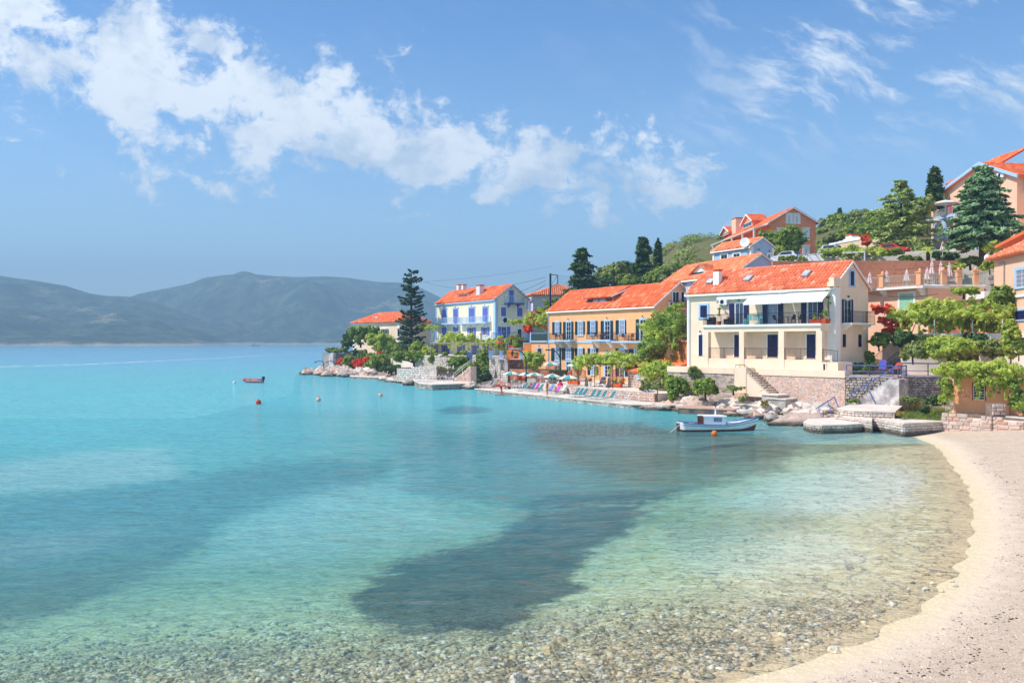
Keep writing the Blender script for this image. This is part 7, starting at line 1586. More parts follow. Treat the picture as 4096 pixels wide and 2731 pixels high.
MB().prism([tuple(G(*q5(840, 800), 1.06)[:2]), tuple(G(*q5(1370, 830), 1.06)[:2]), tuple(wp(3815, 70.5)[:2]), tuple(wp(3800, 79)[:2]), tuple(wp(3600, 78.5)[:2])], .9, 1.06).build('grass_plot', mat('grassy_ground', lin(120, 126, 66), lin(92, 98, 52), sc_=2, bump=.5))['kind'] = 'structure'
tufts('grass', 'green grass between the bathing platforms and the hut', zone_q([q5(850, 800), q5(1370, 830), q5(1510, 740), q5(1200, 650), q5(830, 730)], 1.06), 9000, .3, L_grass, 5)
tufts('dry_grass', 'tall dry grass below the rubble wall', zone_q([q5(880, 660), q5(1150, 640), q5(1250, 700), q5(1000, 740), q5(830, 740)], 1.06), 4000, 1.0, L_dry, 6)
for x, y, rx, ry, Yd, mt, n, lb in ((1300, 600, 120, 60, 73.5, L_dark, 1200, 'dark bramble between the rubble wall and the hut'), (1180, 700, 60, 60, 71.5, L_dark, 600, 'dark weed clump beside the low grey wall'), (1000, 590, 110, 50, 76, L_olive, 800, 'scrubby weeds at the foot of the rubble wall'), (330, 600, 70, 22, 78.5, L_mid, 400, 'green weeds left of the lowest white step'), (900, 755, 60, 28, 70, L_dry, 400, 'dry reddish weeds on the middle platform edge')):
 bush('shrub', lb, 'shrub', q5, x, y, rx, ry, Yd, mt, n, .15, stem=False)
for x, y, rx, ry, Yd, mt, n, lb in ((1460, 1390, 30, 40, 86, L_olive, 300, 'dry weed tuft beside the lower sea-stair steps'), (740, 1405, 30, 30, 86.5, L_mid, 350, 'small green weed under the sea-stair landing'), (960, 1440, 40, 40, 84, L_dry, 350, 'straw-coloured weeds on the rocks below the sea stair')):
 bush('weed', lb, 'plant', q3, x, y, rx, ry, Yd, mt, n, .14, stem=False)
# scrub covering the hill: one mass
rng = np.random.default_rng(77); N_ = 5200
X = rng.uniform(12, 230, N_); Y = rng.uniform(118, 330, N_); Z = land_z(X, Y); k = (Z > 9.0) & (X > 14+.12*(Y-118)) 
def clear(X, Y):
 c = np.ones(X.shape, bool)
 for ob in [o for o in bpy.data.objects if o.type == 'EMPTY' and o.get('category') in ('house', 'building', 'hotel')]:
  I = ob.matrix_world.inverted() if False else (Matrix.Translation(ob.location) @ Matrix.Rotation(ob.rotation_euler.z, 4, 'Z')).inverted()
  lx = I[0][0]*X+I[0][1]*Y+I[0][3]; ly = I[1][0]*X+I[1][1]*Y+I[1][3]
  c &= ~((lx > -3) & (lx < 26) & (ly > -7) & (ly < 14))
 return c
k &= clear(X, Y); X, Y, Z = X[k], Y[k], Z[k]
Ps, Ns = [], []
for x, y, z in zip(X, Y, Z):
 r = rng.uniform(1.0, 2.4); n = 46; d = rng.normal(size=(n, 3)); d /= np.linalg.norm(d, axis=1, keepdims=True); d[:, 2] = np.abs(d[:, 2])
 Ps.append(np.array([x, y, z-.2])+d*np.array([r, r, r*.8])*rng.uniform(.7, 1.05, (n, 1))); Ns.append(d+rng.normal(size=(n, 3))*.5+np.array([0, 0, .4]))
o = leaf_mesh('scrub', np.concatenate(Ps), np.concatenate(Ns), .5, L_olive, None, rng, 1.4); tag(o, 'low olive-green scrub covering the hillside', kind='stuff')
# ------------------------------------------------------------------ things on the quays, terraces and water
M_teal = mat('teal_sling', lin(58, 128, 132), lin(44, 106, 112), rough=.7, sc_=6)
M_canvg = mat('green_canvas', lin(92, 168, 168), lin(76, 148, 150), rough=.85)
M_canvc = mat('cream_canvas', lin(246, 236, 214), lin(230, 216, 190), rough=.85)
M_dkgrn = mat('dark_green_canvas', lin(44, 66, 72), lin(34, 52, 58), rough=.85)
M_beige = mat('beige_canvas', lin(206, 182, 148), lin(188, 164, 132), rough=.85)
M_pinkw = mat('pinkish_white_canvas', lin(240, 214, 210), lin(220, 190, 188), rough=.85, sc_=5)
def parasol(label, apex, hgt, r=1.05, a=M_canvg, b=M_canvc, rz=.2, group='open parasols on the quay and terrace'):
 root = empty('parasol', (apex.x, apex.y, apex.z-hgt), rz, label, 'parasol', group); z1 = hgt; z0 = hgt-.42
 for i in range(8):
  t0, t1 = 2*math.pi*i/8, 2*math.pi*(i+1)/8; p0 = (r*math.cos(t0), r*math.sin(t0)); p1 = (r*math.cos(t1), r*math.sin(t1))
  mb = MB(); m0 = (p0[0]*.5, p0[1]*.5); m1 = (p1[0]*.5, p1[1]*.5)
  mb.add([(0, 0, z1), (*m0, z1-.17), (*m1, z1-.17), (*p0, z0), (*p1, z0), (p0[0]*1.01, p0[1]*1.01, z0-.11), (p1[0]*1.01, p1[1]*1.01, z0-.11)], [(0, 1, 2), (1, 3, 4, 2), (3, 5, 6, 4)])
  mb.build('panel', a if (i//1) % 2 else b, root)
 mb = MB(); mb.tube((0, 0, 0), (0, 0, z1+.05), .025, 6); mb.ball((0, 0, z1+.07), .04, 6, 4); mb.build('pole', M_plastic, root)
 mb = MB(); mb.lathe((0, 0, 0), [(.28, 0), (.28, .08), (.06, .1), (.05, .3)], 10); mb.build('base', M_conc, root)
 mb = MB()
 for i in range(8): t = 2*math.pi*i/8; mb.tube((0, 0, z0-.25), (r*.55*math.cos(t), r*.55*math.sin(t), z1-.22), .01, 4)
 mb.build('ribs', M_plastic, root); return root
for (x, y), z, hg, r, rz, lb in (((1160, 962), 2.75, 2.25, 1.05, .1, 'green and cream open parasol, leftmost on the quay'), ((1440, 972), 2.75, 2.25, 1.0, .45, 'green and cream open parasol beside the left lamp post'), ((1600, 983), 2.7, 2.2, 1.0, .2, 'green and cream open parasol, third from the left on the quay'), ((1928, 1005), 2.75, 2.25, 1.0, .3, 'green and cream open parasol left of the right lamp post'), ((2250, 1032), 2.75, 2.25, 1.1, .0, 'green and cream open parasol, rightmost on the quay'), ((1888, 785), 4.0, 2.6, 1.15, .3, 'open parasol in front of the lattice screen by the house door'), ((2352, 800), 4.0, 2.6, 1.1, .5, 'open parasol beside the orange house door'), ((2430, 822), 3.7, 2.3, 1.0, .1, 'open parasol half under the grapevine')):
 u, v = e1(x, y); parasol(lb, G(u, v, z), hg, r*1.22, rz=rz)
def closed(label, q, x, yt, yb, ybase, Yd, a, b, w=.2, group='folded parasols'):
 top = W(*q(x, yt), Yd); base = W(*q(x, ybase), Yd); zb = W(*q(x, yb), Yd).z-base.z; H = top.z-base.z
 root = empty('folded_parasol', base, R.uniform(0, 1), label, 'parasol', group)
 n = 16; prof = [(.02, H), (w*.5, H-(H-zb)*.3), (w*.42, H-(H-zb)*.36), (w*.95, zb+.08), (w*.8, zb)]
 for k in range(2):
  mb = MB(); vs = []; fs = []
  for (r_, z_) in prof: vs += [(r_*(1.1 if i % 2 else .72)*math.cos(2*math.pi*i/n), r_*(1.1 if i % 2 else .72)*math.sin(2*math.pi*i/n), z_) for i in range(n)]
  for j in range(len(prof)-1):
   for i in range(n):
    if ((i//2) % 2) == k: fs.append((j*n+i, (j+1)*n+i, (j+1)*n+(i+1) % n, j*n+(i+1) % n))
  mb.add(vs, fs); mb.build('folded_canopy', a if k else b, root)
 mb = MB(); mb.tube((0, 0, 0), (0, 0, H+.06), .025, 6); mb.build('pole', M_plastic, root)
 mb = MB(); mb.lathe((0, 0, 0), [(.25, 0), (.25, .08), (.05, .1), (.05, .25)], 10); mb.build('base', M_conc, root)
closed('folded striped parasol at the left end of the quay', e1, 860, 932, 1095, 1185, 135, M_dkgrn, M_beige, .27)
closed('folded striped parasol on the little upper terrace', e1, 1073, 398, 560, 735, 144.5, M_dkgrn, M_beige, .28)
closed('folded striped parasol by the pergola, the left one', e2, 408, 945, 1125, 1165, 112.5, M_dkgrn, M_beige, .26)
closed('folded striped parasol above the lounger row, the right one', e2, 782, 965, 1150, 1290, 105.5, M_dkgrn, M_beige, .27)
closed('folded white parasol on the headland, left of a pair', e6, 1985, 372, 480, 520, 147, M_plastic, M_canvc, .3); closed('folded white parasol on the headland, right of a pair', e6, 2060, 370, 468, 515, 147.5, M_plastic, M_canvc, .3)
for x, yt, yb, ybs, Yd, lb in ((530, 265, 400, 450, 98, 'folded pinkish parasol on the roof terrace, first from the cream house'), (730, 245, 388, 445, 97, 'folded pinkish parasol on the roof terrace, second from the cream house'), (967, 228, 368, 432, 96, 'folded pinkish parasol on the roof terrace, third from the cream house'), (1208, 210, 350, 420, 95.5, 'small folded pinkish parasol left of the tall pair'), (1265, 122, 290, 410, 98, 'tall folded pinkish parasol in front of the hedge'), (1370, 135, 300, 410, 98, 'folded pinkish parasol right of the tallest one'), (1470, 150, 312, 405, 98, 'last folded pinkish parasol at the right of the roof terrace')):
 closed(lb, q4, x, yt, yb, ybs, Yd, M_pinkw, M_pinkw, .34, 'folded parasols on the roof terrace')
closed('folded pale parasol in front of the pink hotel window', d5, 393, 1130, 1250, 1330, 106, M_pinkw, M_pinkw, .3, 'folded parasols on the roof terrace')
for (x, y), Yd, lb in (((430, 590), 121.5, 'white open parasol on the hotel upper balcony'), ((210, 830), 121, 'white open parasol on the hotel lower balcony')):
 parasol(lb, W(*d5(x, y), Yd), 2.3, 1.7, M_plastic, M_canvc, .2, 'white parasols on the hotel balconies')
def lounger(label, loc, rz, sling, frame, towel=None, back=1.0):
 root = empty('lounger', loc, rz, label, 'lounger', 'sun loungers')         # +x is the head end
 mb = MB(); 
 for y in (-.32, .32): mb.tube((-1.0, y, .32), (.35, y, .32), .022, 5)
 mb.tube((-1.0, -.32, .32), (-1.0, .32, .32), .022, 5); mb.build('frame', frame, root)
 for x in (-.7, .15):
  for y in (-.32, .32): mb = MB(); mb.tube((x, y, .32), (x-.12, y, 0), .02, 5); mb.build('leg', frame, root)
 mb = MB(); slab(mb, (-1.0, -.31, .35), (.32, -.31, .35), (-1.0, .31, .35), (.32, .31, .35), .03); mb.build('seat', sling, root)
 ca, sa = math.cos(back), math.sin(back); L = .82
 P0, P1 = Vector((.3, 0, .34)), Vector((.3+ca*L, 0, .34+sa*L)); n = Vector((-sa, 0, ca))*.03
 mb = MB(); pts = [(0, -.31), (.9, -.31), (1, -.2), (1, .2), (.9, .31), (0, .31)]
 q_ = [P0.lerp(P1, s)+Vector((0, y, 0)) for s, y in pts]; k = len(q_)
 mb.add([p-n for p in q_]+[p+n for p in q_], [tuple(range(k))[::-1], tuple(range(k, 2*k))]+[(i, (i+1) % k, k+(i+1) % k, k+i) for i in range(k)]); mb.build('backrest', sling, root)
 mb = MB()
 for y in (-.32, .32): mb.tube(P0+Vector((0, y, 0)), P1+Vector((0, y, 0)), .022, 5); mb.tube((.3+ca*.4, y, .34+sa*.4), (.62, y, .0), .016, 5)
 mb.tube(P1+Vector((0, -.32, 0)), P1+Vector((0, .32, 0)), .022, 5); mb.build('back_frame', frame, root)
 if towel:
  mb = MB(); A = P1+Vector((.03, 0, .03)); B_ = P0+Vector((0, 0, .05)); C = Vector((-.45, 0, .40))
  for (p, q_) in ((A, B_), (B_, C)):
   w = .27; nn = Vector((-.03, 0, .03)); mb.hexa([p+Vector((0, -w, 0))+nn, q_+Vector((0, -w, 0))+nn, q_+Vector((0, w, 0))+nn, p+Vector((0, w, 0))+nn]+[v_+Vector((-.012, 0, .015))+nn for v_ in (p+Vector((0, -w, 0)), q_+Vector((0, -w, 0)), q_+Vector((0, w, 0)), p+Vector((0, w, 0)))])
  mb.build('towel', towel, root)
 return root
ang = math.atan2(nq.y, nq.x)
tw = lambda n, *c: mat(n, lin(*c), tuple(x*.75 for x in lin(*c)[:3])+(1,), rough=.95, sc_=4)
T_blue, T_pink, T_pat, T_purp, T_or = tw('blue_towel', 84, 96, 168), tw('pink_towel', 232, 84, 196), tw('patterned_towel', 226, 232, 214), tw('magenta_towel', 208, 72, 150), tw('orange_towel', 226, 74, 40)
T_sky = tw('sky_blue_towel', 104, 150, 214)
for (x, y), tl, lb in (((480, 1108), None, 'teal lounger beside the small white table on the quay'), ((640, 1122), T_blue, 'lounger with a striped blue towel on the quay'), ((715, 1128), T_purp, 'lounger with magenta and orange towels next to the blue-towel one'), ((800, 1142), None, 'bare teal lounger left of the standing bather'), ((1010, 1165), T_sky, 'lounger with a sky-blue towel right of the standing bather'), ((1150, 1182), T_pink, 'lounger with a bright pink towel on the quay'), ((1262, 1188), T_pat, 'lounger with a pale patterned towel next to the pink one')):
 P0 = G(*d6(x, y), .5); lounger(lb, P0, ang, M_teal, M_plastic, tl, .98)
for i, ((x, y), lb) in enumerate((((190, 1300), 'teal lounger, first of the seven in the right-hand row'), ((262, 1308), 'teal lounger, second of the seven in the right-hand row'), ((335, 1312), 'teal lounger, third of the seven in the right-hand row'), ((470, 1332), 'teal lounger, fourth of the seven in the right-hand row'), ((558, 1342), 'teal lounger, fifth of the seven in the right-hand row'), ((652, 1352), 'teal lounger, sixth of the seven in the right-hand row'), ((790, 1368), 'teal lounger nearest the white plastic table and chairs'))):
 lounger(lb, G(*e2(x, y), .5), ang+R.uniform(-.05, .05), M_teal, M_plastic, None, .95+R.uniform(-.06, .06))
M_slate = mat('slate_sling', lin(70, 88, 104), lin(54, 70, 84), rough=.7)
lounger('grey-blue lounger at the left end of the quay under the folded parasol', G(*e1(740, 1265), .6), ang, M_slate, M_plastic); lounger('lounger with orange towel at the far left of the quay', G(*e1(880, 1295), .55), ang, M_slate, M_plastic, T_or)
lounger('white lounger on the headland platform, the nearer one', G(*e6(1660, 600), .82), .15, M_plastic, M_plastic, None, .5); lounger('pale blue lounger on the headland platform behind the white one', G(*e6(1600, 592), .82)+Vector((0, 2, 0)), .3, tw('pale_blue_sling', 190, 208, 228), M_plastic, None, .7); lounger('grey lounger on the headland platform beside the chairs', G(*e6(1790, 592), .82)+Vector((0, 1.5, 0)), .3, M_slate, M_plastic, None, .9)
lounger('navy lounger under the black pergola', G(*e2(660, 1115), 1.38), 1.0, M_navy, M_iron, None, 1.15); lounger('white lounger by the flower trough on the terrace', G(*e1(1800, 1165), 1.38), 2.4, M_plastic, M_plastic, None, 1.0)
lounger('violet-blue lounger on the blue-railed terrace', W(*e3(1735, 395), 83.5), 1.1, mat('violet_sling', lin(92, 100, 186), lin(78, 86, 166)), M_wood, None, 1.25); lounger('red slatted wooden lounger on the blue-railed terrace', W(*e3(1900, 405), 82.6), .5, mat('red_wood', lin(182, 84, 62), lin(150, 66, 48), sc_=6), M_wood, None, .8)
for i, (x, lb) in enumerate(((1240, 'grey-orange lounger behind the roof terrace railing, left one'), (1330, 'grey-orange lounger behind the roof terrace railing, middle one'), (1480, 'grey-orange lounger behind the roof terrace railing, right one'))): lounger(lb, Vector((W(*q4(x, 400), 97).x, 97, 4.5+ztb if x > 1400 else 4.5+TB['zt'])), .6, T_or, M_steel, tw('grey_towel', 128, 134, 142), .7)
def chair(label, loc, rz, mt, group='plastic chairs', s=1.0, arms=True):
 root = empty('chair', loc, rz, label, 'chair', group); root.scale = (s, s, s)   # faces +x
 for x in (-.2, .2):
  for y in (-.22, .22): mb = MB(); mb.tube((x, y, .44), (x*1.2, y*1.15, 0), .022, 5); mb.build('leg', mt, root)
 mb = MB(); mb.box(-.24, .24, -.25, .25, .42, .46); mb.build('seat', mt, root)
 mb = MB()
 for i in range(5): y = -.2+.1*i; mb.hexa([(-.24, y-.03, .46), (-.20, y-.03, .46), (-.20, y+.03, .46), (-.24, y+.03, .46), (-.34, y-.03, .84), (-.31, y-.03, .84), (-.31, y+.03, .84), (-.34, y+.03, .84)])
 mb.hexa([(-.355, -.27, .80), (-.305, -.27, .80), (-.305, .27, .80), (-.355, .27, .80), (-.36, -.2, .90), (-.32, -.2, .90), (-.32, .2, .90), (-.36, .2, .90)]); mb.build('backrest', mt, root)
 if arms:
  for y in (-.27, .27): mb = MB(); mb.path([(-.28, y, .66), (.18, y, .64), (.24, y, .44)], .022, 5); mb.build('armrest', mt, root)
 return root
def table(label, loc, mt, r=.4, h_=.72, group='small tables', square=False, legm=None):
 root = empty('table', loc, R.uniform(0, 1), label, 'table', group); mb = MB()
 if square: mb.box(-r, r, -r, r, h_-.04, h_)
 else: mb.lathe((0, 0, h_-.04), [(r*.96, 0), (r, .01), (r, .035), (r*.97, .04)], 16)
 mb.build('tabletop', mt, root)
 for x in (-1, 1):
  for y in (-1, 1): mb = MB(); mb.tube((x*r*.6, y*r*.6, h_-.04), (x*r*.68, y*r*.68, 0), .025, 5); mb.build('leg', legm or mt, root)
 return root
def at2(q, x, y, z): return G(*q(x, y), z)
table('round white plastic table at the right end of the quay', at2(e2, 990, 1365, .5), M_plastic, .45)
chair('white plastic armchair left of the quay table', at2(e2, 915, 1350, .5), .0, M_plastic); chair('white plastic armchair right of the quay table', at2(e2, 1085, 1368, .5), 3.1, M_plastic); chair('pale blue plastic armchair behind the quay table', at2(e2, 1060, 1318, .5), 4.2, tw('pale_blue_plastic', 168, 202, 236)); chair('white plastic armchair left of the seven teal loungers', at2(e2, 170, 1285, .5), .3, M_plastic)
table('square white plastic table beside the seated bather', at2(e1, 1240, 1335, .5), M_plastic, .42, square=True); chair('white plastic chair beside the square quay table', at2(e1, 1330, 1318, .5), 3.3, M_plastic); chair('teal plastic chair with a towel behind the square quay table', at2(e1, 1230, 1230, .5), 4.0, M_teal)
table('white table on the headland platform', at2(e6, 1900, 590, .82)+Vector((0, 2, 0)), M_plastic, .5, square=True)
for i, (x, r) in enumerate(((1975, .3), (2030, 2.8), (2075, .5), (2120, 2.6))): chair('white plastic chair on the headland platform, %s from the left' % ('first', 'second', 'third', 'fourth')[i], at2(e6, x, 592, .82)+Vector((0, 1.2, 0)), r, M_plastic)
table('dark bistro table on the middle terrace by the bastion', W(*e1(1185, 930), 142.2), M_iron, .5, .78, square=False); chair('white-seated chair right of the dark bistro table', W(*e1(1265, 930), 142.2), 3.3, M_steel); chair('white-seated chair left of the dark bistro table', W(*e1(1040, 935), 142), .1, M_plastic)
chair('red-framed chair on the little upper terrace', W(*e1(1050, 735), 145), .2, tw('coral_plastic', 226, 120, 100))
table('white table by the lattice screen under the vine', at2(e2, 345, 1085, 1.38), M_plastic, .5, square=True); chair('dark chair at the white table under the vine', at2(e2, 460, 1055, 1.38), 3.0, M_wood)
for i, (x, y) in enumerate(((1700, 1165), (2150, 1160), (2290, 1140))):
 w = ('left of', 'right of', 'well right of')[i]; p = at2(e1, x, y, 1.38); table('white dining table %s the right lamp post' % w, p, M_plastic, .45, square=True, group='terrace dining tables'); chair('white dining chair at the table %s the right lamp post, sea side' % w, p+Vector((-.75, -.4, 0)), .5, M_plastic, 'terrace dining chairs'); chair('wooden dining chair at the table %s the right lamp post, house side' % w, p+Vector((.75, .4, 0)), 3.6, M_wood, 'terrace dining chairs')
# cream house balcony furniture
h = CREAM['h']; zs = 4.05+CREAM['zs1']
def bal(x, y=-1.0): a = h.onf(*q3(x, 650), d=y)[0]; return h.M @ Vector((a, y, CREAM['zs1']))
bn = empty('bench', bal(857, -.9), h.rz, 'turquoise slatted garden bench on the cream house balcony', 'bench'); M_turq = mat('turquoise_paint', lin(120, 200, 204), lin(98, 180, 186), rough=.6)
for x in (-.85, .85): mb = MB(); mb.box(x-.04, x+.04, -.28, .28, 0, .62); mb.box(x-.04, x+.04, .2, .28, .62, 1.0); mb.build('end_frame', M_turq, bn)
for i in range(4): mb = MB(); mb.box(-.81, .81, -.26+.13*i, -.16+.13*i, .42, .45); mb.build('seat_slat', M_turq, bn)
for i in range(10): mb = MB(); x = -.76+.165*i; mb.box(x, x+.09, .22, .25, .46, .96); mb.build('back_slat', M_turq, bn)
mb = MB(); mb.box(-.81, .81, .20, .28, .961, 1.02); mb.build('top_rail', M_turq, bn)
M_ratt = mat('dark_rattan', lin(50, 48, 66), lin(36, 34, 48), rough=.8, sc_=9)
def armchair(label, p, rz):
 r = empty('armchair', p, rz, label, 'armchair', 'rattan armchairs'); mb = MB(); mb.box(-.35, .35, -.35, .35, .05, .42); mb.build('seat', M_ratt, r); mb = MB(); mb.box(-.36, .36, .25, .37, .42, .85); mb.build('backrest', M_ratt, r)
 for x in (-.36, .28): mb = MB(); mb.box(x, x+.08, -.35, .25, .421, .62); mb.build('armrest', M_ratt, r)
armchair('dark rattan armchair at the left end of the cream balcony', bal(460, -1.0), h.rz+.2); armchair('dark rattan armchair next to the balcony bench', bal(620, -1.0), h.rz-.2)
table('dark round table on the cream balcony', bal(1135, -1.0), M_iron, .5, .75); table('low rattan table between the two armchairs', bal(540, -1.2), M_ratt, .3, .4, square=True)
chair('dark chair left of the balcony table', bal(1075, -1.0), h.rz, M_iron, 'balcony chairs'); chair('dark chair right of the balcony table', bal(1215, -1.0), h.rz+3.1, M_iron, 'balcony chairs'); chair('dark chair nearest the balcony planters', bal(1285, -1.0), h.rz+3.0, M_iron, 'balcony chairs')
def pot(label, p, r, hh, mt, plant, pn, ph, flw=None, trough=None, cat='flower pot', rz=0):
 root = empty('flower_pot' if not trough else 'flower_trough', p, rz, label, cat, 'potted plants'); mb = MB(); SEED[0] += 1
 if trough: mb.box(-trough, trough, -r, r, 0, hh); 
 else: mb.lathe((0, 0, 0), [(r*.7, 0), (r, hh*.9), (r*1.1, hh*.9), (r*1.1, hh), (r*.8, hh)], 12)
 mb.build('pot', mt, root); w = trough or r
 crown([(0, 0, hh+ph*.4, w*1.15, r*1.3, ph*.55)], pn, .11, plant, root, SEED[0], 'plant', core=.4)
 if flw: crown([(0, 0, hh+ph*.55, w*1.15, r*1.3, ph*.5)], int(pn*.5), .10, flw, root, SEED[0]+300, 'blossom', core=0, lo=.9)
pot('terracotta trough with yellow-red flowers on the cream balcony', bal(1440, -1.45), .2, .4, M_terra, L_lime, 160, .4, L_redbr, .55, rz=h.rz); pot('terracotta trough with dark foliage at the right end of the cream balcony', bal(1515, -1.4), .2, .42, M_terra, L_mid, 260, .9, None, .35, rz=h.rz)
pot('tall climbing plant in a pot at the right end of the cream balcony', bal(1560, -.5), .2, .35, M_terra, L_olive, 240, 3.2); pot('tall sparse plant in a pot at the left end of the cream balcony', bal(535, -.7), .22, .35, M_terra, L_olive, 200, 2.6)
pot('pale trough with red geraniums beside the right lamp post', at2(e1, 1900, 1195, 1.38), .25, .5, M_conc, L_mid, 220, .6, L_red, .75, rz=-.6); pot('pale trough with red flowers between the two lamp posts', at2(e1, 1550, 1172, 1.38), .25, .5, M_conc, L_mid, 200, .5, L_red, .7, rz=-.6); pot('pink trough with purple flowers left of the left lamp post', at2(e1, 1340, 1135, 1.38), .25, .45, M_terra, leafmat('purple_flower', lin(90, 40, 110), lin(150, 80, 160)), 220, .45, None, .7, rz=-.6)
pot('long trough of red geraniums along the terrace wall, right part', at2(e2, 900, 1135, 1.42), .22, .4, M_terra, L_mid, 260, .5, L_red, 1.0, rz=-.9); pot('long trough of orange flowers along the terrace wall, left part', at2(e1, 2330, 1205, 1.42), .22, .4, M_terra, L_mid, 260, .5, L_redbr, 1.0, rz=-.9)
pot('white pot with red flowers left of the black pergola post', at2(e2, 465, 1128, 1.38), .22, .45, M_plastic, L_mid, 160, .6, L_red); pot('white pot with pink flowers beside the folded parasol', at2(e2, 715, 1140, 1.38), .22, .4, M_plastic, L_mid, 160, .5, L_redbr); pot('red bowl of red geraniums on the terrace wall end', at2(e2, 1015, 1085, 1.45), .35, .3, M_red, L_mid, 160, .4, L_red)
for x, y, Yd, lb in ((770, 596, 143.4, 'terracotta bowl of flowers on the left terrace pier'), (966, 600, 143.4, 'terracotta bowl of flowers on the middle terrace pier'), (1335, 595, 143.4, 'small planter on the right terrace pier'), (1100, 792, 140.8, 'red flower bowl on the white pier of the middle terrace')): pot(lb, W(*e1(x, y), Yd), .32, .3, M_terra, L_olive, 120, .35, L_red if x != 1335 else None)
pot('terracotta pot with a round shrub on the little upper terrace', W(*e1(1240, 722), 145.5), .35, .4, M_terra, L_mid, 260, .8)
# tables and chairs on the orange house balconies
h = ORANGE['h']; f0 = ORANGE['f']
for i, (x, yv) in enumerate(((360, 958), (740, 955), (1000, 968))):
 a = f0.pt(*q2(x, yv))[0]; zt = f0.pt(*q2(x, yv))[1]; w = ('left', 'middle', 'right')[i]
 table('white table on the %s balcony of the orange house' % w, h.M @ Vector((a, -.62, zt)), M_plastic, .34, .72, legm=M_iron, group='balcony tables'); chair('brown chair on the %s orange-house balcony, left of the table' % w, h.M @ Vector((a-.75, -.62, zt)), h.rz, M_wood, 'balcony chairs'); chair('brown chair on the %s orange-house balcony, right of the table' % w, h.M @ Vector((a+.75, -.62, zt)), h.rz+3.14, M_wood, 'balcony chairs')
# lattice screens
def lattice(label, P0, P1, hh, mt):
 P0, P1 = Vector(P0), Vector(P1); L = (P1-P0).length; root = empty('lattice_screen', P0, math.atan2(P1.y-P0.y, P1.x-P0.x), label, 'screen', 'lattice screens')
 for x in (0, L): mb = MB(); mb.box(x-.05, x+.05, -.05, .05, 0, hh); mb.build('post', mt, root)
 n = 12; arch = lambda x: hh-.05+.22*math.sin(math.pi*x/L)
 mb = MB(); mb.path([(L*i/n, 0, arch(L*i/n)) for i in range(n+1)], .04, 5); mb.tube((0, 0, .12), (L, 0, .12), .04, 5); mb.build('rail', mt, root)
 mb = MB(); st = .22
 for sgn in (1, -1):
  k = -hh*1.2
  while k < L+hh*1.2:
   pts = [(k+sgn*t, .12+t) for t in [hh*1.25*j/24 for j in range(25)]]; pts = [(x, z) for x, z in pts if 0 <= x <= L and z <= arch(min(max(x, 0), L))]
   if len(pts) > 1: mb.tube((pts[0][0], sgn*.012, pts[0][1]), (pts[-1][0], sgn*.012, pts[-1][1]), .018, 4)
   k += st
 mb.build('lattice', mt, root)['kind'] = 'stuff'
M_rwood = mat('red_brown_wood', lin(196, 92, 46), lin(158, 70, 34), rough=.7)
lattice('red-brown lattice screen left of the right lamp post', at2(e1, 1810, 1085, 1.4)+Vector((0, 0, .1)), at2(e1, 2035, 1090, 1.4)+Vector((0, 0, .1)), 1.6, M_rwood); lattice('dark lattice screen under the left end of the grapevine', at2(e2, 150, 1045, 1.38), at2(e2, 385, 1050, 1.38), 1.6, M_wood); lattice('brown lattice screen beside the stone hut', at2(e2, 805, 1095, 1.38), at2(e2, 1030, 1080, 1.38), 1.8, M_wood)
# lamp posts on the terrace
def lamp_post(label, base, pts, head):
 root = empty('lamp_post', base, 0, label, 'street lamp', 'black arched lamp posts'); o = Vector(base); P_ = [Vector(p)-o for p in pts]
 mb = MB(); mb.path([(0, 0, 0)]+P_, .10, 7, .06); mb.build('post', M_dkgrn, root, True); mb = MB(); mb.lathe((0, 0, 0), [(.2, 0), (.2, .3), (.12, .36), (.1, .6)], 10); mb.build('foot', M_dkgrn, root)
 e = P_[-1]; mb = MB()
 if head == 'bell': mb.lathe((e.x, e.y, e.z-.95), [(.02, 0), (.14, .35), (.24, .6), (.12, .8), (.04, .95)], 10)
 else: mb.box(e.x-.6, e.x+.05, e.y-.1, e.y+.1, e.z-.08, e.z+.08)
 mb.build('lamp_head', M_iron, root)
def lp(Yd, L): return [W(*e1(x, y), Yd) for x, y in L]
lamp_post('black arched lamp post with a bell lantern, the left one on the terrace', lp(127.5, [(1436, 1165)])[0], lp(127.5, [(1432, 900), (1424, 720), (1400, 660), (1350, 600), (1280, 572), (1200, 568), (1170, 570)]), 'bell'); lamp_post('black arched lamp post with a flat head, the right one on the terrace', lp(122.5, [(2076, 1185)])[0], lp(122.5, [(2082, 850), (2070, 720), (2035, 640), (1985, 590), (1930, 568), (1880, 565)]), 'flat')
o_ = empty('orange_cover', at2(d6, 1262, 1010, 1.38), 0, 'orange cloth cover hooded over the low wall by the right lamp post', 'cover'); MB().lathe((0, 0, -.2), [(.36, 0), (.38, .25), (.26, .5), (.12, .68), (.05, .72)], 12, 1, .7).build('cloth', T_or, o_, True)
for x, y, lb in ((320, 500, 'thin hooked lamp on the rocky point, the outer one'), (470, 500, 'thin hooked lamp on the rocky point, the inner one')):
 b = W(*e6(x, y), 192); root = empty('shore_lamp', b, 0, lb, 'lamp', 'thin shore lamps'); t = W(*e6(x, y-180), 192)-b; mb = MB(); mb.path([(0, 0, -.6), (0, 0, t.z*.85), (-.3, 0, t.z*.98), (-1.0, 0, t.z*1.02), (-1.7, 0, t.z*.96)], .07, 6); mb.build('post', M_iron, root); mb = MB(); mb.box(-.55, .55, -.5, .5, -1.2, .6); mb.build('concrete_foot', M_conc, root); mb = MB(); mb.lathe((-1.8, 0, t.z*.96-.2), [(.2, 0), (.1, .2), (.03, .25)], 8); mb.build('lamp_head', M_iron, root)
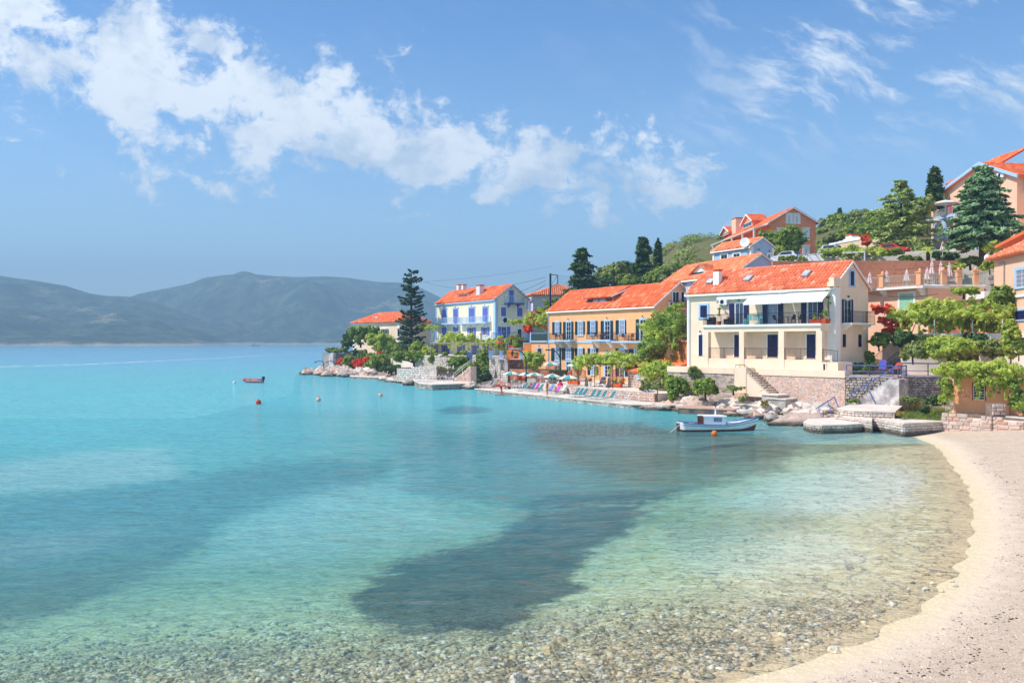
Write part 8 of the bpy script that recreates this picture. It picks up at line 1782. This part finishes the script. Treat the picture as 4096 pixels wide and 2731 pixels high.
# terrace in front of the yellow house, its balustrade and gate
h = YEL['h']; f0 = YEL['f']; ft = h.f(-3.0); zt = ft.pt(*q1(1700, 866))[1]; sd_ = YEL['r']
mb = MB(); mb.box(-4.0, h.L+1.0, -3.0, -.12, zt-.22, zt); mb.build('terrace_slab', M_trimb, h.root)
for x in (1350, 1430, 1520, 1612, 1706, 1808): a = ft.pt(*q1(x, 830))[0]; mb = MB(); mb.box(a-.22, a+.22, -3.0, -2.56, zt, zt+1.5); mb.box(a-.34, a+.34, -3.1, -2.46, zt+1.5, zt+1.66); mb.build('terrace_pier', M_cream, h.root)
a0 = ft.pt(*q1(1350, 830))[0]; a1 = ft.pt(*q1(1905, 830))[0]
railing(h.root, [(a0, -2.8, zt), (a1, -2.8, zt)], 1.15, M_trimb, .2, .018, mid=True)
for x in (1340, 1520, 1720): a = ft.pt(*q1(x, 930))[0]; mb = MB(); mb.tube((a, -2.7, .1), (a, -2.7, zt-.22), .06, 6); mb.build('terrace_post', M_steel, h.root)
zt2 = sd_.pt(*q1(2050, 838))[1]; mb = MB(); mb.box(h.L+.12, h.L+5.5, -1.0, YEL['D']+2, zt2-.25, zt2); mb.build('side_terrace_slab', M_trimb, h.root)
railing(h.root, [(h.L+5.3, -.9, zt2), (h.L+5.3, YEL['D']+1.8, zt2)], 1.15, M_bluerail, .2, .02); railing(h.root, [(h.L+.2, -.9, zt2), (h.L+5.3, -.9, zt2)], 1.15, M_bluerail, .2, .02)
g_ = empty('garden_gate', W(*e1(320, 755), 150.5), 0, 'blue metal garden gate above the headland stair', 'gate'); mb = MB(); w_ = 100*.21258/F*150.5; hg_ = 145*.21258/F*150.5
mb.box(0, w_, -.03, .03, .05, hg_); mb.build('sheet', mat('blue_gate_paint', lin(116, 150, 190), lin(100, 132, 172)), g_); mb = MB(); mb.box(-.08, 0, -.06, .06, 0, hg_+.15); mb.box(w_, w_+.08, -.06, .06, 0, hg_+.15); mb.build('posts', M_bluerail, g_)
# ------------------------------------------------------------------ poles and wires, cars
pb = W(*d8(642, 640), 156); root = empty('utility_pole', (pb.x, pb.y, pb.z-4), 0, 'dark steel utility pole with a square bracket behind the orange house', 'utility pole'); tz = W(*d8(642, 62), 156).z-pb.z+4; k = .2361/F*156
mb = MB(); mb.tube((0, 0, 0), (0, 0, tz), .17, 8); mb.build('pole', M_iron, root); mb = MB(); mb.path([(.1, 0, tz-20*k), (118*k, 0, tz-25*k), (118*k, 0, tz-178*k), (.1, 0, tz-225*k)], .06, 5); mb.tube((118*k, 0, tz-30*k), (.1, 0, tz-200*k), .03, 5); mb.build('bracket', M_iron, root)
pole1 = Vector((pb.x+118*k, pb.y, pb.z-4+tz)); 
mb = MB()
for i in range(5): mb.ball((118*k+.12, 0, tz-(35+34*i)*k), .1, 6, 4)
mb.build('insulators', M_steel, root)
pb2 = W(*d7(425, 830), 116); root = empty('utility_pole', (pb2.x, pb2.y, pb2.z-2), 0, 'thin wooden utility pole rising behind the cream roof', 'utility pole'); tz2 = W(*d7(425, 640), 116).z-pb2.z+2; mb = MB(); mb.tube((0, 0, -3), (0, 0, tz2), .13, 8, .1); mb.build('pole', M_bark, root)
mb = MB(); mb.box(-.5, .5, -.05, .05, tz2-.5, tz2-.4); mb.build('crossarm', M_bark, root)
pole2 = Vector((pb2.x, pb2.y, pb2.z-2+tz2-.3))
def wire(label, a, b, sag, r=.022):
 a, b = Vector(a), Vector(b); root = empty('overhead_wire', a, 0, label, 'wire', 'overhead wires'); n = 14; mb = MB()
 mb.path([(b-a)*(i/n)-Vector((0, 0, sag*4*(i/n)*(1-i/n))) for i in range(n+1)], r, 4); mb.build('cable', M_iron, root)
for i in range(5): wire('overhead wire between the two utility poles, number %s from the top' % ('one', 'two', 'three', 'four', 'five')[i], pole1+Vector((.1, 0, -(35+34*i)*k)), pole2+Vector((-.4+.2*i, 0, -.1*i)), 1.0+.2*i)
for i in range(3): wire('overhead wire running left from the steel pole, %s' % ('top', 'middle', 'bottom')[i], pole1+Vector((-2, 0, -(60+60*i)*k)), W(1700, 1128+80*i, 260), 2.0+.6*i, .03)
wire('thin wire from the steel pole to the white house', pole1+Vector((-2.4, 0, -10)), W(*d8(320, 610), 172), 1.0); wire('cable drooping across the wall of the parasol building', W(*q4(515, 515), 96), W(*q4(1330, 520), 92), .35, .03)
wire('thin long wire high across the sky behind the Norfolk pine', W(1690, 1128, 300), W(2210, 1066, 300), .6, .035)
wire('wire from the wooden pole to the right-hand houses, upper', pole2, W(*q4(1950, 100), 92), 1.5); wire('wire from the wooden pole to the right-hand houses, lower', pole2-Vector((0, 0, .5)), W(*q4(2020, 240), 90), 2.0)
def car(label, p, rz, body):
 root = empty('parked_car', p, rz, label, 'car', 'cars parked on the upper road'); L, w = 4.1, 1.7
 prof = [(-2.05, .35), (-2.05, .75), (-1.75, .95), (-1.35, 1.42), (.35, 1.45), (1.0, .95), (1.85, .82), (2.05, .6), (2.05, .35)]; n = len(prof)
 mb = MB(); mb.add([(x, -w/2*(.86 if z > 1.2 else 1), z) for x, z in prof]+[(x, w/2*(.86 if z > 1.2 else 1), z) for x, z in prof], [tuple(range(n))[::-1], tuple(range(n, 2*n))]+[(i, (i+1) % n, n+(i+1) % n, n+i) for i in range(n)]); mb.build('body', body, root)
 for s in (-1, 1): mb = MB(); y = s*(w/2*.93+.015); mb.add([(-1.3, s*(w/2+.01), .97), (.75, s*(w/2+.01), .97), (.3, y, 1.36), (-1.15, y, 1.36)], [(0, 1, 2, 3) if s < 0 else (3, 2, 1, 0)]); mb.build('side_window', M_dark, root)
 mb = MB(); mb.add([(1.02, -.72, .97), (1.02, .72, .97), (.42, .62, 1.42), (.42, -.62, 1.42)], [(0, 1, 2, 3)]); mb.build('windscreen', M_dark, root); mb = MB(); mb.add([(-1.74, -.72, 1.0), (-1.74, .72, 1.0), (-1.39, .62, 1.4), (-1.39, -.62, 1.4)], [(3, 2, 1, 0)]); mb.build('rear_window', M_dark, root)
 for x in (-1.3, 1.3):
  for s in (-1, 1): mb = MB(); mb.tube((x, s*.62, .32), (x, s*.87, .32), .32, 14); wh = mb.build('wheel', M_iron, root); mb = MB(); mb.tube((x, s*.87, .32), (x, s*.885, .32), .19, 10); mb.build('rim', M_steel, wh)
 for s in (-1, 1): mb = MB(); mb.box(2.0, 2.07, s*.6-.15, s*.6+.15, .62, .74); mb.build('headlight', M_plastic, root); mb = MB(); mb.box(-2.07, -2.0, s*.65-.1, s*.65+.1, .7, .9); mb.build('tail_light', M_red, root)
car('silver car parked behind the white road wall by the salmon house', W(*d7(875, 730), 127.5), hr.rz+3.14, mat('silver_paint', lin(214, 216, 222), rough=.25, metal=.3)); car('pale blue car parked beside the beige block', W(*d7(1435, 655), 125), hr.rz, mat('pale_blue_car_paint', lin(176, 198, 228), rough=.3)); car('red car parked under the light cedar', W(*d7(2130, 645), 119), hr.rz, mat('red_car_paint', lin(214, 40, 30), rough=.3))
mb = MB(); mb.box(-9, 9, -2.5, 4, -1.5, 0); pz = W(*d7(2130, 645), 119); pl = mb.build('car_park', MATS['road_surface']); pl.location = pz; pl.rotation_euler = (0, 0, hr.rz); pl['kind'] = 'structure'
# ------------------------------------------------------------------ boats and buoys
def hull(stations, z_of, secs):
 """loft: stations x; secs(x) -> list of (half width, z) from keel to sheer"""
 mb = MB(); S = [secs(x) for x in stations]; n = len(S[0]); vs = []
 for x, sct in zip(stations, S): vs += [(x+dx, -b, z) for b, z, dx in sct]+[(x+dx, b, z) for b, z, dx in sct]
 fs = []
 for i in range(len(stations)-1):
  for j in range(n-1):
   a = i*2*n+j; b = (i+1)*2*n+j; fs.append((a, b, b+1, a+1)); a += n; b += n; fs.append((a, a+1, b+1, b))
 for j in range(n-1): a = j; fs.append((a, a+1, a+n+1, a+n))
 return mb.add(vs, fs)
bt = empty('fishing_boat', G(2868, 1722), math.radians(9), 'small white wooden fishing boat with blue gunwale and wheelhouse moored in the bay', 'boat')
M_bwhite = mat('boat_white', lin(250, 250, 250), lin(236, 238, 242), rough=.35, spec=.5); M_bblue = mat('boat_blue', lin(74, 116, 176), lin(60, 98, 156), rough=.4); M_bbrown = mat('antifouling', lin(150, 92, 84), lin(122, 70, 64), rough=.8)
xs = np.linspace(-3.05, 3.1, 15)
def hb(x): t = (x+3.05)/6.15; return 1.0*min(1, .72+.9*t)*(1-max(0, (t-.45)/.55)**2.2)+.02
def sh(x): t = (x+3.05)/6.15; return .72-.28*math.sin(math.pi*min(1, t*1.15)*.8)*.75+.52*max(0, t-.5)**1.6*2.2
rk = lambda x, z: (.38*max(0, (x-1.2)/1.9))*(z/.9)
def sec_up(x): s_, b = sh(x), hb(x); return [(b*.86, .16+.28*max(0, (x-1.5)/1.6)**2, rk(x, .16)), (b*.95, s_*.55, rk(x, s_*.55)), (b, s_, rk(x, s_))]
def sec_lo(x): b = hb(x); zt = .16+.28*max(0, (x-1.5)/1.6)**2; return [(.03, -.45, rk(x, -.45)), (b*.6, -.2, rk(x, -.2)), (b*.86, zt, rk(x, zt))]
hull(xs, None, sec_up).build('hull', M_bwhite, bt, True); hull(xs, None, sec_lo).build('bottom', M_bbrown, bt, True)
for s in (-1, 1):
 mb = MB(); mb.path([(x+rk(x, sh(x)), s*(hb(x)+.01), sh(x)) for x in xs], .04, 6); mb.build('gunwale', M_bblue, bt, True); mb = MB(); mb.path([(x+rk(x, sh(x)*.72), s*(hb(x)*.975+.012), sh(x)*.74) for x in xs], .016, 5); mb.build('stripe', M_navy, bt, True)
mb = MB(); dk_ = [(x+rk(x, .3), hb(x)*.9) for x in xs]; mb.add([(x, -b, .40+.25*max(0, (x-1)/2)) for x, b in dk_]+[(x, b, .40+.25*max(0, (x-1)/2)) for x, b in dk_], [(i, i+1, 15+i+1, 15+i) for i in range(14)]); mb.build('deck', tw('boat_deck', 214, 222, 232), bt)
mb = MB(); mb.box(-1.3, .5, -.55, .55, .4, 1.14); cb = mb.build('wheelhouse', M_bwhite, bt); mb = MB(); mb.hexa([(-1.38, -.66, 1.16), (.56, -.66, 1.14), (.56, .66, 1.14), (-1.38, .66, 1.16), (-1.38, -.62, 1.24), (.56, -.62, 1.2), (.56, .62, 1.2), (-1.38, .62, 1.24)]); mb.build('wheelhouse_roof', M_bwhite, cb)
for s in (-1, 1): mb = MB(); mb.box(-.48, .18, s*.553, s*.563, .74, 1.05); mb.build('window_frame', M_bblue, cb); mb = MB(); mb.box(-.44, .14, s*.564, s*.572, .78, 1.01); mb.build('pane', M_lace, cb)
mb = MB(); mb.box(-1.82, -1.32, -.58, -.53, .42, 1.24); mb.tube((-1.8, -.6, 1.1), (-1.35, -.6, .55), .02, 5); mb.build('door', mat('varnished_door', lin(150, 104, 84), lin(122, 80, 64)), bt)
mb = MB(); mb.path([(-.05, .2, 1.2), (-.05, .2, 1.7), (-.1, .2, 1.8), (-.22, .2, 1.78)], .06, 7); mb.build('exhaust_pipe', M_bwhite, bt); mb = MB(); mb.tube((-.08, .2, 1.8), (-.06, .2, 1.92), .05, 6); mb.build('pipe_cap', M_wood, bt)
mb = MB(); mb.box(-3.32, -3.06, -.035, .035, -.4, .62); mb.build('rudder', M_bbrown, bt); mb = MB(); mb.box(.7, 2.1, -.5, .5, .5, .66); mb.build('foredeck_hatch', M_plastic, bt); mb = MB(); mb.box(-2.6, -2.0, -.4, .4, .4, .55); mb.build('engine_box', M_bblue, bt); mb = MB(); mb.lathe((-1.95, -.62, .66), [(.14, 0), (.16, .03), (.08, .06)], 10); mb.build('red_cap', M_red, bt)
def rope(label, pts, r=.02, mt=None): root = empty('mooring_rope', pts[0], 0, label, 'rope', 'mooring ropes'); o = Vector(pts[0]); mb = MB(); mb.path([Vector(p)-o for p in pts], r, 5); mb.build('line', mt or mat('rope', lin(150, 150, 120)), root)
bow = bt.matrix_basis @ Vector((3.45, 0, 1.0)); stern = bt.matrix_basis @ Vector((-3.05, -.5, .7))
pe = wp(3216, 71.8, .66); rope('mooring rope sagging from the bow to the lowest platform', [bow, bow.lerp(pe, .2)-Vector((0, 0, .55)), bow.lerp(pe, .4)-Vector((0, 0, .80)), bow.lerp(pe, .6)-Vector((0, 0, .78)), bow.lerp(pe, .8)-Vector((0, 0, .6)), pe]); rope('pale mooring rope from the stern down to the water', [stern, stern+Vector((-.5, -.1, -.4)), stern+Vector((-1.0, -.2, -.75))], .02, M_plastic)
M_obuoy = mat('orange_buoy', lin(236, 128, 52), lin(206, 96, 36), rough=.5); M_pbuoy = mat('pale_orange_buoy', lin(240, 196, 176), lin(226, 150, 124), rough=.5)
for u, v, r, mt, lb in ((2858, 1742, .24, M_obuoy, 'orange ball buoy in front of the fishing boat'), (1034, 1616, .30, mat('red_buoy', lin(230, 78, 44), lin(196, 60, 34)), 'red-orange buoy, the leftmost one'), (1274, 1604, .28, M_pbuoy, 'pale orange buoy, the middle of three'), (1522, 1586, .28, M_pbuoy, 'pale orange buoy nearest the headland platform'), (937, 1534, .26, M_plastic, 'small white float left of the red dinghy')):
 p = G(u, v); root = empty('buoy', p, R.uniform(0, 6), lb, 'buoy', 'mooring buoys'); mb = MB(); mb.ball((0, 0, r*.55), r, 12, 8, r*1.1); mb.build('float', mt, root, True); mb = MB(); mb.lathe((0, 0, r*1.55), [(.06, 0), (.07, .04), (.03, .08)], 8); mb.build('eye', M_iron, root)
db = empty('inflatable_dinghy', G(1016, 1531), math.radians(176), 'small red and white inflatable dinghy with a dark outboard', 'boat'); tube_ = [(1.75, 0, .50), (1.55, -.3, .46), (1.1, -.55, .42), (.2, -.66, .40), (-1.5, -.66, .40)]
M_dred = mat('dinghy_red', lin(216, 62, 52), lin(186, 46, 40), rough=.5)
for s in (1, -1): mb = MB(); mb.path([(x, y*s, z) for x, y, z in tube_], .24, 9); mb.build('tube', M_dred, db, True); mb = MB(); mb.path([(x*1.02, y*s*1.32, z-.02) for x, y, z in tube_], .06, 6); mb.build('rubbing_strake', M_plastic, db)
mb = MB(); mb.prism([(-1.4, -.5), (1.0, -.5), (1.5, 0), (1.0, .5), (-1.4, .5)], .05, .2); mb.build('floor', M_plastic, db); mb = MB(); mb.box(-1.45, -1.35, -.45, .45, .2, .6); mb.build('transom', M_plastic, db); mb = MB(); mb.box(-1.85, -1.42, -.14, .14, .6, 1.05); mb.tube((-1.6, 0, .65), (-1.6, 0, -.1), .08, 6); mb.build('outboard', M_iron, db); mb = MB(); mb.box(-.5, -.1, -.45, .45, .35, .42); mb.build('seat', M_dred, db)
yt_ = empty('sailing_yacht', (wp(1022, 1500).x, 1500, 0), .2, 'far sailing yacht with bare mast anchored under the hills', 'boat'); xs = np.linspace(-6, 6, 11); M_nav2 = mat('dark_hull', lin(64, 76, 100), lin(52, 62, 84), rough=.4)
hull(xs, None, lambda x: [(.05, -.3, 0), (1.8*(1-max(0, (x+1)/7)**2)*.8+.05, .3, 0), (1.9*(1-max(0, (x+1)/7)**2)+.05, 1.2+.04*x, 0)]).build('hull', M_nav2, yt_, True); mb = MB(); mb.box(-5.8, 3.2, -1.4, 1.4, 1.0, 1.25); mb.build('deck', M_plastic, yt_); mb = MB(); mb.box(-2.5, 2.0, -1.0, 1.0, 1.25, 2.1); mb.build('cabin', M_plastic, yt_); mb = MB(); mb.tube((.6, 0, 1.2), (.6, 0, 17.5), .14, 6, .09); mb.tube((.6, 0, 3.2), (-4.8, 0, 3.4), .18, 6); mb.build('mast_and_boom', M_iron, yt_); mb = MB(); mb.box(-4.8, -1.8, -1.2, 1.2, 3.0, 3.2); mb.build('sprayhood', M_navy, yt_); mb = MB(); mb.tube((5.9, 0, 1.4), (.6, 0, 16.5), .05, 4); mb.tube((-5.9, 0, 1.2), (.6, 0, 17.4), .05, 4); mb.build('stays', M_iron, yt_)
sb = empty('small_boat', (wp(688, 1500).x, 1500, 0), .1, 'tiny white motorboat far off under the hills', 'boat'); hull(np.linspace(-3, 3, 7), None, lambda x: [(.05, -.2, 0), (1.0*(1-max(0, x/3.2)**2)+.03, .3, 0), (1.1*(1-max(0, x/3.2)**2)+.05, .9, 0)]).build('hull', M_plastic, sb); mb = MB(); mb.box(-.8, .8, -.6, .6, .8, 1.7); mb.build('cabin', M_plastic, sb)
# wake of a passed boat: foam streak lying on the water
wm = bpy.data.materials.new('foam'); wm.use_nodes = True; t = NT(wm.node_tree); wm.node_tree.nodes.clear(); pos = t.n('ShaderNodeNewGeometry', None, None).outputs['Position']
fa = t.m('MULTIPLY', t.mr(t.noise(pos, .28, 5, .7), .40, .62), t.n('ShaderNodeAttribute', None, None, attribute_name='edge').outputs['Fac'])
s_ = t.n('ShaderNodeMixShader', {0: fa, 1: t.n('ShaderNodeBsdfTransparent'), 2: t.n('ShaderNodeBsdfDiffuse', {0: (.85, .9, .92, 1)})}); t.L.new(s_, t.n('ShaderNodeOutputMaterial', None, None).inputs[0])
P_ = [G(-60, 1470), G(300, 1460), G(600, 1446), G(900, 1432), G(1100, 1420), G(1300, 1410)]; V = []; E = []; nn_ = 5
for i in range(61):
 s = i/60*5; k = min(int(s), 4); p = P_[k].lerp(P_[k+1], s-k); d = (P_[k+1]-P_[k]).normalized(); n = Vector((-d.y, d.x, 0)); w = (2.6-1.0*i/60)*(1+.2*math.sin(i*1.7))*(1+.012*p.y/8)
 for j in range(nn_): V.append(p+n*w*(j/(nn_-1)-.5)*2+Vector((0, 0, .05))); E.append((1-abs(j/(nn_-1)-.5)*2)**.6*(1-.75*i/60))
me = grid_mesh('boat_wake', np.array([list(v) for v in V]), nn_, 61, wm); attr(me, 'edge', np.array(E)); tag(link('boat_wake', me), 'long white foam wake trailing across the bay', kind='stuff')
# tarpaulin-covered dinghy on the quay end
tb = empty('covered_dinghy', at2(e2, 1450, 1325, .6), .35, 'small dinghy under a bright blue tarpaulin with white ties', 'boat'); xs = np.linspace(-1.6, 1.6, 9)
mb = hull(xs, None, lambda x: [(.62*(1-.35*abs(x/1.6)**2), .0, 0), (.75*(1-.3*abs(x/1.6)**2), .45, 0), (.4*(1-.3*abs(x/1.6)**2), .82-.1*abs(x), 0), (.02, .92-.12*abs(x), 0)]); mb.add([(1.6, -.4, 0), (1.6, .4, 0), (1.6, .45, .5), (1.6, -.45, .5)], [(0, 1, 2, 3)]); mb.build('tarpaulin', mat('blue_tarpaulin', lin(62, 66, 170), lin(48, 52, 142), rough=.5), tb)
for x in (-.9, -.3, .3, .9): mb = MB(); k_ = 1-.3*abs(x/1.6)**2; mb.path([(x, -.76*k_, .02), (x, -.77*k_, .46), (x, -.42*k_, .84-.1*abs(x)), (x, 0, .95-.12*abs(x)), (x, .42*k_, .84-.1*abs(x)), (x, .77*k_, .46)], .02, 4); mb.build('tie', M_plastic, tb)
# ------------------------------------------------------------------ people
def skin_obj(name, J, E, rad, mt, parent, sub=2):
 me = bpy.data.meshes.new(name); me.from_pydata([tuple(j) for j in J], E, []); me.materials.append(mt); o = link(name, me, parent)
 md = o.modifiers.new('skin', 'SKIN'); md.use_smooth_shade = True
 sv = me.skin_vertices[0].data
 for i, r in enumerate(rad): sv[i].radius = (r if isinstance(r, tuple) else (r, r))
 sv[0].use_root = True
 s2 = o.modifiers.new('sub', 'SUBSURF'); s2.levels = sub-1; s2.render_levels = sub
 return o
M_skin = mat('tanned_skin', lin(206, 138, 106), lin(184, 116, 88), rough=.6); M_skin2 = mat('sunburnt_skin', lin(222, 132, 102), lin(198, 108, 82), rough=.6)
def person(label, loc, rz, pose, skin, clothes, hair, hat=None):
 """pose: joints by name, facing +x; z up from the feet"""
 root = empty('person', loc, rz, label, 'person'); p = {k: Vector(v) for k, v in pose.items()}
 J, E, Rr, ix = [], [], [], {}
 def jn(n, v, r, par=None): ix[n] = len(J); J.append(Vector(v)); Rr.append(r); (E.append((ix[par], ix[n])) if par else None)
 jn('pelvis', p['pelvis'], (.13, .15)); jn('waist', p['pelvis'].lerp(p['chest'], .5), (.115, .135), 'pelvis'); jn('chest', p['chest'], (.12, .16), 'waist'); jn('neck', p['neck'], .055, 'chest'); jn('head', p['neck'].lerp(p['head'], .55), .085, 'neck'); jn('crown', p['head']+(p['head']-p['neck']).normalized()*.06, .08, 'head')
 for s in ('l', 'r'):
  jn('hip'+s, p['hip'+s], .09, 'pelvis'); jn('knee'+s, p['knee'+s], .062, 'hip'+s); jn('calf'+s, p['knee'+s].lerp(p['ankle'+s], .35), .058, 'knee'+s); jn('ankle'+s, p['ankle'+s], .038, 'calf'+s); jn('toe'+s, p['ankle'+s]+Vector((.17, 0, -.05)), .035, 'ankle'+s)
  jn('sh'+s, p['sh'+s], .062, 'chest'); jn('elb'+s, p['elb'+s], .042, 'sh'+s); jn('wr'+s, p['wr'+s], .028, 'elb'+s); d = (p['wr'+s]-p['elb'+s]).normalized(); jn('palm'+s, p['wr'+s]+d*.08, .034, 'wr'+s)
 skin_obj('body', J, E, Rr, skin, root)
 mb = MB()
 for s in ('l', 'r'):           # hands: four fingers and a thumb
  d = (p['wr'+s]-p['elb'+s]).normalized(); b = p['wr'+s]+d*.1; sd2 = d.cross(Vector((0, 0, 1))); sd2 = sd2.normalized() if sd2.length > .05 else Vector((0, 1, 0)); cu = sd2.cross(d)
  for i, L in enumerate((.075, .085, .08, .062)): a = b+sd2*(-.03+.02*i); m1 = a+d*L*.55; mb.path([a, m1, m1+(d-cu*.5).normalized()*L*.45], .0095, 5, .007)
  a = p['wr'+s]+d*.04-sd2*.025; mb.path([a, a+(d*.6-sd2).normalized()*.045, a+(d-sd2*.6).normalized()*.085], .011, 5, .008)
 mb.build('hands', skin, root, True)
 hd = p['head']; up = (p['head']-p['neck']).normalized(); fw = pose.get('face', None); fw = Vector(fw) if fw else Vector((1, 0, 0)); fw = (fw-up*fw.dot(up)).normalized(); rt = fw.cross(up)
 mb = MB()
 for s in (-1, 1): mb.ball(hd+fw*.09+rt*.032*s, .014, 6, 4); mb.ball(hd+rt*.088*s-up*.01, .024, 6, 4)
 mb.ball(hd+fw*.108-up*.03, .017, 6, 4); mb.tube(hd+fw*.095-up*.065-rt*.025, hd+fw*.095-up*.065+rt*.025, .008, 5); mb.build('face', skin, root)
 mb = MB(); c = hd+up*.045-fw*.015
 for i in range(9):
  for j in range(12): pass
 mb.ball(c, .108, 12, 8, .095); hh_ = mb.build('hair', hair, root, True)
 if hat: mb = MB(); mb.lathe(tuple(hd+up*.05), [(.19, 0), (.19, .015), (.115, .03), (.11, .10), (.05, .125)], 14); mb.build('sun_hat', hat, root, True)
 for nm, js, k, mt in clothes:
  jj = [n for n in ix if n in js]; jj.sort(key=lambda n: 0 if n == js[0] else 1); m_ = {n: i for i, n in enumerate(jj)}; inv = {v: k2 for k2, v in ix.items()}
  pts = [J[ix[n]].copy() for n in jj]; ed = [(m_[inv[a]], m_[inv[b]]) for a, b in E if inv[a] in m_ and inv[b] in m_]
  for i, n in enumerate(jj):
   if n.startswith('knee') and 'short' in nm: pts[i] = J[ix['hip'+n[-1]]].lerp(J[ix[n]], .78)
   if n.startswith('elb') and 'shirt' in nm: pts[i] = J[ix['sh'+n[-1]]].lerp(J[ix[n]], .6)
  rr = [tuple(x*k for x in (Rr[ix[n]] if isinstance(Rr[ix[n]], tuple) else (Rr[ix[n]],)*2)) for n in jj]
  rr = [(max(a, .085), max(b, .085)) if n.startswith('knee') else (a, b) for (a, b), n in zip(rr, jj)]
  skin_obj(nm, pts, ed, rr, mt, root)
 return root
STAND = dict(pelvis=(0, 0, .95), chest=(.02, 0, 1.32), neck=(.03, 0, 1.5), head=(.05, 0, 1.64), hipl=(0, .09, .90), hipr=(0, -.09, .90), kneel=(.03, .10, .50), kneer=(.02, -.10, .50), anklel=(0, .10, .07), ankler=(-.03, -.10, .07), shl=(.0, .19, 1.42), shr=(0, -.19, 1.42), elbl=(.02, .26, 1.14), elbr=(.0, -.27, 1.14), wrl=(.15, .22, .95), wrr=(.13, -.2, 1.0))
BEND = dict(pelvis=(-.1, 0, .92), chest=(.28, 0, 1.10), neck=(.44, 0, 1.14), head=(.58, 0, 1.12), hipl=(-.1, .09, .87), hipr=(-.1, -.09, .87), kneel=(-.02, .10, .48), kneer=(-.04, -.10, .48), anklel=(-.05, .10, .07), ankler=(-.1, -.10, .07), shl=(.36, .19, 1.12), shr=(.36, -.19, 1.12), elbl=(.46, .22, .86), elbr=(.46, -.22, .86), wrl=(.58, .16, .66), wrr=(.58, -.14, .68), face=(.4, 0, -1))
SIT = dict(pelvis=(0, 0, .13), chest=(-.12, 0, .48), neck=(-.13, 0, .66), head=(-.11, 0, .80), hipl=(.03, .09, .13), hipr=(.03, -.09, .13), kneel=(.42, .12, .42), kneer=(.44, -.10, .38), anklel=(.72, .12, .07), ankler=(.80, -.10, .07), shl=(-.12, .19, .58), shr=(-.12, -.19, .58), elbl=(.05, .24, .40), elbr=(.05, -.24, .38), wrl=(.28, .18, .40), wrr=(.28, -.16, .36))
RECL = dict(pelvis=(.25, 0, .46), chest=(.55, 0, .74), neck=(.68, 0, .90), head=(.74, 0, 1.04), hipl=(.2, .09, .46), hipr=(.2, -.09, .46), kneel=(-.2, .12, .62), kneer=(-.22, -.10, .48), anklel=(-.55, .12, .42), ankler=(-.64, -.10, .44), shl=(.6, .19, .82), shr=(.6, -.19, .82), elbl=(.42, .26, .62), elbr=(.42, -.26, .62), wrl=(.2, .22, .55), wrr=(.2, -.22, .55), face=(-1, 0, .3))
M_whair = mat('white_hair', lin(226, 222, 220), lin(200, 196, 194)); M_bhair = mat('dark_brown_hair', lin(60, 44, 36), lin(42, 30, 26)); M_rsh = mat('red_cloth', lin(226, 66, 36), lin(196, 50, 28), rough=.9); M_nsw = mat('navy_cloth', lin(40, 44, 96), lin(30, 34, 74), rough=.9); M_osh = mat('orange_cloth', lin(234, 88, 48), lin(206, 70, 38), rough=.9)
f_ = G(*e1(975, 1395), .12); MB().prism([tuple(f_[:2]+Vector((.1, 0)) if False else (f_.x+a, f_.y+b)) for a, b in ((-.9, -.35), (.9, -.5), (1.1, .6), (-.8, .9))], -1, .12).build('bathing_step', M_sea_conc)['kind'] = 'structure'
SC = 1.05
pm = person('man in red swim shorts with white cap bending forward at the quay edge', (f_.x, f_.y, .12), -.35, BEND, M_skin2, [('swim_shorts', ['pelvis', 'hipl', 'hipr', 'kneel', 'kneer'], 1.12, M_rsh)], M_whair, M_plastic); pm.scale = (1.1,)*3
f_ = G(*e1(1832, 1418), .5); person('woman in a navy swimsuit and white cap standing on the quay', f_, 2.6, STAND, M_skin2, [('swimsuit', ['pelvis', 'waist', 'chest', 'hipl', 'hipr'], 1.10, M_nsw)], M_whair, M_plastic)
f_ = G(*e1(1120, 1300), .5); person('bather in dark trunks sitting on the quay floor beside the square table', f_, 3.6, SIT, M_skin, [('swim_shorts', ['pelvis', 'hipl', 'hipr', 'kneel', 'kneer'], 1.12, M_nsw)], M_bhair)
l0 = G(*e1(880, 1295), .55); person('bather with white hat reclining on the orange-towel lounger', l0, ang, RECL, M_skin2, [('swim_shorts', ['pelvis', 'hipl', 'hipr', 'kneel', 'kneer'], 1.12, M_osh)], M_whair, M_plastic)
f_ = G(*e2(115, 985), 1.38); f_ = W(*e2(118, 985), 128); f_.z = 1.4; person('person in a red-orange shirt standing in the orange house doorway', f_, -2.2, STAND, M_skin, [('shirt', ['chest', 'waist', 'pelvis', 'shl', 'shr', 'elbl', 'elbr'], 1.15, M_osh), ('shorts', ['pelvis', 'hipl', 'hipr', 'kneel', 'kneer'], 1.15, M_nsw)], M_bhair)
